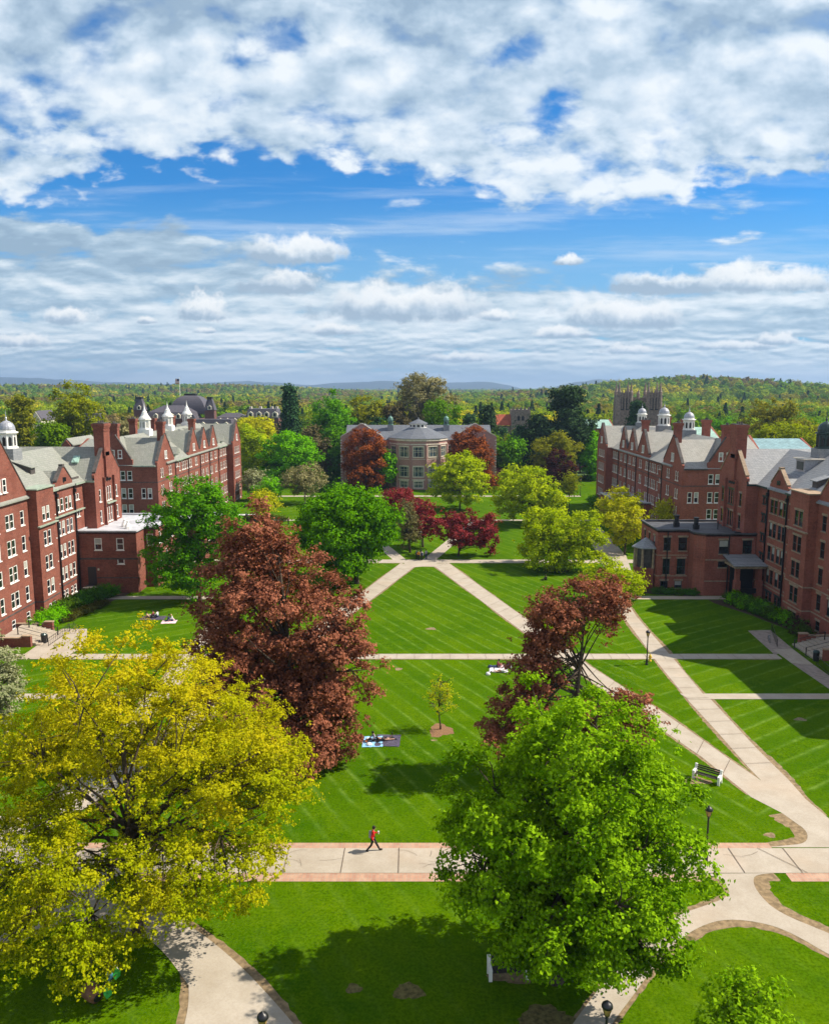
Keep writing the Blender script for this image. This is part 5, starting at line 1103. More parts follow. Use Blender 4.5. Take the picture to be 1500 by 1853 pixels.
gabled('house', 'grey-roofed house half hidden among trees at the far left', P(56, 760, 330)[0], P(74, 760, 330)[0], 330, 345, P(60, 760, 330)[1], P(60, 744, 330)[1], 'cream', 'slateM', 'y', 'house')
gabled('house', 'pink-walled house glimpsed between the big pine and the right far hall', P(1056, 820, 292)[0], P(1070, 820, 292)[0], 292, 303, P(1060, 812, 292)[1], P(1060, 802, 292)[1], 'pinkwall', 'wroof', 'y', 'house')
gabled('house', 'white house among the lime trees right of the far church tower', P(1036, 790, 300)[0], P(1052, 790, 300)[0], 300, 308, P(1040, 793, 300)[1], P(1040, 785, 300)[1], 'white', 'wroof', 'x', 'house')

# ------------------------------------------------------------------ foliage
def quad_mesh(name, co, tint):
    """co: (n,4,3) array of leaf corners, tint: (n,) value per leaf"""
    n = len(co); me = bpy.data.meshes.new(name); me.vertices.add(n * 4); me.vertices.foreach_set('co', co.reshape(-1).astype(np.float32))
    me.loops.add(n * 4); me.loops.foreach_set('vertex_index', np.arange(n * 4, dtype=np.int32)); me.polygons.add(n)
    me.polygons.foreach_set('loop_start', np.arange(0, n * 4, 4, dtype=np.int32)); me.update(calc_edges=True)
    a = me.attributes.new('tint', 'FLOAT', 'FACE'); a.data.foreach_set('value', np.clip(tint, 0, 1).astype(np.float32)); return me
def unit(v): return v / (np.linalg.norm(v, axis=-1, keepdims=True) + 1e-9)
def leaves_from_clusters(rs, cen, outw, crad, n, leaf, flat=0.6, droop=0.0):
    k = len(cen); m = max(k * 4, n // 15); ti = rs.randint(0, k, m); to = rs.normal(size=(m, 3)) * 0.5; to[:, 2] *= flat; tips = cen[ti] + to * crad[ti, None]
    if droop: tips[:, 2] -= droop * (to[:, 0] ** 2 + to[:, 1] ** 2) * crad[ti]
    sel = rs.randint(0, m, n); idx = ti[sel]; lo = rs.normal(size=(n, 3)); lo[:, 2] *= .7
    tr = leaf * 1.45 * rs.uniform(.6, 1.5, m); p = tips[sel] + lo * tr[sel, None]; off = to[sel]
    nn = unit(unit(lo + 1e-6) * 0.55 + unit(off + 1e-6) * 0.25 + outw[idx] * 0.4 + np.array([0, 0, 0.5]) + rs.normal(size=(n, 3)) * 0.5)
    t = unit(np.cross(nn, rs.normal(size=(n, 3)))); b = np.cross(nn, t)
    L = leaf * rs.uniform(0.65, 1.3, (n, 1)); W = L * rs.uniform(0.5, 0.85, (n, 1))
    co = np.stack([p - t * L, p + b * W - nn * L * .18, p + t * L, p - b * W - nn * L * .18], 1) 
    return co, idx
def crown_clusters(rs, blobs, ncl, shell=0.5, lump=0.16):
    bl = np.array([b[:6] for b in blobs], float); vol = (bl[:, 3] * bl[:, 4] + bl[:, 4] * bl[:, 5] + bl[:, 3] * bl[:, 5]); w_ = vol / vol.sum()
    bi = rs.choice(len(bl), ncl, p=w_); d = unit(rs.normal(size=(ncl, 3)))
    ph = rs.uniform(0, 6.28, 3); fr = rs.uniform(2.2, 3.6, 3)
    lm = 1 + lump * (np.sin(fr[0] * d[:, 0] * 2 + ph[0]) + np.sin(fr[1] * d[:, 1] * 2 + ph[1]) + np.sin(fr[2] * d[:, 2] * 2 + ph[2])) / 1.7
    r = (1 - shell * rs.uniform(0, 1, ncl) ** 1.8) * lm
    cen = bl[bi, :3] + d * bl[bi, 3:6] * r[:, None]; return cen, d, bi, bl
def wood(rs, base, top_z, trunk_r, cen, nlimb, lean=(0, 0), fork=0.3, twig=0.0, sides=7):
    """tapered trunk with limbs that run to a choice of leaf clusters"""
    mb = MB(); bx_, by_, bz_ = base; H = top_z - bz_; tip = Vector((bx_ + lean[0], by_ + lean[1], bz_ + H * 0.86))
    mid = Vector((bx_ + lean[0] * .25, by_ + lean[1] * .25, bz_ + H * .4)) + Vector((*rs.uniform(-.25, .25, 2), 0))
    b0 = Vector(base); ax = [b0, b0.lerp(mid, .5), mid, mid.lerp(tip, .5), tip]; rr_ = [trunk_r, trunk_r * .8, trunk_r * .62, trunk_r * .34, trunk_r * .09]
    mb.tube([b0 + Vector((0, 0, -.15)), b0 + Vector((0, 0, .35))] + ax[1:], [trunk_r * 1.45, trunk_r] + rr_[1:], sides)
    def axis(q):
        q = min(max(q, 0), .999) * 4; i = int(q); return ax[i].lerp(ax[i + 1], q - i), rr_[i] + (rr_[i + 1] - rr_[i]) * (q - i)
    pick = rs.choice(len(cen), min(nlimb, len(cen)), replace=False); subs = []
    for ci in pick:
        c_ = Vector(cen[ci]); hq = (c_.z - bz_) / H; d = math.hypot(c_.x - bx_, c_.y - by_); q = max(fork + rs.uniform(0, .24), hq - 0.28 * min(1, d / (H * .35)) - rs.uniform(.02, .16)) / .86
        s_, r0 = axis(q); r0 = min(r0 * .6, trunk_r * .36); m1 = s_.lerp(c_, .4) + Vector((*rs.uniform(-.35, .35, 2), rs.uniform(-.1, .5))); m2 = s_.lerp(c_, .75) + Vector((*rs.uniform(-.35, .35, 2), rs.uniform(-.1, .4)))
        mb.tube([s_, m1, m2, c_], [r0, r0 * .6, r0 * .35, .015], 5); subs += [m1, m2]
    if twig and subs:
        S = np.array([tuple(v) for v in subs])
        for ci in rs.choice(len(cen), min(int(twig), len(cen)), replace=False):
            c_ = cen[ci]; j = np.argmin(((S - c_) ** 2).sum(1)); a = Vector(S[j]); c2 = Vector(c_); mb.tube([a, a.lerp(c2, .5) + Vector((*rs.uniform(-.2, .2, 3),)), c2], [.05, .03, .01], 4)
    return mb
def tree(name, label, base, blobs, nleaf, leaf, mat, seed, ncl=260, crad=0.9, trunk_r=.3, nlimb=30, twig=60, bark='bark', shell=.5, lump=.16, flat=.6, group=None, cat='tree', fork=.3, tintf=None, lean=None, droop=0.0):
    rs = np.random.RandomState(seed); cen, d, bi, bl = crown_clusters(rs, blobs, ncl, shell, lump); cen[:, 2] = np.maximum(cen[:, 2], base[2] + .6)
    cr = crad * rs.uniform(.6, 1.35, ncl); co, idx = leaves_from_clusters(rs, cen, d, cr, nleaf, leaf, flat, droop)
    ct = rs.uniform(0, 1, ncl); tint = ct[idx] * .5 + rs.uniform(0, .5, nleaf)
    if tintf is not None: tint = tintf(co.mean(1), tint, rs)
    root = empty(name, base, 0, label, cat, group); me = quad_mesh('crown', co - np.array(base), tint); o = link('crown', me, M[mat], root)
    top = max(b[2] + b[5] for b in blobs); cx = sum(b[0] for b in blobs) / len(blobs) - base[0]; cyy = sum(b[1] for b in blobs) / len(blobs) - base[1]
    if lean is None: lean = (cx * .6, cyy * .6)
    mb = wood(rs, base, top, trunk_r, cen, nlimb, lean, fork, twig); mb.o = base; mb.v = [(x - base[0], y - base[1], z - base[2]) for x, y, z in mb.v]
    mb.build('trunk', M[bark], root, smooth=True); return root
def PB(x0, x1, y0, y1, D, zc=None, rd=None):
    """crown blob from its outline at ground distance D"""
    xc = (x0 + x1) / 2; yc = (y0 + y1) / 2; X, Z = atY(xc, yc, D); rx = abs(atY(x1, yc, D)[0] - atY(x0, yc, D)[0]) / 2; rz = abs(atY(xc, y0, D)[1] - atY(xc, y1, D)[1]) / 2
    return (X, D, Z, rx, rd or rx, rz)

# near trees
bs = g(250, 1690)
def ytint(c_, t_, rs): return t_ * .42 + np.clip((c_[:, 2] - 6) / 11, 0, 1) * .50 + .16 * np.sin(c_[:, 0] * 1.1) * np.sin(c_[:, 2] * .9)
X0, Y0_ = bs
tree('oak_tree', 'wide golden-yellow spring oak spreading over the promenade at lower left', (X0, Y0_, 0),
     [(X0 - .3, Y0_ + 1.5, 11.5, 5.6, 5.5, 5.2), (X0 + 5.2, Y0_ + .8, 8.6, 4.0, 4.8, 3.6), (X0 - 5.5, Y0_ + 1.5, 8.2, 4.4, 5.0, 3.6), (X0 - .5, Y0_ - 3.2, 5.6, 5.5, 3.4, 3.2), (X0 + 1.5, Y0_ + 5.5, 10, 5.2, 3.6, 3.8), (X0 - 5.0, Y0_ - 1.5, 5.0, 4.0, 3.4, 2.6), (X0 + 4.8, Y0_ - 1.8, 5.2, 4.0, 3.2, 2.4), (X0 - 4.5, Y0_ + 5.5, 10, 3.8, 3.6, 3.0), (X0 - 2.5, Y0_ - 5.6, 3.2, 3.6, 2.0, 1.7), (X0 - 5.8, Y0_ - 4.0, 4.0, 2.6, 2.4, 1.8), (X0 + 5.6, Y0_ + 4, 8.5, 3.6, 3.4, 3.0)],
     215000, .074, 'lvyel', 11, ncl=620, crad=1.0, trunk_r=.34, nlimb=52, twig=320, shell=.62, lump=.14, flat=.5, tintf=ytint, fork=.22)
X0, Y0_ = g(1005, 1775)
tree('maple_tree', 'broad fresh-green maple in the foreground at lower right, covering a bench', (X0, Y0_, 0),
     [(X0 + .9, Y0_ + .6, 8.4, 5.0, 5.2, 4.8), (X0 + 1.1, Y0_ + 1.0, 12.2, 3.4, 3.5, 3.3), (X0 + 4.0, Y0_ + .8, 7.4, 3.6, 3.6, 3.0), (X0 - 2.2, Y0_ + .6, 7.6, 3.9, 3.8, 3.5), (X0 + 1.2, Y0_ - 2.4, 5.0, 4.2, 3.1, 2.8), (X0 + 2.8, Y0_ - 2.2, 4.2, 2.8, 2.6, 2.2), (X0 - 1.7, Y0_ - 2.0, 4.4, 2.2, 2.0, 1.7)],
     135000, .10, 'lvgreen', 22, ncl=480, crad=.78, trunk_r=.36, nlimb=60, twig=220, shell=.55, lump=.17, flat=.75, fork=.25, bark='bark')
X0, Y0_ = -9.6, 62.0
tree('copper_maple_tree', 'tall purple-brown maple, left of the central lawn', (X0, Y0_, 0),
     [PB(368, 590, 940, 1290, 62.5), PB(520, 668, 1040, 1345, 61.5), PB(375, 560, 1150, 1385, 61), PB(350, 460, 1090, 1260, 62), PB(470, 640, 1250, 1405, 60.0), PB(400, 520, 935, 1060, 63)],
     135000, .12, 'lvpurp', 33, ncl=560, crad=.95, trunk_r=.45, nlimb=80, twig=300, shell=.62, lump=.19, flat=.7, fork=.15)
X0, Y0_ = g(1032, 1398)
tree('copper_maple_tree', 'thinner purple-brown maple with bare forked trunk, right of the central lawn', (X0, Y0_, 0),
     [PB(955, 1080, 1062, 1175, Y0_ + .5), PB(1040, 1150, 1050, 1140, Y0_ + .8), PB(940, 1020, 1165, 1270, Y0_), PB(876, 985, 1255, 1365, Y0_ - 1.0), PB(1095, 1178, 1240, 1340, Y0_ - .6), PB(950, 1005, 1100, 1230, Y0_), PB(910, 1000, 1210, 1310, Y0_ + .5), PB(1010, 1110, 1250, 1400, Y0_ + .6)],
     62000, .11, 'lvpurp', 44, ncl=300, crad=.8, trunk_r=.30, nlimb=60, twig=150, shell=.75, lump=.16, flat=.6, fork=.42, lean=(.9, .5))
X0, Y0_ = g(797, 1320)
tree('young_tree', 'small thin yellow-green sapling in a mulch ring on the lawn', (X0, Y0_, 0), [(X0, Y0_, 3.0, 1.35, 1.35, 1.4), (X0 + .1, Y0_, 4.0, .8, .8, .9)], 1700, .06, 'lvylime', 55, ncl=90, crad=.4, trunk_r=.07, nlimb=26, twig=50, shell=.8, cat='sapling', fork=.25)
X0, Y0_ = g(652, 1053)
tree('maple_tree', 'dense rounded deep-green maple left of the path crossing', (X0 - .5, Y0_ - 1, 0), [PB(535, 706, 885, 1010, Y0_), PB(560, 700, 878, 980, Y0_ + 1), PB(630, 722, 900, 1000, Y0_), PB(532, 640, 900, 1015, Y0_), PB(565, 665, 960, 1056, Y0_ - 2)],
     62000, .22, 'lvdeep', 66, ncl=420, crad=1.25, trunk_r=.4, nlimb=25, twig=0, shell=.4, lump=.1, flat=.7, lean=(-2, 0))
X0, Y0_ = g(362, 1087)
tree('maple_tree', 'airy mid-green tree in front of the left annex', (X0, Y0_, 0), [PB(275, 430, 872, 985, Y0_), PB(258, 350, 940, 1050, Y0_), PB(345, 440, 905, 1010, Y0_ + 1), PB(285, 400, 985, 1075, Y0_ - 1), PB(310, 400, 868, 930, Y0_)],
     30000, .19, 'fgreen', 67, ncl=330, crad=1.05, trunk_r=.3, nlimb=45, twig=120, shell=.6, lump=.14, flat=.55)
def mid(name, label, bx_, by_, blobs, n, leaf, mat, seed, **k):
    x, y = g(bx_, by_); k.setdefault('trunk_r', .22); k.setdefault('ncl', 160); k.setdefault('nlimb', 25); k.setdefault('twig', 0); k.setdefault('crad', 1.0)
    return tree(name, label, (x, y, 0), [PB(*b, y + (b2[0] if b2 else 0)) for b, b2 in [(q[:4], q[4:]) for q in blobs]], n, leaf, M and mat, seed, **k)
mid('lime_tree', 'rounded lime-green tree in front of the central hall', 832, 922, [(778, 885, 830, 915), (795, 865, 820, 880)], 17000, .28, 'lvlime', 71)
mid('lime_tree', 'large lime-green tree right of the crimson crab trees', 957, 950, [(898, 1010, 840, 930), (930, 1025, 870, 945), (895, 960, 870, 940)], 20000, .26, 'lvlime', 72, bark='bark')
mid('lime_tree', 'spreading lime-green tree with dark forked trunk at the right path corner', 1026, 1033, [(985, 1060, 925, 1000), (942, 1010, 950, 1020), (1030, 1095, 930, 1015), (970, 1050, 975, 1030)], 20000, .2, 'lvlime', 73, crad=.9, shell=.65, nlimb=40)
mid('lime_tree', 'low lime-green tree behind the spreading one at the path corner', 996, 1022, [(945, 1020, 920, 985), (950, 1000, 950, 1000)], 8000, .22, 'lvlime', 74, shell=.6)
mid('lime_shrub', 'bushy pale lime shrub tree left of the right annex porch', 1105, 1088, [(1062, 1140, 1008, 1070), (1100, 1165, 1030, 1085), (1040, 1100, 1035, 1075)], 14000, .16, 'lvlime', 75, crad=.7, shell=.7, cat='shrub', trunk_r=.12)
mid('budding_tree', 'airy yellow-green budding tree with dark stems beside the right annex', 1130, 1004, [(1090, 1172, 905, 990), (1110, 1160, 893, 960)], 9500, .2, 'lvylime', 76, shell=.85, nlimb=60, crad=.8)
mid('budding_tree', 'yellow-green budding tree in front of the low white-roofed annex, left of it', 1112, 985, [(1078, 1130, 890, 950), (1095, 1160, 885, 930)], 6000, .2, 'lvylime', 77, shell=.85, nlimb=50, crad=.8)
mid('budding_tree', 'rounded yellow-green tree above the dark flat roof', 1212, 985, [(1182, 1245, 902, 945), (1190, 1235, 920, 960)], 7000, .2, 'lvylime', 78, shell=.8, nlimb=40)
mid('budding_tree', 'small tan-green budding tree by the foot of the right far hall', 1262, 985, [(1240, 1282, 920, 950)], 2000, .2, 'lvoli', 79, shell=.8, nlimb=40)
mid('crab_tree', 'crimson-leaved crab tree with spreading bare stems beside the path crossing', 830, 1006, [(782, 850, 920, 975), (840, 905, 922, 990), (800, 880, 940, 990), (860, 903, 950, 1005)], 14500, .17, 'lvcrab', 81, crad=.7, shell=.75, nlimb=60, fork=.1, trunk_r=.2)
mid('crab_tree', 'crimson crab tree reaching up behind the dense green maple', 765, 990, [(728, 790, 905, 965), (700, 750, 888, 930), (740, 795, 925, 975)], 12000, .17, 'lvcrab', 82, crad=.75, shell=.6, fork=.15)
mid('crab_tree', 'reddish small tree low between the green maple and the central hall', 722, 935, [(690, 745, 884, 915), (715, 760, 895, 925)], 6000, .2, 'lvcrab', 83, crad=.8, shell=.6)
mid('bronze_tree', 'bronze-tan leaved small tree next to the dense green maple', 742, 1000, [(716, 758, 920, 985), (720, 750, 905, 950)], 7500, .15, 'lvtan2', 84, crad=.7, shell=.6)
mid('copper_beech_tree', 'tall copper-red beech in front of the left wing of the central hall', 662, 886, [(622, 700, 778, 850), (616, 690, 820, 882), (650, 705, 810, 880)], 19000, .3, 'lvcop', 85, crad=1.1, shell=.4)
mid('copper_beech_tree', 'copper-red beech in front of the right wing of the central hall', 858, 886, [(820, 885, 780, 835), (850, 890, 800, 875), (815, 860, 790, 830)], 13000, .3, 'lvcop', 86, crad=1.0, shell=.5)
mid('green_shrub_tree', 'bright green sapling behind the left copper beech', 700, 886, [(690, 714, 815, 872)], 2600, .3, 'lvbright', 87, trunk_r=.12)
mid('plum_tree', 'dark plum-leaved round tree right of the large lime tree', 1010, 888, [(982, 1038, 818, 872), (985, 1030, 850, 885)], 9500, .24, 'lvplum', 88, shell=.6, nlimb=60)
mid('crab_tree', 'faded pink-brown low tree by the right end of the central hall', 886, 890, [(872, 902, 858, 886)], 2500, .25, 'lvcop', 89, trunk_r=.12)
mid('blossom_tree', 'low pink blossoming tree behind the large lime tree', 915, 872, [(888, 940, 846, 868)], 3500, .28, 'lvpink', 90, trunk_r=.15)
mid('budding_tree', 'slender ochre budding tree standing on the lawn before the right far hall', 1029, 926, [(1014, 1046, 856, 895)], 2200, .2, 'lvoli', 91, shell=.8, nlimb=30, trunk_r=.13)
mid('maple_tree', 'mid-green tree against the far end of the right far hall', 1068, 870, [(1052, 1085, 795, 865), (1060, 1082, 780, 830)], 8500, .3, 'lvbright', 92)
mid('blossom_tree', 'cream-blossomed tree beside the end of the left far hall', 470, 905, [(440, 478, 848, 890), (460, 500, 862, 895)], 6500, .24, 'lvwhite', 93, shell=.7, nlimb=40)
mid('maple_tree', 'small bright green tree below the cream blossoms', 487, 915, [(470, 508, 865, 905), (450, 480, 885, 912)], 6000, .22, 'lvbright', 94)
mid('budding_tree', 'low yellow-green budding tree left of the crossing paths', 480, 940, [(455, 505, 890, 930)], 3500, .2, 'lvylime', 95, shell=.8, nlimb=40)
mid('budding_tree', 'round grey-tan tree with fine bare twigs behind the green maple', 552, 912, [(514, 590, 838, 900)], 7000, .22, 'lvtan', 96, shell=.8, nlimb=90, bark='barkpale')
mid('maple_tree', 'broad brilliant green tree behind the grey twiggy one', 510, 882, [(475, 560, 782, 850), (530, 585, 810, 870), (465, 530, 815, 880)], 21000, .3, 'lvbright', 97, crad=1.3)
mid('maple_tree', 'olive-green tree against the end of the left far hall', 452, 880, [(432, 475, 765, 860), (440, 495, 785, 870)], 12000, .3, 'lvlime', 98, crad=1.3, shell=.5)
mid('maple_tree', 'rounded yellow-olive tree below the mansard pavilion', 462, 850, [(425, 500, 755, 800)], 9000, .35, 'lvylime', 99, crad=1.3)
X0, Y0_ = -34.5, 66.0
tree('dogwood_tree', 'pale cream-blossomed dogwood cut by the left edge', (X0 - .8, Y0_, 0), [PB(-70, 30, 1150, 1290, Y0_), PB(-60, 38, 1200, 1320, Y0_ - 1), PB(-90, 0, 1130, 1250, Y0_)], 15000, .12, 'lvwhite', 101, ncl=220, crad=.8, trunk_r=.2, nlimb=40, twig=60, shell=.6, flat=.3, bark='barkpale')
X0, Y0_ = g(1352, 1880)
tree('maple_tree', 'small fresh-green maple at the bottom right corner of the frame', (13.8, 29.5, 0), [(13.9, 29.5, 3.4, 1.65, 1.8, 2.4), (13.8, 28.8, 2.5, 1.6, 1.6, 1.8)], 24000, .095, 'lvgreen', 102, ncl=170, crad=.6, trunk_r=.12, nlimb=20, shell=.5)

# evergreens: drooping whorls of branches
def evergreen(name, label, base, H, Rb, n, leaf, mat, seed, kind='spruce', group=None, me_only=False):
    rs = np.random.RandomState(seed); P_, O_, T_ = [], [], []; mbw = MB(); mbw.tube([(0, 0, -.2), (0, 0, H * .5), (0, 0, H * .97)], [H * .022, H * .014, .03], 6)
    z = H * (.10 if kind == 'spruce' else .28)
    while z < H * .98:
        q = (z - H * .08) / (H * .92); Lr = Rb * ((1 - q) ** .85 if kind == 'spruce' else (1 - q * .75) * (.6 + .8 * abs(math.sin(q * 7 + seed)))) + .25; nb = rs.randint(5, 9) if kind == 'spruce' else rs.randint(3, 6)
        for k2 in range(nb):
            a = rs.uniform(0, 6.28); L_ = Lr * rs.uniform(.65, 1.15); ns = max(3, int(L_ * 2.2)); dr = -.28 if kind == 'spruce' else .18
            if L_ > 1.4: mbw.tube([(0, 0, z), (math.cos(a) * L_ * .95, math.sin(a) * L_ * .95, z + dr * L_ + .1 * L_)], [.07, .02], 4)
            for j in range(ns):
                t_ = (j + .6) / ns; P_.append((math.cos(a) * L_ * t_, math.sin(a) * L_ * t_, z + dr * L_ * t_ + (.16 * L_ * t_ * t_))); O_.append((math.cos(a), math.sin(a), .3)); T_.append(.35 + .55 * (1 - t_ * .6) * (1.0 if kind == 'spruce' else 1.2))
        z += H * (.033 if kind == 'spruce' else .05) * rs.uniform(.8, 1.3)
    cen = np.array(P_); co, idx = leaves_from_clusters(rs, cen, unit(np.array(O_)), np.array(T_) * (H / 20) * 1.5, n, leaf, .35); tint = rs.uniform(0, 1, n)
    me = quad_mesh('crown', co, tint); tw = bpy.data.meshes.new('trunk'); tw.from_pydata(mbw.v, [], mbw.f)
    if me_only: return me, tw
    root = empty(name, base, rs.uniform(0, 6), label, 'tree', group); link('crown', me, M[mat], root); link('trunk', tw, M['bark'], root); return root
def ev(px_, py_top, D, Rb, n, leaf, mat, seed, label, kind='spruce', name='spruce_tree'):
    X, Z = atY(px_, py_top, D); evergreen(name, label, (X, D, 0), Z, Rb, n, leaf, mat, seed, kind)
ev(523, 694, 285, 5.4, 20000, .42, 'lvspruce', 201, 'tall dark pointed spruce behind the left brilliant green tree')
ev(884, 730, 270, 5.2, 13000, .42, 'lvspruce', 202, 'dark blue-green pointed spruce behind the right wing of the central hall')
ev(1028, 701, 265, 10.5, 15000, .5, 'lvspruce', 203, 'huge dark spreading pine left of the gothic tower', 'pine', 'pine_tree')
ev(975, 748, 262, 7.0, 12000, .45, 'lvspruce', 204, 'lower dark pine left of the huge spreading pine', 'pine', 'pine_tree')
ev(1152, 727, 300, 4.0, 8000, .42, 'lvspruce', 205, 'dark pine standing in front of the gothic tower', 'pine', 'pine_tree')
# tall sycamore with bare upper branches behind the central hall
X0, _ = P(766, 750, 300); zt0 = P(766, 670, 300)[1]
tree('sycamore_tree', 'very tall grey-tan sycamore with bare branches behind the central hall', (X0, 300, 0), [PB(712, 822, 678, 760, 300), PB(725, 800, 668, 720, 300), PB(700, 770, 710, 790, 300)], 16000, .34, 'lvtan', 301, ncl=300, crad=1.5, trunk_r=.7, nlimb=150, twig=200, shell=.85, bark='barkpale', fork=.15)
mid2 = [(795, 815, 272, (765, 832, 716, 790), 'fgreen', 'mid-green tree right of the bare sycamore'), (598, 815, 275, (566, 640, 712, 790), 'fgreen', 'tall green tree with bare pale trunk left of the central hall'),
        (655, 815, 285, (630, 690, 712, 790), 'lvoli', 'olive-yellow tree left of the bare sycamore'), (612, 860, 262, (588, 628, 762, 850), 'lvdeep', 'dark green tree below the one with the bare pale trunk'),
        (135, 800, 235, (95, 180, 698, 800), 'flime', 'tall airy light-green tree above the left near roof'), (560, 850, 258, (540, 590, 770, 840), 'lvtan2', 'drab olive budding tree between spruce and central hall'),
        (1000, 840, 250, (965, 1045, 785, 840), 'lvoli', 'pale budding tree behind the dark plum tree'), (920, 850, 255, (898, 945, 792, 850), 'lvdeep', 'rounded mid-green tree right of the central hall'),
        (1395, 790, 260, (1355, 1440, 720, 790), 'lvoli', 'tall olive tree with visible limbs behind the metal roof at right'), (735, 815, 290, (690, 740, 730, 790), 'lvtan2', 'drab budding tree at the left foot of the sycamore'),
        (1410, 800, 205, (1370, 1485, 765, 815), 'flime', 'bright lime shrubby tree behind the metal roof at right'), (100, 830, 205, (65, 122, 770, 812), 'fgreen', 'fresh green tree just above the left near roof ridge'),
        (40, 800, 240, (22, 58, 715, 800), 'lvoli', 'bronze-green tall tree right of the left white cupola'), (240, 820, 215, (205, 262, 760, 800), 'lvtan', 'bare-branched pale tree left of the bell cupolas')]
for i, (bx_, by_, D_, box_, mt_, lb_) in enumerate(mid2):
    X0 = atY((box_[0] + box_[1]) / 2, box_[3], D_)[0]
    tree('broadleaf_tree', lb_, (X0, D_, 0), [PB(*box_, D_), PB(box_[0] + 8, box_[1] - 6, box_[2] + 25, box_[3] + 45, D_)], 11000, .36, mt_, 400 + i, ncl=150, crad=1.5, trunk_r=.35, nlimb=70, shell=.7, twig=0)

# shrubs along the halls
_ORD = 'first second third fourth fifth sixth seventh eighth ninth tenth eleventh twelfth thirteenth fourteenth fifteenth sixteenth seventeenth eighteenth nineteenth twentieth'.split()
def nth(i):
    if i < 20: return _ORD[i]
    t_, u = divmod(i + 1, 10); tens = {2: 'twent', 3: 'thirt', 4: 'fort', 5: 'fift', 6: 'sixt', 7: 'sevent'}[t_]
    return tens + ('ieth' if u == 0 else 'y-' + _ORD[u - 1])
SHRUB = []
for k2 in range(3):
    rs = np.random.RandomState(600 + k2); cen, d, bi, bl = crown_clusters(rs, [(0, 0, .62, .85, .85, .6), (.35, .2, .5, .6, .6, .5)], 60, .4, .12); co, idx = leaves_from_clusters(rs, cen, d, .32 * rs.uniform(.7, 1.3, 60), 2600, .06, .8)
    me = quad_mesh('foliage', co, rs.uniform(0, 1, 2600)); st = MB()
    for q in range(5): a = q * 1.25; st.tube([(0, 0, -.05), (.4 * math.cos(a), .4 * math.sin(a), .7)], [.04, .015], 4)
    tw = bpy.data.meshes.new('stems'); tw.from_pydata(st.v, [], st.f); SHRUB.append((me, tw))
def obj_mat(o, mat):
    me = o.data
    if not me.materials: me.materials.append(M[mat])
    o.material_slots[0].link = 'OBJECT'; o.material_slots[0].material = M[mat]
def shrub(x, y, sc, mat, label, group, k2, hs=1.0):
    root = empty('shrub', (x, y, 0), k2 * 1.3, label, 'shrub', group); root.scale = (sc, sc, sc * hs); a = link('foliage', SHRUB[k2 % 3][0], None, root); obj_mat(a, mat); b_ = link('stems', SHRUB[k2 % 3][1], M['bark'], root); return root
r_ = random.Random(12)
gl_, gr_ = 'shrubs in the bed along the left hall', 'shrubs in the bed along the right hall'
for i in range(15): t_ = i / 14; shrub(-47.6 + t_ * 3.2 + r_.uniform(-.3, .3), 104 + t_ * 9.6, 1.25 + .3 * r_.random(), 'hedge', nth(i) + ' leafy green shrub from the viewer in the hedge row against the left hall', gl_, i)
for i in range(12): t_ = i / 11; shrub(-45.4 + t_ * 1.9 + (i % 2) * .5, 100.5 + t_ * 8.0, .82, 'olivehedge', nth(i) + ' clipped olive boxwood ball from the viewer in the left bed', gl_ + ', front row', i, .9)
for i in range(5): shrub(-46.9 + .5 * (i % 2) + i * .15, 97.2 + i * 1.05, 1.35, 'lvbright', nth(i) + ' bright green leafy bush from the left hall steps', gl_ + ', south end', i, 1.25)
for i in range(17): t_ = i / 16; shrub(47.6 - t_ * 2.9 + r_.uniform(-.3, .3), 99.5 + t_ * 10.2, 1.2 + .35 * r_.random(), 'hedge' if i % 3 else 'lvbright', nth(i) + ' leafy green shrub from the viewer in the hedge row against the right hall', gr_, i)
for i in range(5): shrub(46.8 + .3 * i % 2, 94.0 + i * 1.2, 1.25, 'lvplum' if i % 2 else 'hedge', nth(i) + ' dark bush from the right hall steps', gr_ + ', by the steps', i, 1.1)
for i in range(8): shrub(35.3 + i * .78, 115.2 - .2 * i + (i % 2) * .4, .8, 'hedge', nth(i) + ' low green shrub from the left under the right annex windows', 'shrubs below the right annex', i)
for i in range(3): shrub(46.2 + i * .3, 203 + i * 2.4, 1.9, 'lvdeep', nth(i) + ' dark rounded bush at the corner of the right far hall', 'bushes at the far corner', i)
for i in range(5): shrub(-39 + i * 2.2, 180 + (i % 2), 1.6, 'olivehedge', nth(i) + ' low brown-green bush from the left beyond the left path', 'bushes beyond the left path', i, .7)
for i in range(6): shrub(-33 + i * 1.5, 232 , 1.8, 'lvdeep', nth(i) + ' clipped hedge bush from the left, left of the central hall', 'hedge left of the central hall', i, 1.0)

# ------------------------------------------------------------------ woods: single trees, then the far mass
PRO = []
def proto(seed, blobs, n, leaf, ncl=120, crad=1.25, shell=.5, flat=.6, limbs=26, tr=.32):
    rs = np.random.RandomState(seed); cen, d, bi, bl = crown_clusters(rs, blobs, ncl, shell, .16); co, idx = leaves_from_clusters(rs, cen, d, crad * rs.uniform(.6, 1.35, ncl), n, leaf, flat)
    ct = rs.uniform(0, 1, ncl); me = quad_mesh('crown', co, ct[idx] * .6 + rs.uniform(0, .4, n)); mb = wood(rs, (0, 0, 0), 16.0, tr, cen, limbs, (0, 0), .25, 0, 5)
    tw = bpy.data.meshes.new('trunk'); tw.from_pydata(mb.v, [], mb.f); return me, tw
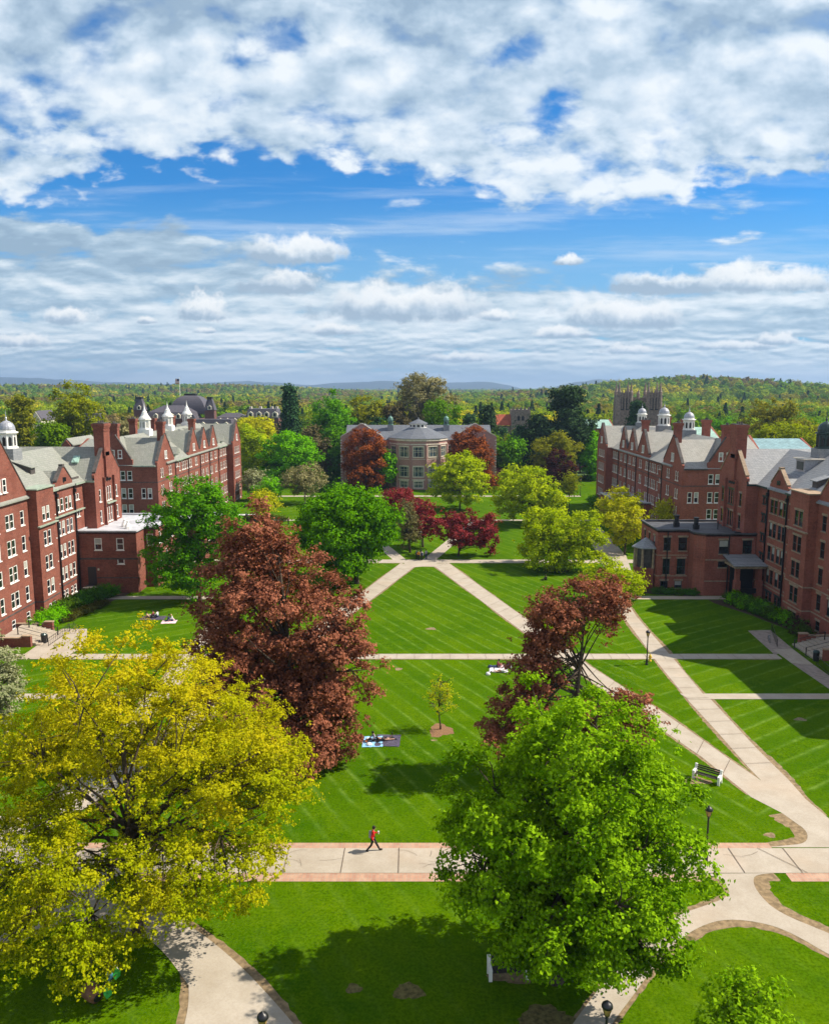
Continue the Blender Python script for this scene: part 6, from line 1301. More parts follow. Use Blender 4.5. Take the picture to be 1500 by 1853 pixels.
# prototypes 16 m tall, scaled per tree
for sd, bl_, n_, sh in ((1, [(0, 0, 10, 5, 5, 5.6), (1.5, .5, 8, 4, 4, 3.5)], 4200, .45), (2, [(-1, 0, 10.5, 4.2, 4.5, 5), (2.5, 1, 8.5, 3.8, 3.6, 4), (-2, 1, 6.5, 3.5, 3.5, 3)], 4200, .5),
                (3, [(0, 0, 10, 3.8, 3.8, 5.8), (0, 0, 6, 4.2, 4.2, 3)], 3600, .5), (4, [(0, 0, 9, 6.2, 6.0, 4.6), (1, -1, 12, 4, 4, 3.6)], 4600, .5), (5, [(0, 0, 10, 4.6, 4.6, 5.6)], 2400, .85), (6, [(1, 0, 9.5, 5.4, 5, 4.5), (-2.5, 0, 11, 3.5, 3.5, 4.2)], 2600, .8)):
    PRO.append(proto(sd, bl_, n_, .42, shell=sh, limbs=26 if sh < .7 else 60))
EVG = [evergreen('', '', (0, 0, 0), 16.0, 3.9, 5200, .38, None, 71, 'spruce', me_only=True), evergreen('', '', (0, 0, 0), 16.0, 5.2, 5200, .42, None, 72, 'pine', me_only=True)]
for me in [p[0] for p in PRO + EVG]: me.materials.append(M['fgreen'])
for me in [p[1] for p in PRO + EVG]: me.materials.append(M['bark'])
KINDS = [('flime', 'lime-green wood tree in the woods', 'lime-green trees of the woods', 'broadleaf_tree', .27), ('fgreen', 'mid-green wood tree in the woods', 'mid-green trees of the woods', 'broadleaf_tree', .22),
         ('fyel', 'yellow wood tree in the woods', 'yellow trees of the woods', 'broadleaf_tree', .16), ('lvoli', 'olive-brown wood tree in the woods', 'olive trees of the woods', 'broadleaf_tree', .17),
         ('lvtan2', 'grey-brown half-bare wood tree in the woods', 'half-bare trees of the woods', 'broadleaf_tree', .08), ('lvspruce', 'dark evergreen wood tree in the woods', 'evergreens of the woods', 'evergreen_tree', .10)]
# how high (image row) trees may reach in front of far buildings, so that those stay in view as in the photograph
KEEP = [(225, 510, 414, 788), (385, 510, 425, 762), (1100, 1205, 345, 772), (895, 968, 362, 776), (1050, 1115, 318, 775), (1250, 1310, 230, 800), (1360, 1485, 172, 820), (610, 905, 262, 800), (50, 80, 330, 775), (140, 200, 390, 775), (85, 250, 390, 790)]
def blocked(x, y):
    if y < 264 and abs(x) < 72: return True
    for a in (( -150, -60, 385, 432), (50, 120, 295, 352), (38, 52, 350, 366), (60, 78, 295, 320), (88, 110, 210, 230), (60, 130, 156, 175), (-84, -60, 135, 200), (60, 84, 120, 200), (-160, -150, 325, 348)):
        if a[0] < x < a[1] and a[2] < y < a[3]: return True
    return False
rf = random.Random(99); cand = []
y = 150.0
while y < 520:
    x = -y * .56 - 8
    while x < y * .56 + 8:
        X_, Y_ = x + rf.uniform(-3.6, 3.6), y + rf.uniform(-3.6, 3.6)
        if not blocked(X_, Y_):
            H_ = rf.uniform(12.5, 19.5) * (1.0 if Y_ > 260 else .8); ok = True
            for (a, b_, yy, row) in KEEP:
                p0 = proj(X_ - 4.5, Y_, H_)[0]; p1 = proj(X_ + 4.5, Y_, H_)[0]
                if Y_ < yy and p1 > a and p0 < b_:
                    hm = atY(750, row, Y_)[1]
                    if H_ > hm: H_ = hm * rf.uniform(.82, 1.0)
            if H_ > 6.5: cand.append((Y_, X_, H_))
        x += 10.2
    y += 9.6 if y < 300 else 11.0
cand.sort(); NI = 262
def wood_kind(x, y, r):
    q = math.sin(x * .021 + 1.3) + math.sin(y * .017 + x * .008) + r.uniform(-1.0, 1.0)
    if x < -60: q -= .35
    if r.random() < ((.14 if x < 60 else .06) if y < 520 else .035): return 5
    return 4 if q < -1.9 else 3 if q < -1.0 else 1 if q < .3 else 0 if q < 1.6 else 2
vis = []
colmax = {}
for (Y_, X_, H_) in cand:      # keep the ones whose top clears what stands in front
    p = proj(X_, Y_, H_); c0 = int(p[0] / 12); best = min(colmax.get(c0 + d, 9999) for d in (-1, 0, 1))
    if p[1] < best + 14: vis.append((Y_, X_, H_))
    for d in (-1, 0, 1): colmax[c0 + d] = min(colmax.get(c0 + d, 9999), p[1])
first, rest_near = vis[:NI], vis[NI:]
ZONES = [(0, 'left of the white domed cupola'), (105, 'above the left near roof'), (235, 'left of the mansard building'), (330, 'around the domed mansard building'), (510, 'right of the mansard building'), (610, 'behind the left wing of the central hall'), (757, 'behind the right wing of the central hall'), (905, 'around the far church tower'), (1050, 'around the gothic tower'), (1200, 'right of the gothic tower'), (1310, 'above the right near chimney'), (1400, 'at the far right edge')]
zc = {}
def zone(px): return [n for a, n in ZONES if px >= a or a == 0][-1]
for i, (Y_, X_, H_) in enumerate(first):
    k2 = wood_kind(X_, Y_, rf); mt_, lb_, gr2, nm_, _ = KINDS[k2]
    zn = zone(proj(X_, Y_, H_)[0]); key = (k2, zn); zc[key] = zc.get(key, -1) + 1
    lb_ = (('nearest ' if zc[key] == 0 else nth(zc[key]) + ' nearest ') + lb_.split(' in the woods')[0] + ' ' + zn)
    me, tw = EVG[i % 2] if k2 == 5 else (PRO[4 + i % 2] if k2 in (4,) else PRO[rf.choice([0, 1, 2, 3, 3, 5])])
    if k2 == 5: H_ *= 1.08
    root = empty(nm_, (X_, Y_, hz(X_, Y_) - .05), rf.uniform(0, 6.28), lb_, 'tree', gr2); s_ = H_ / 16 ; root.scale = (s_ * rf.uniform(.9, 1.2), s_ * rf.uniform(.9, 1.2), s_)
    o = link('crown', me, None, root); obj_mat(o, mt_); link('trunk', tw, None, root)
# the far mass: thousands of crowns merged, coarser with distance
PAL = np.array([(.25, .33, .010), (.12, .23, .008), (.46, .42, .012), (.25, .24, .015), (.22, .17, .06), (.03, .07, .02)])
def forest(name, pts, per, size, seed):
    rs = np.random.RandomState(seed); N = len(pts); A = np.array(pts); n = N * per; d = unit(rs.normal(size=(n, 3))); d[:, 2] = np.abs(d[:, 2]) * 1.0 - .12
    ti = np.repeat(np.arange(N), per); Hh = A[ti, 3]; Rr = A[ti, 4]; gz_ = A[ti, 2]
    lump = 1 + .22 * np.sin(d[:, 0] * 5 + ti) * np.sin(d[:, 1] * 5 + ti * 1.7) ; rad = rs.uniform(.72, 1.0, n) * lump
    ever = A[ti, 5] == 5
    cx = A[ti, 0] + d[:, 0] * Rr * rad; cyy = A[ti, 1] + d[:, 1] * Rr * rad; cz_ = gz_ + Hh * .52 + d[:, 2] * Hh * .48 * rad
    hq = rs.uniform(0, 1, n); sp = (1 - hq) ** .9
    cx = np.where(ever, A[ti, 0] + d[:, 0] * Rr * .75 * sp, cx); cyy = np.where(ever, A[ti, 1] + d[:, 1] * Rr * .75 * sp, cyy); cz_ = np.where(ever, gz_ + Hh * (.15 + .95 * hq), cz_)
    nn = unit(d + np.array([0, 0, .25]) + rs.normal(size=(n, 3)) * .28); t = unit(np.cross(nn, rs.normal(size=(n, 3)))); b = np.cross(nn, t); L = size * rs.uniform(.6, 1.3, (n, 1)); Wd = L * rs.uniform(.5, .9, (n, 1)); p = np.stack([cx, cyy, cz_], 1)
    co = np.stack([p - t * L, p + b * Wd, p + t * L, p - b * Wd], 1); me = quad_mesh(name, co, rs.uniform(0, 1, n))
    base = PAL[A[ti, 5].astype(int)] * (A[ti, 6][:, None]) * rs.uniform(.82, 1.15, (n, 1)); at = me.attributes.new('leafcol', 'FLOAT_COLOR', 'FACE'); at.data.foreach_set('color', np.concatenate([base, np.ones((n, 1))], 1).astype(np.float32).reshape(-1))
    return tag(link(name, me, M['forest']), kind='stuff')
def forest_mat():
    m = bpy.data.materials.new('mixed_woodland_leaf'); m.use_nodes = True; t = NT(m.node_tree); t.n.clear(); c = t.new('ShaderNodeAttribute', attribute_name='leafcol').outputs['Color']
    df = t.new('ShaderNodeBsdfDiffuse'); t.put(df.inputs[0], c); tr = t.new('ShaderNodeBsdfTranslucent'); t.put(tr.inputs[0], c); mx = t.new('ShaderNodeMixShader'); mx.inputs[0].default_value = .3
    t.l.new(df.outputs[0], mx.inputs[1]); t.l.new(tr.outputs[0], mx.inputs[2]); t.l.new(mx.outputs[0], t.new('ShaderNodeOutputMaterial').inputs[0]); return m
M['forest'] = forest_mat()
def fp_(X_, Y_, H_, Rr, r): return (X_, Y_, hz(X_, Y_), H_, Rr, wood_kind(X_, Y_, r), r.uniform(.75, 1.3))
A1 = [fp_(X_, Y_, H_, H_ * .33, rf) for (Y_, X_, H_) in rest_near]
y = 520.0
while y < 900:
    x = -y * .56
    while x < y * .56: A1.append(fp_(x + rf.uniform(-4, 4), y + rf.uniform(-4, 4), rf.uniform(11, 20), rf.uniform(4.6, 7.6), rf)); x += 11.5
    y += 12.5
A2 = []
while y < 2600:
    x = -y * .56; stp = 13 + (y - 900) * .006
    while x < y * .56: A2.append(fp_(x + rf.uniform(-5, 5), y + rf.uniform(-5, 5), rf.uniform(12, 19), rf.uniform(5, 7.5), rf)); x += stp
    y += stp * 1.35
A3 = []
while y < 6500:
    x = -y * .56; stp = 26 + (y - 2600) * .012
    while x < y * .56: A3.append(fp_(x + rf.uniform(-9, 9), y + rf.uniform(-9, 9), rf.uniform(12, 20), rf.uniform(11, 17), rf)); x += stp
    y += stp * 2.2
print('trees', len(cand), len(vis), len(A1), len(A2), len(A3))
forest('woods', A1, 480, .80, 1); forest('far_woods', A2, 110, 1.55, 2); forest('far_woods', A3, 40, 4.5, 3)

# ------------------------------------------------------------------ street furniture
def lamp(px_, py_, label, h=3.75):
    x, y = g(px_, py_); root = empty('lamp_post', (x, y, 0), 0, label, 'street lamp', 'black post lamps along the walks'); o = (x, y, 0)
    q = MB(o); q.lathe(x, y, [(.17, 0), (.17, .12), (.12, .2), (.12, .55), (.085, .65), (.07, 1.0), (.055, h - .75), (.05, h - .7), (.08, h - .66), (.05, h - .6)], 12); q.build('pole', M['black'], root)
    q = MB(o); q.lathe(x, y, [(.06, h - .6), (.12, h - .52), (.13, h - .48)], 12); hd = q.build('lamp_head', M['black'], root, True)
    q = MB(o); q.lathe(x, y, [(.125, h - .479), (.17, h - .3), (.215, h - .14), (.215, h - .12)], 14); q.build('lamp_glass', M['amber'], hd, True)
    q = MB(o); q.lathe(x, y, [(.245, h - .12), (.25, h - .07), (.22, h + .02), (.14, h + .1), (.05, h + .14), (.03, h + .2)], 14); q.build('lamp_cap', M['black'], hd, True)
    q = MB(o)
    for i in range(4): a = i * math.pi / 2 + .6; q.tube([(x + .135 * math.cos(a), y + .135 * math.sin(a), h - .48), (x + .225 * math.cos(a), y + .225 * math.sin(a), h - .12)], .012, 4)
    q.build('cage_bar', M['black'], hd)
    return root
lamp(1277, 1563, 'black lamp post at the right end of the promenade, beside the foreground maple')
lamp(1170, 1203, 'black lamp post at the crossing of walks, a yellow hydrant beside it')
lamp(480, 1984, 'black lamp head rising from the bottom edge by the left walk', 3.85); lamp(1093, 1962, 'black lamp rising from the bottom edge by the right walk', 3.85)
x_, y_ = g(1050, 897); lamp(1050, 897, 'far black lamp post on the lawn before the right far hall', 4.6)
x_, y_ = g(758, 1005); lamp(761, 1001, 'black lamp post at the far side of the path crossing behind the standing group', 3.9)
hx, hy = g(1176, 1197); hr = empty('hydrant', (hx, hy, 0), 0, 'small yellow fire hydrant at the foot of a lamp post', 'hydrant')
q = MB((hx, hy, 0)); q.lathe(hx, hy, [(.17, 0), (.17, .08), (.12, .1), (.12, .55), (.16, .57), (.16, .62), (.12, .7), (.05, .78), (.05, .84)], 12); q.build('barrel', M['yellow'], hr, True)
q = MB((hx, hy, 0)); q.tube([(hx - .22, hy, .45), (hx + .22, hy, .45)], .06, 8); q.tube([(hx, hy - .2, .45), (hx, hy, .45)], .07, 8); q.build('outlet', M['yellow'], hr)

def bench(x, y, rz, label, L=1.9):
    root = empty('park_bench', (x, y, 0), rz, label, 'bench')
    def S_(px_): return [(px_, q_[0], q_[1]) for q_ in ((-.33, 0), (-.25, 0), (-.2, .3), (.2, .3), (.25, 0), (.36, 0), (.33, .45), (.42, .98), (.36, 1.04), (.28, 1.0), (.2, .7), (-.1, .66), (-.34, .68), (-.38, .62), (-.33, .55))]
    for sx in (-L / 2, L / 2): q = MB(); q.prism(S_(sx - .09), S_(sx + .09)); q.build('bench_end', M['white'], root)
    for i in range(4): q = MB(); q.box(-L / 2 + .06, L / 2 - .06, -.27 + i * .125, -.17 + i * .125, .42, .455); q.build('seat_slat', M['wood'], root)
    for i in range(3):
        q = MB(); z = .58 + i * .15; yy = .24 + i * .035; q.prism([(-L / 2 + .06, yy, z), (-L / 2 + .06, yy + .03, z), (-L / 2 + .06, yy + .055, z + .1), (-L / 2 + .06, yy + .025, z + .1)], [(L / 2 - .06, yy, z), (L / 2 - .06, yy + .03, z), (L / 2 - .06, yy + .055, z + .1), (L / 2 - .06, yy + .025, z + .1)]); q.build('back_slat', M['wood'], root)
    return root
bx_, by_ = g(1279, 1413); bench(bx_, by_, R(-38), 'white-ended bench with dark slats on the grass beside the diagonal walk')
bx_, by_ = g(919, 1768); bench(bx_, by_, R(4), 'white-ended bench half hidden under the foreground maple')

# stairs, walls, rails and racks at the hall entrances
def entrance(s, x, y):
    X = lambda u: s * u
    st = empty('entrance_steps', (X(x), y, 0), 0, 'wide stone steps with a brick landing at the %s hall entrance' % ('right' if s > 0 else 'left'), 'steps')
    for i in range(6):
        q = MB((X(x), y, 0)); q.box(X(x + .55 * i), X(x + 4.6), y - 2.6, y + 2.6, .165 * i + (.001 if i else 0), .165 * (i + 1)); q.build('step', M['concrete'], st)
    for yy in (y - 3.1, y + 2.7):
        nm = 'nearer' if yy < y else 'farther'; sd = 'right' if s > 0 else 'left'
        o = empty('brick_pier_wall', (X(x + 1.2), yy, 0), 0, '%s low brick wall with stone cap beside the %s hall steps' % (nm, sd), 'wall'); q = MB((X(x + 1.2), yy, 0)); q.box(X(x + .9), X(x + 1.9), yy, yy + .45, 0, 1.25); q.box(X(x + 1.9), X(x + 5.5), yy + .05, yy + .4, 0, 1.0); q.build('wall', M['brickR' if s > 0 else 'brickL'], o)
        q = MB((X(x + 1.2), yy, 0)); q.box(X(x + .84), X(x + 1.96), yy - .06, yy + .5, 1.252, 1.36); q.box(X(x + 1.961), X(x + 5.5), yy, yy + .45, 1.002, 1.1); q.build('stone_cap', M['stone'], o)
    for yy, sd2 in ((y - 1.3, 'nearer'), (y + 1.5, 'farther')):
        o = empty('handrail', (X(x), yy, 0), 0, '%s black handrail on the steps of the %s hall' % (sd2, 'right' if s > 0 else 'left'), 'handrail')
        for u, z0, z1 in ((-.25, 0, 1.0), (3.2, 1.0, 1.95)): q = MB((X(x), yy, 0)); q.box(X(x + u) - .045, X(x + u) + .045, yy - .045, yy + .045, z0, z1); q.lathe(X(x + u), yy, [(.1, z0), (.1, z0 + .06)], 8); q.build('post', M['black'], o)
        q = MB((X(x), yy, 0)); q.tube([(X(x - .25), yy, .95), (X(x + 3.2), yy, 1.9)], .03, 6); q.tube([(X(x - .25), yy, .5), (X(x + 3.2), yy, 1.45)], .018, 6); q.build('rail', M['black'], o)
ex, ey = g(1452, 1180); entrance(1, ex, ey); entrance(-1, 43.8, 93.6)
tag(sheet('forecourt', [G([(1398, 1176), (1434, 1175), (1472, 1204), (1432, 1201)])], 0.052, M['concrete']), kind='structure')
tag(sheet('forecourt', [G([(1353, 1142), (1394, 1141), (1434, 1175), (1402, 1186)]), G([(1432, 1201), (1472, 1204), (1545, 1255), (1515, 1258)])], 0.0505, M['greypave']), kind='structure')
tag(sheet('forecourt', [[(-39.6, 86.2), (-44.2, 86.2), (-44.2, 97.6), (-41.0, 97.6), (-38.2, 90.6)]], 0.053, M['concrete']), kind='structure')
def rack(pts, label, n=12):
    a, b_ = Vector((*pts[0], 0)), Vector((*pts[1], 0)); root = empty('bike_rack', a, 0, label, 'bike rack'); o = tuple(a)
    for nm, z, r2 in (('top_rail', .95, .03), ('bottom_rail', .12, .025)): q = MB(o); q.tube([a + Vector((0, 0, z)), b_ + Vector((0, 0, z))], r2, 6); q.build(nm, M['black'], root)
    for i in range(n + 1): p = a.lerp(b_, i / n); q = MB(o); q.tube([p, p + Vector((0, 0, .95))], .035 if i in (0, n) else .016, 5); q.build('upright', M['black'], root)
rack((g(1396, 1143), g(1406, 1171)), 'black metal bike rack on the paved strip before the right hall', 9)
rack((g(1478, 1203), g(1500, 1222)), 'black metal railing beside the bin at the right edge', 8)
rack((g(88, 1170), g(126, 1143)), 'black metal bike rack on the left paved strip', 12)
def bicycle(x, y, rz, label, frame='black'):
    root = empty('bicycle', (x, y, 0), rz, label, 'bicycle')
    for wx in (-.52, .52):
        q = MB(); pts = [(wx + .33 * math.cos(a * math.pi / 10), 0, .345 + .33 * math.sin(a * math.pi / 10)) for a in range(21)]; q.tube(pts, .02, 5); wh = q.build('wheel', M['black'], root)
        q = MB()
        for i in range(8): a = i * math.pi / 4; q.tube([(wx, 0, .345), (wx + .32 * math.cos(a), 0, .345 + .32 * math.sin(a))], .004, 3)
        q.build('spokes', M['lead'], wh)
    q = MB()
    for a, b_ in (((-.52, .345), (-.15, .345)), ((-.15, .345), (-.28, .85)), ((-.52, .345), (-.25, .75)), ((-.15, .345), (.33, .8)), ((-.25, .75), (.33, .82)), ((.52, .345), (.32, .95))): q.tube([(a[0], 0, a[1]), (b_[0], 0, b_[1])], .02, 6)
    q.build('frame', M[frame], root); q = MB(); q.prism([(-.42, -.08, .86), (-.42, .08, .86), (-.14, .02, .87), (-.14, -.02, .87)], [(-.42, -.07, .91), (-.42, .07, .91), (-.14, .02, .9), (-.14, -.02, .9)]); q.build('saddle', M['black'], root)
    q = MB(); q.tube([(.32, 0, .95), (.36, 0, 1.02)], .015, 5); q.tube([(.3, -.25, 1.02), (.36, 0, 1.03), (.3, .25, 1.02)], .015, 5); q.build('handlebar', M['black'], root)
bx_, by_ = g(140, 1147); bicycle(bx_, by_, R(12), 'dark bicycle leaning at the far end of the left rack', 'dkgreen')
bx_, by_ = g(132, 1143); bicycle(bx_ - .4, by_ + .5, R(50), 'black bicycle behind the first one at the left rack')
bx_, by_ = g(1400, 1163); bicycle(bx_ - .5, by_ + .2, R(75), 'grey bicycle parked in the right rack', 'lead')
def bin_(x, y, label):
    root = empty('litter_bin', (x, y, 0), 0, label, 'litter bin'); o = (x, y, 0)
    q = MB(o); q.lathe(x, y, [(.28, 0), (.3, .05), (.33, .95), (.35, 1.0)], 14); q.build('body', M['black'], root); q = MB(o); q.lathe(x, y, [(.36, 1.0), (.36, 1.06), (.25, 1.2), (.08, 1.25)], 14); q.build('lid', M['dkgreen'], root)
bx_, by_ = g(1476, 1196); bin_(bx_, by_, 'dark litter bin beside the right hall steps'); bx_, by_ = g(80, 1164); bin_(bx_, by_, 'dark litter bin beside the left hall steps')

# small painted play sculpture under the golden oak
px0, py0 = g(178, 1812); ps = empty('play_sculpture', (px0, py0, 0), 0, 'small brown barrel-like play sculpture with green and blue panels under the golden oak', 'play sculpture'); o_ = (px0, py0, 0)
q = MB(o_); q.tube([(px0 - .75, py0 + .35, .42), (px0 - .55, py0 + .2, .46), (px0 - .1, py0 - .1, .46), (px0 + .1, py0 - .25, .4)], [.25, .4, .42, .34], 14); q.build('body', M['playbrown'], ps, True)
q = MB(o_); q.tube([(px0 + .08, py0 - .262, .4), (px0 + .14, py0 - .3, .39)], [.22, .2], 12); q.build('opening', M['black'], ps)
for (dx_, dy_, sz, mt_) in ((.55, -.15, .34, 'playgreen'), (.5, 1.15, .34, 'playgreen'), (.2, 1.0, .28, 'playblue')):
    q = MB(o_); c0 = Vector((px0 + dx_, py0 + dy_, .55)); pr = [(-sz * .7, 0), (0, -sz), (sz * .6, -.1), (sz * .5, sz * .6), (-.1, sz)]
    q.prism([(c0.x + a, c0.y + b_ * .5, c0.z + b_ * .6) for a, b_ in pr], [(c0.x + a, c0.y + b_ * .5 + .05, c0.z + b_ * .6 - .03) for a, b_ in pr]); q.build('panel', M[mt_], ps)
    q = MB(o_); q.tube([(px0, py0 + .1, .3), tuple(c0)], .03, 6); q.build('strut', M['black'], ps)
q = MB(o_); q.tube([(px0 + .15, py0 + 1.1, .5), (px0 + .35, py0 + 1.5, .75), (px0 + .55, py0 + 1.3, .6)], .06, 6); q.build('white_hoop', M['white'], ps)

# ------------------------------------------------------------------ people
def skin_mesh(name, joints, edges, root_j, mat, parent, sub=1):
    keys = list(joints); idx = {k2: i for i, k2 in enumerate(keys)}
    me = bpy.data.meshes.new(name); me.from_pydata([joints[k2][:3] for k2 in keys], [(idx[a], idx[b_]) for a, b_ in edges], [])
    o = bpy.data.objects.new(name, me); COL.objects.link(o)
    md = o.modifiers.new('skin', 'SKIN'); md.use_smooth_shade = True
    if not me.skin_vertices: me.attributes
    sv = me.skin_vertices[0].data if me.skin_vertices else None
    for k2 in keys:
        r2 = joints[k2][3]; sv[idx[k2]].radius = r2 if isinstance(r2, tuple) else (r2, r2); sv[idx[k2]].use_root = (k2 == root_j)
    sb = o.modifiers.new('sub', 'SUBSURF'); sb.levels = sub; sb.render_levels = sub
    dg = bpy.context.evaluated_depsgraph_get(); me2 = bpy.data.meshes.new_from_object(o.evaluated_get(dg)); me2.name = name
    o.modifiers.clear(); o.data = me2; bpy.data.meshes.remove(me); me2.materials.clear(); me2.materials.append(M[mat]); me2.shade_smooth(); o.parent = parent
    return o
POSE = {
 'walk': dict(pel=(0, 0, .95), che=(.03, 0, 1.32), nk=(.05, 0, 1.5), hd=(.08, 0, 1.64), shL=(.03, .19, 1.43), shR=(.03, -.19, 1.43), elL=(.0, .25, 1.16), elR=(-.08, -.25, 1.15), haL=(.28, .16, 1.22), haR=(.05, -.26, .92),
              hiL=(0, .09, .9), hiR=(0, -.09, .9), knL=(.22, .09, .5), knR=(-.10, -.09, .48), anL=(.42, .09, .10), anR=(-.42, -.09, .10), toL=(.60, .09, .10), toR=(-.30, -.09, .04)),
 'stand': dict(pel=(0, 0, .95), che=(.0, 0, 1.32), nk=(.01, 0, 1.5), hd=(.03, 0, 1.64), shL=(0, .19, 1.43), shR=(0, -.19, 1.43), elL=(-.03, .25, 1.13), elR=(-.03, -.25, 1.13), haL=(.12, .22, .9), haR=(.1, -.22, .9),
              hiL=(0, .09, .9), hiR=(0, -.09, .9), knL=(.04, .1, .5), knR=(.0, -.1, .5), anL=(0, .11, .07), anR=(-.02, -.11, .07), toL=(.16, .13, .03), toR=(.15, -.13, .03)),
 'sit': dict(pel=(0, 0, .13), che=(-.02, 0, .47), nk=(.05, 0, .64), hd=(.12, 0, .78), shL=(.0, .19, .58), shR=(.0, -.19, .58), elL=(.14, .26, .36), elR=(.14, -.26, .36), haL=(.36, .14, .30), haR=(.36, -.14, .30),
              hiL=(.02, .1, .12), hiR=(.02, -.1, .12), knL=(.42, .16, .40), knR=(.44, -.1, .18), anL=(.72, .14, .08), anR=(.86, -.14, .08), toL=(.86, .15, .06), toR=(.95, -.16, .16)),
 'lean': dict(pel=(0, 0, .13), che=(-.28, 0, .38), nk=(-.36, 0, .54), hd=(-.38, 0, .68), shL=(-.3, .19, .47), shR=(-.3, -.19, .47), elL=(-.5, .26, .25), elR=(-.5, -.26, .25), haL=(-.55, .24, .05), haR=(-.55, -.24, .05),
              hiL=(.02, .1, .12), hiR=(.02, -.1, .12), knL=(.42, .12, .36), knR=(.45, -.1, .14), anL=(.7, .12, .08), anR=(.86, -.12, .08), toL=(.84, .14, .08), toR=(.92, -.14, .18)),
 'prone': dict(pel=(0, 0, .14), che=(-.36, 0, .2), nk=(-.52, 0, .28), hd=(-.64, 0, .36), shL=(-.46, .19, .2), shR=(-.46, -.19, .2), elL=(-.62, .27, .07), elR=(-.62, -.27, .07), haL=(-.82, .1, .08), haR=(-.82, -.1, .08),
              hiL=(.05, .1, .13), hiR=(.05, -.1, .13), knL=(.48, .12, .1), knR=(.48, -.1, .1), anL=(.72, .12, .42), anR=(.9, -.12, .1), toL=(.7, .12, .58), toR=(1.02, -.14, .06)),
 'supine': dict(pel=(0, 0, .12), che=(-.38, 0, .13), nk=(-.55, 0, .13), hd=(-.68, 0, .15), shL=(-.48, .19, .12), shR=(-.48, -.19, .12), elL=(-.30, .32, .09), elR=(-.62, -.38, .09), haL=(-.12, .16, .2), haR=(-.76, -.16, .08),
              hiL=(.05, .1, .12), hiR=(.05, -.1, .12), knL=(.34, .12, .42), knR=(.4, -.1, .38), anL=(.62, .12, .09), anR=(.66, -.12, .09), toL=(.78, .13, .06), toR=(.82, -.13, .06)),
}
def person(x, y, rz, pose, label, top='greyc', bottom='dark', hair='hair', shoes='dark', sc=1.0, group=None, z=0.0, legs=True):
    J = POSE[pose]; root = empty('person', (x, y, z), rz, label, 'person', group); root.scale = (sc, sc, sc)
    j = {k2: (*J[k2], r2) for k2, r2 in dict(pel=(.13, .10), che=(.14, .10), nk=.05, hd=(.085, .10), shL=.05, shR=.05, elL=.038, elR=.038, haL=.026, haR=.026, hiL=.08, hiR=.08, knL=.055, knR=.055, anL=.038, anR=.038, toL=.03, toR=.03).items()}
    ed = [('pel', 'che'), ('che', 'nk'), ('nk', 'hd'), ('che', 'shL'), ('che', 'shR'), ('shL', 'elL'), ('shR', 'elR'), ('elL', 'haL'), ('elR', 'haR'), ('pel', 'hiL'), ('pel', 'hiR'), ('hiL', 'knL'), ('hiR', 'knR'), ('knL', 'anL'), ('knR', 'anR'), ('anL', 'toL'), ('anR', 'toR')]
    for s_ in 'LR':      # four fingers and a thumb, slightly curled
        h = Vector(J['ha' + s_]); f = (h - Vector(J['el' + s_])).normalized(); sd = f.cross(Vector((0, 0, 1))); sd = sd.normalized() if sd.length > .1 else Vector((0, 1, 0))
        pm = h + f * .05; j['pm' + s_] = (*pm, .022); ed.append(('ha' + s_, 'pm' + s_))
        for i, ln in enumerate((.07, .08, .075, .06)):
            p1 = pm + sd * (i - 1.5) * .02 + f * ln * .55; p2 = p1 + f * ln * .4 + Vector((0, 0, -.025)); j['f%d%s' % (i, s_)] = (*p1, .009); j['g%d%s' % (i, s_)] = (*p2, .008); ed += [('pm' + s_, 'f%d%s' % (i, s_)), ('f%d%s' % (i, s_), 'g%d%s' % (i, s_))]
        p1 = h + sd * (.045 if s_ == 'L' else -.045) + f * .03; j['th' + s_] = (*p1, .010); ed.append(('ha' + s_, 'th' + s_))
    body = skin_mesh('body', j, ed, 'pel', 'skin', root)
    def sub(name, ks, es, rj, mat, grow): return skin_mesh(name, {k2: (*J[k2], tuple(v + grow for v in j[k2][3]) if isinstance(j[k2][3], tuple) else j[k2][3] + grow) for k2 in ks}, es, rj, mat, root)
    sub('jacket', ['pel', 'che', 'shL', 'shR', 'elL', 'elR', 'haL', 'haR'], [e for e in ed[:9] if e[0] in ('pel', 'che', 'shL', 'shR', 'elL', 'elR') and e[1] != 'nk'], 'pel', top, .028)
    if legs: sub('trousers', ['pel', 'hiL', 'hiR', 'knL', 'knR', 'anL', 'anR'], ed[9:15], 'pel', bottom, .022)
    else: sub('shorts', ['pel', 'hiL', 'hiR'], ed[9:11], 'pel', bottom, .035)
    hd = Vector(J['hd']); nk = Vector(J['nk']); up = (hd - nk).normalized(); fw = Vector((1, 0, 0)) if abs(up.x) < .7 else Vector((0, 0, 1)); q = MB(); n = 10
    cp = hd + up * .045 - fw * .015; rings = []
    a_, b_ = up.orthogonal().normalized(), up.cross(up.orthogonal().normalized())
    for r2, h2 in ((.07, -.10), (.108, -.04), (.116, .02), (.09, .08), (.03, .11)): rings.append(q.vs([cp - fw * .012 + up * h2 + (a_ * math.cos(t_ * 2 * math.pi / n) + b_ * math.sin(t_ * 2 * math.pi / n)) * r2 for t_ in range(n)]))
    for A_, B_ in zip(rings, rings[1:]):
        for i in range(n): jj = (i + 1) % n; q.f.append((A_ + i, A_ + jj, B_ + jj, B_ + i))
    q.f.append(tuple(rings[0] + i for i in range(n))); q.f.append(tuple(rings[-1] + i for i in range(n))); q.build('hair', M[hair], root, True)
    q = MB(); fc = hd + fw * .088; sdv = up.cross(fw).normalized()
    for e_ in (-1, 1): c_ = fc + sdv * .032 * e_ + up * .01; q.box(c_.x - .008, c_.x + .008, c_.y - .01, c_.y + .01, c_.z - .008, c_.z + .008)
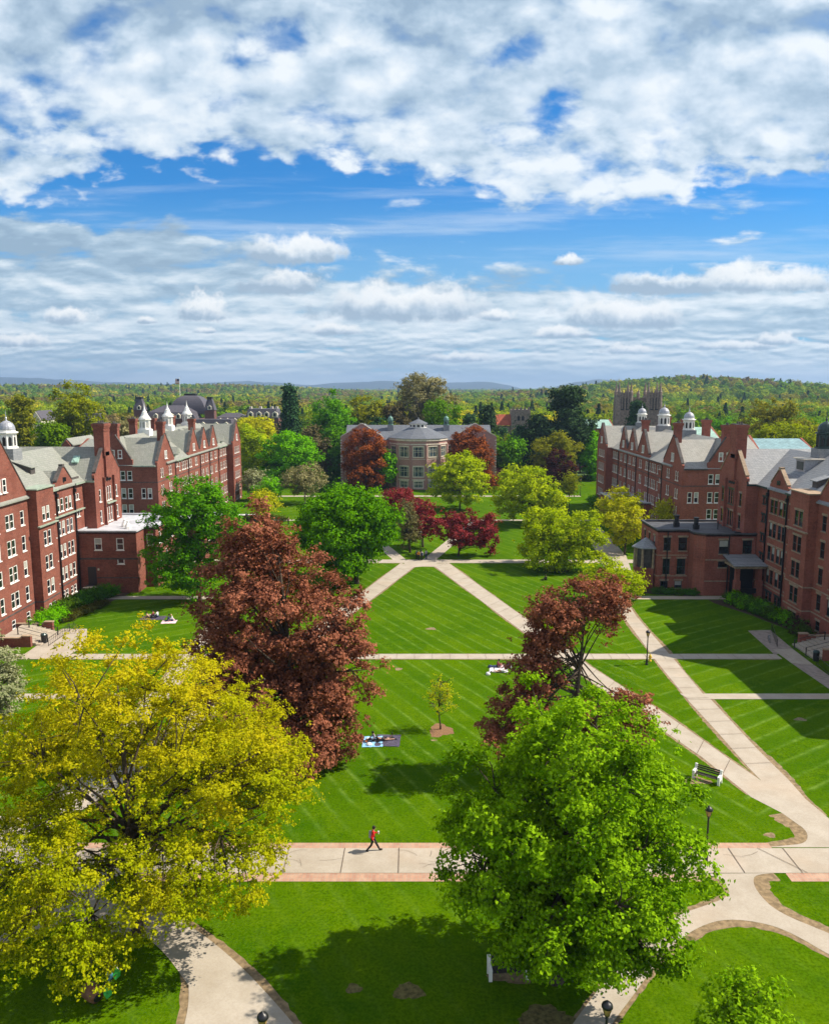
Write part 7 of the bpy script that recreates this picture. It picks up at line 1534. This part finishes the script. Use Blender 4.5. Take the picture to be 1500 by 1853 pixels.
    q.build('eyes', M['dark'], root); q = MB(); c_ = fc - up * .02 + fw * .01; q.tube([tuple(fc + up * .01), tuple(c_ + fw * .015)], [.008, .016], 6); q.build('nose', M['skin'], root); q = MB(); c_ = fc - up * .055; q.box(c_.x - .006, c_.x + .006, c_.y - .02, c_.y + .02, c_.z - .005, c_.z + .005); q.build('mouth', M['maroon'], root)
    for s_ in 'LR':
        a = Vector(J['an' + s_]); t_ = Vector(J['to' + s_]); q = MB(); q.tube([a + (a - t_) * .25, a.lerp(t_, .4), t_ + (t_ - a) * .15], [.045, .05, .035], 8); q.build('shoe', M[shoes], root, True)
    return root
x, y = g(675, 1541); person(x, y, 0, 'walk', 'person in a red hooded jacket and black trousers walking along the promenade', 'red', 'dark')
q = MB((x - .24, y, 1.2)); q.prism([(x - .27, y - .12, 1.02), (x - .27, y + .12, 1.02), (x - .25, y + .11, 1.38), (x - .25, y - .11, 1.38)], [(x - .10, y - .14, .99), (x - .10, y + .14, .99), (x - .10, y + .12, 1.44), (x - .10, y - .12, 1.44)]); tag(q.build('backpack', M['greyc']), 'grey backpack worn by the red-jacketed walker', 'backpack')
q = MB((x + .36, y + .15, 1.2)); q.lathe(x + .36, y + .14, [(.035, 1.15), (.048, 1.30), (.05, 1.31), (.05, 1.33)], 12); tag(q.build('paper_cup', M['whitec']), 'white paper cup held by the red-jacketed walker', 'cup')
GR = 'group standing at the path crossing'
for px_, py_, tp, bt, lb, rz in ((754, 1012, 'navy', 'dark', 'person in dark blue top at the left of the group standing at the crossing', 2.8), (757.5, 1014, 'orange', 'dark', 'person in an orange jacket in the group at the crossing', 1.2), (763, 1014, 'whitec', 'dark', 'person in a white top with a dark bag in the group at the crossing', -1.6), (771, 1012, 'greyc', 'navy', 'person in grey top and blue trousers at the right of the group at the crossing', 2.4)):
    x, y = g(px_, py_); person(x, y, rz, 'stand', lb, tp, bt, group=GR)
x, y = g(763, 1014); q = MB((x, y, 1)); q.box(x - .13, x + .13, y - .32, y - .16, 1.0, 1.42); tag(q.build('shoulder_bag', M['navy']), 'dark backpack on the white-topped person at the crossing', 'backpack')
x, y = g(505, 951); person(x, y, .4, 'stand', 'far person in a green top on the lawn beyond the copper maple', 'greenc', 'navy'); x, y = g(522, 949); person(x, y, -2.2, 'stand', 'far person in a tan top on the lawn, near the green-topped one', 'tan', 'dark')
def blanket(px_, py_, w_, d_, rz, mat, label, seed):
    x, y = g(px_, py_); rs = random.Random(seed); n = 10; v = []; f = []
    for j in range(n + 1):
        for i in range(n + 1):
            u, t_ = i / n - .5, j / n - .5; ex_ = rs.uniform(-.03, .03) if i in (0, n) or j in (0, n) else 0; v.append((u * w_ + ex_, t_ * d_ + ex_, .02 + .022 * abs(math.sin(u * 9 + seed) * math.cos(t_ * 7)) + rs.uniform(0, .012)))
    N1 = n + 1; top = [(j * N1 + i, j * N1 + i + 1, (j + 1) * N1 + i + 1, (j + 1) * N1 + i) for j in range(n) for i in range(n)]
    me = bpy.data.meshes.new('picnic_blanket'); me.from_pydata(v, [], top); me.shade_smooth(); o = link('picnic_blanket', me, M[mat]); o.location = (x, y, 0.004); o.rotation_euler = (0, 0, rz); tag(o, label, 'blanket'); return o
# centre lawn
blanket(674, 1343, 1.75, 2.1, .05, 'bluec', 'pale blue blanket on the central lawn under the grey-shirted sitter', 1); blanket(702, 1341, 2.1, 2.3, -.06, 'charc', 'dark grey blanket beside the pale blue one', 2)
x, y = g(677, 1342); person(x, y, R(200), 'sit', 'person in a grey shirt sitting on the pale blue blanket', 'greyc', 'dark', z=.03); x, y = g(696, 1341); person(x, y, R(15), 'prone', 'person in dark clothes lying on the dark grey blanket', 'dark', 'dark', legs=False, z=.03)
for (a, b_, mt_, nm, lb, rr2) in ((666, 1340, 'whitec', 'tote_bag', 'white bag on the pale blue blanket', .2), (708, 1338, 'dark', 'backpack', 'black bag at the back of the dark grey blanket', .25), (668, 1349, 'whitec', 'crumpled_cloth', 'crumpled white cloth at the front of the pale blue blanket', .25), (684, 1339, 'yellow', 'book', 'yellow book between the two blankets', .15)):
    x, y = g(a, b_); q = MB((x, y, 0)); q.lathe(x, y, [(rr2, .04), (rr2 * 1.05, .12), (rr2 * .7, .2), (rr2 * .2, .24)], 7, a); tag(q.build(nm, M[mt_]), lb, nm.split('_')[-1])
# by the right copper maple
blanket(902, 1213, 1.9, 1.5, -.15, 'whitec', 'white-blue blanket near the cross path, right of the lawn', 3); blanket(906, 1207, 1.8, .9, .1, 'navy', 'dark blue towel behind the white blanket', 4)
x, y = g(901, 1208); person(x, y, R(10), 'sit', 'person in a maroon top sitting on the dark blue towel', 'maroon', 'dark', legs=False, z=.03); x, y = g(907, 1209); person(x + .5, y + .2, R(5), 'supine', 'person in navy trousers lying with knees up behind the white blanket', 'pinkc', 'navy', z=.03)
x, y = g(905, 1217); person(x, y, R(185), 'prone', 'person in a white shirt lying face down on the white blanket', 'whitec', 'tan', legs=False, z=.03)
for (a, b_, mt_, nm, lb) in ((887, 1208, 'navy', 'backpack', 'dark blue bag left of the maroon-topped sitter'), (883, 1221, 'whitec', 'towel', 'small white bundle on the grass left of the white blanket'), (924, 1209, 'whitec', 'water_bottle', 'small white bottle on the grass right of the lying person')):
    x, y = g(a, b_); q = MB((x, y, 0)); r2 = .25 if nm != 'water_bottle' else .1; q.lathe(x, y, [(r2, .0), (r2 * 1.05, .12), (r2 * .7, .24), (r2 * .2, .28)], 7, a); tag(q.build(nm, M[mt_]), lb, nm.split('_')[-1])
# left lawn
blanket(277, 1119, 3.2, 1.7, .05, 'charc', 'dark blanket on the left lawn under a group of sitters', 5); blanket(306, 1126, 1.9, 1.5, .1, 'pinkc', 'pale pink blanket on the left lawn', 6)
for a, b_, ps_, rz, tp, bt, lb in ((271, 1119, 'lean', R(0), 'tan', 'dark', 'person in a tan top leaning back at the left of the dark blanket'), (278, 1117, 'sit', R(180), 'maroon', 'whitec', 'person in a maroon top sitting in the middle of the dark blanket'), (285, 1117, 'sit', R(170), 'whitec', 'navy', 'person in a white shirt sitting at the right of the dark blanket'),
                                   (305, 1124, 'sit', R(20), 'navy', 'pinkc', 'person in a dark top sitting on the pale pink blanket'), (312, 1124, 'sit', R(200), 'whitec', 'navy', 'fair-haired person in white sitting on the pale pink blanket')):
    x, y = g(a, b_); person(x, y, rz, ps_, lb, tp, bt, hair='fair' if 'fair' in lb else 'hair', z=.03)
x, y = g(988, 1050); person(x, y, R(200), 'sit', 'person in black sitting in the shade under the right lime trees', 'dark', 'dark')
x, y = g(445, 934); blanket(447, 932, 4.5, 2.2, 0, 'whitec', 'white blanket on the far lawn left of the budding tree', 7); person(x, y, 0, 'sit', 'far person in blue sitting on the far white blanket', 'navy', 'dark', z=.03)

# ------------------------------------------------------------------ haze
hv = bpy.data.materials.new('thin_air_haze'); hv.use_nodes = True; t = NT(hv.node_tree); t.n.clear()
pv = t.new('ShaderNodeVolumePrincipled'); pv.inputs['Color'].default_value = (0.42, 0.62, 0.92, 1); pv.inputs['Density'].default_value = 0.00012; pv.inputs['Anisotropy'].default_value = 0.2
t.l.new(pv.outputs[0], t.new('ShaderNodeOutputMaterial').inputs['Volume'])
HAZE = True
if HAZE:
    q = MB((0, 5000, 0)); q.box(-12500, 12500, -350, 11800, -30, 190); o = q.build('haze', hv); tag(o, kind='stuff')
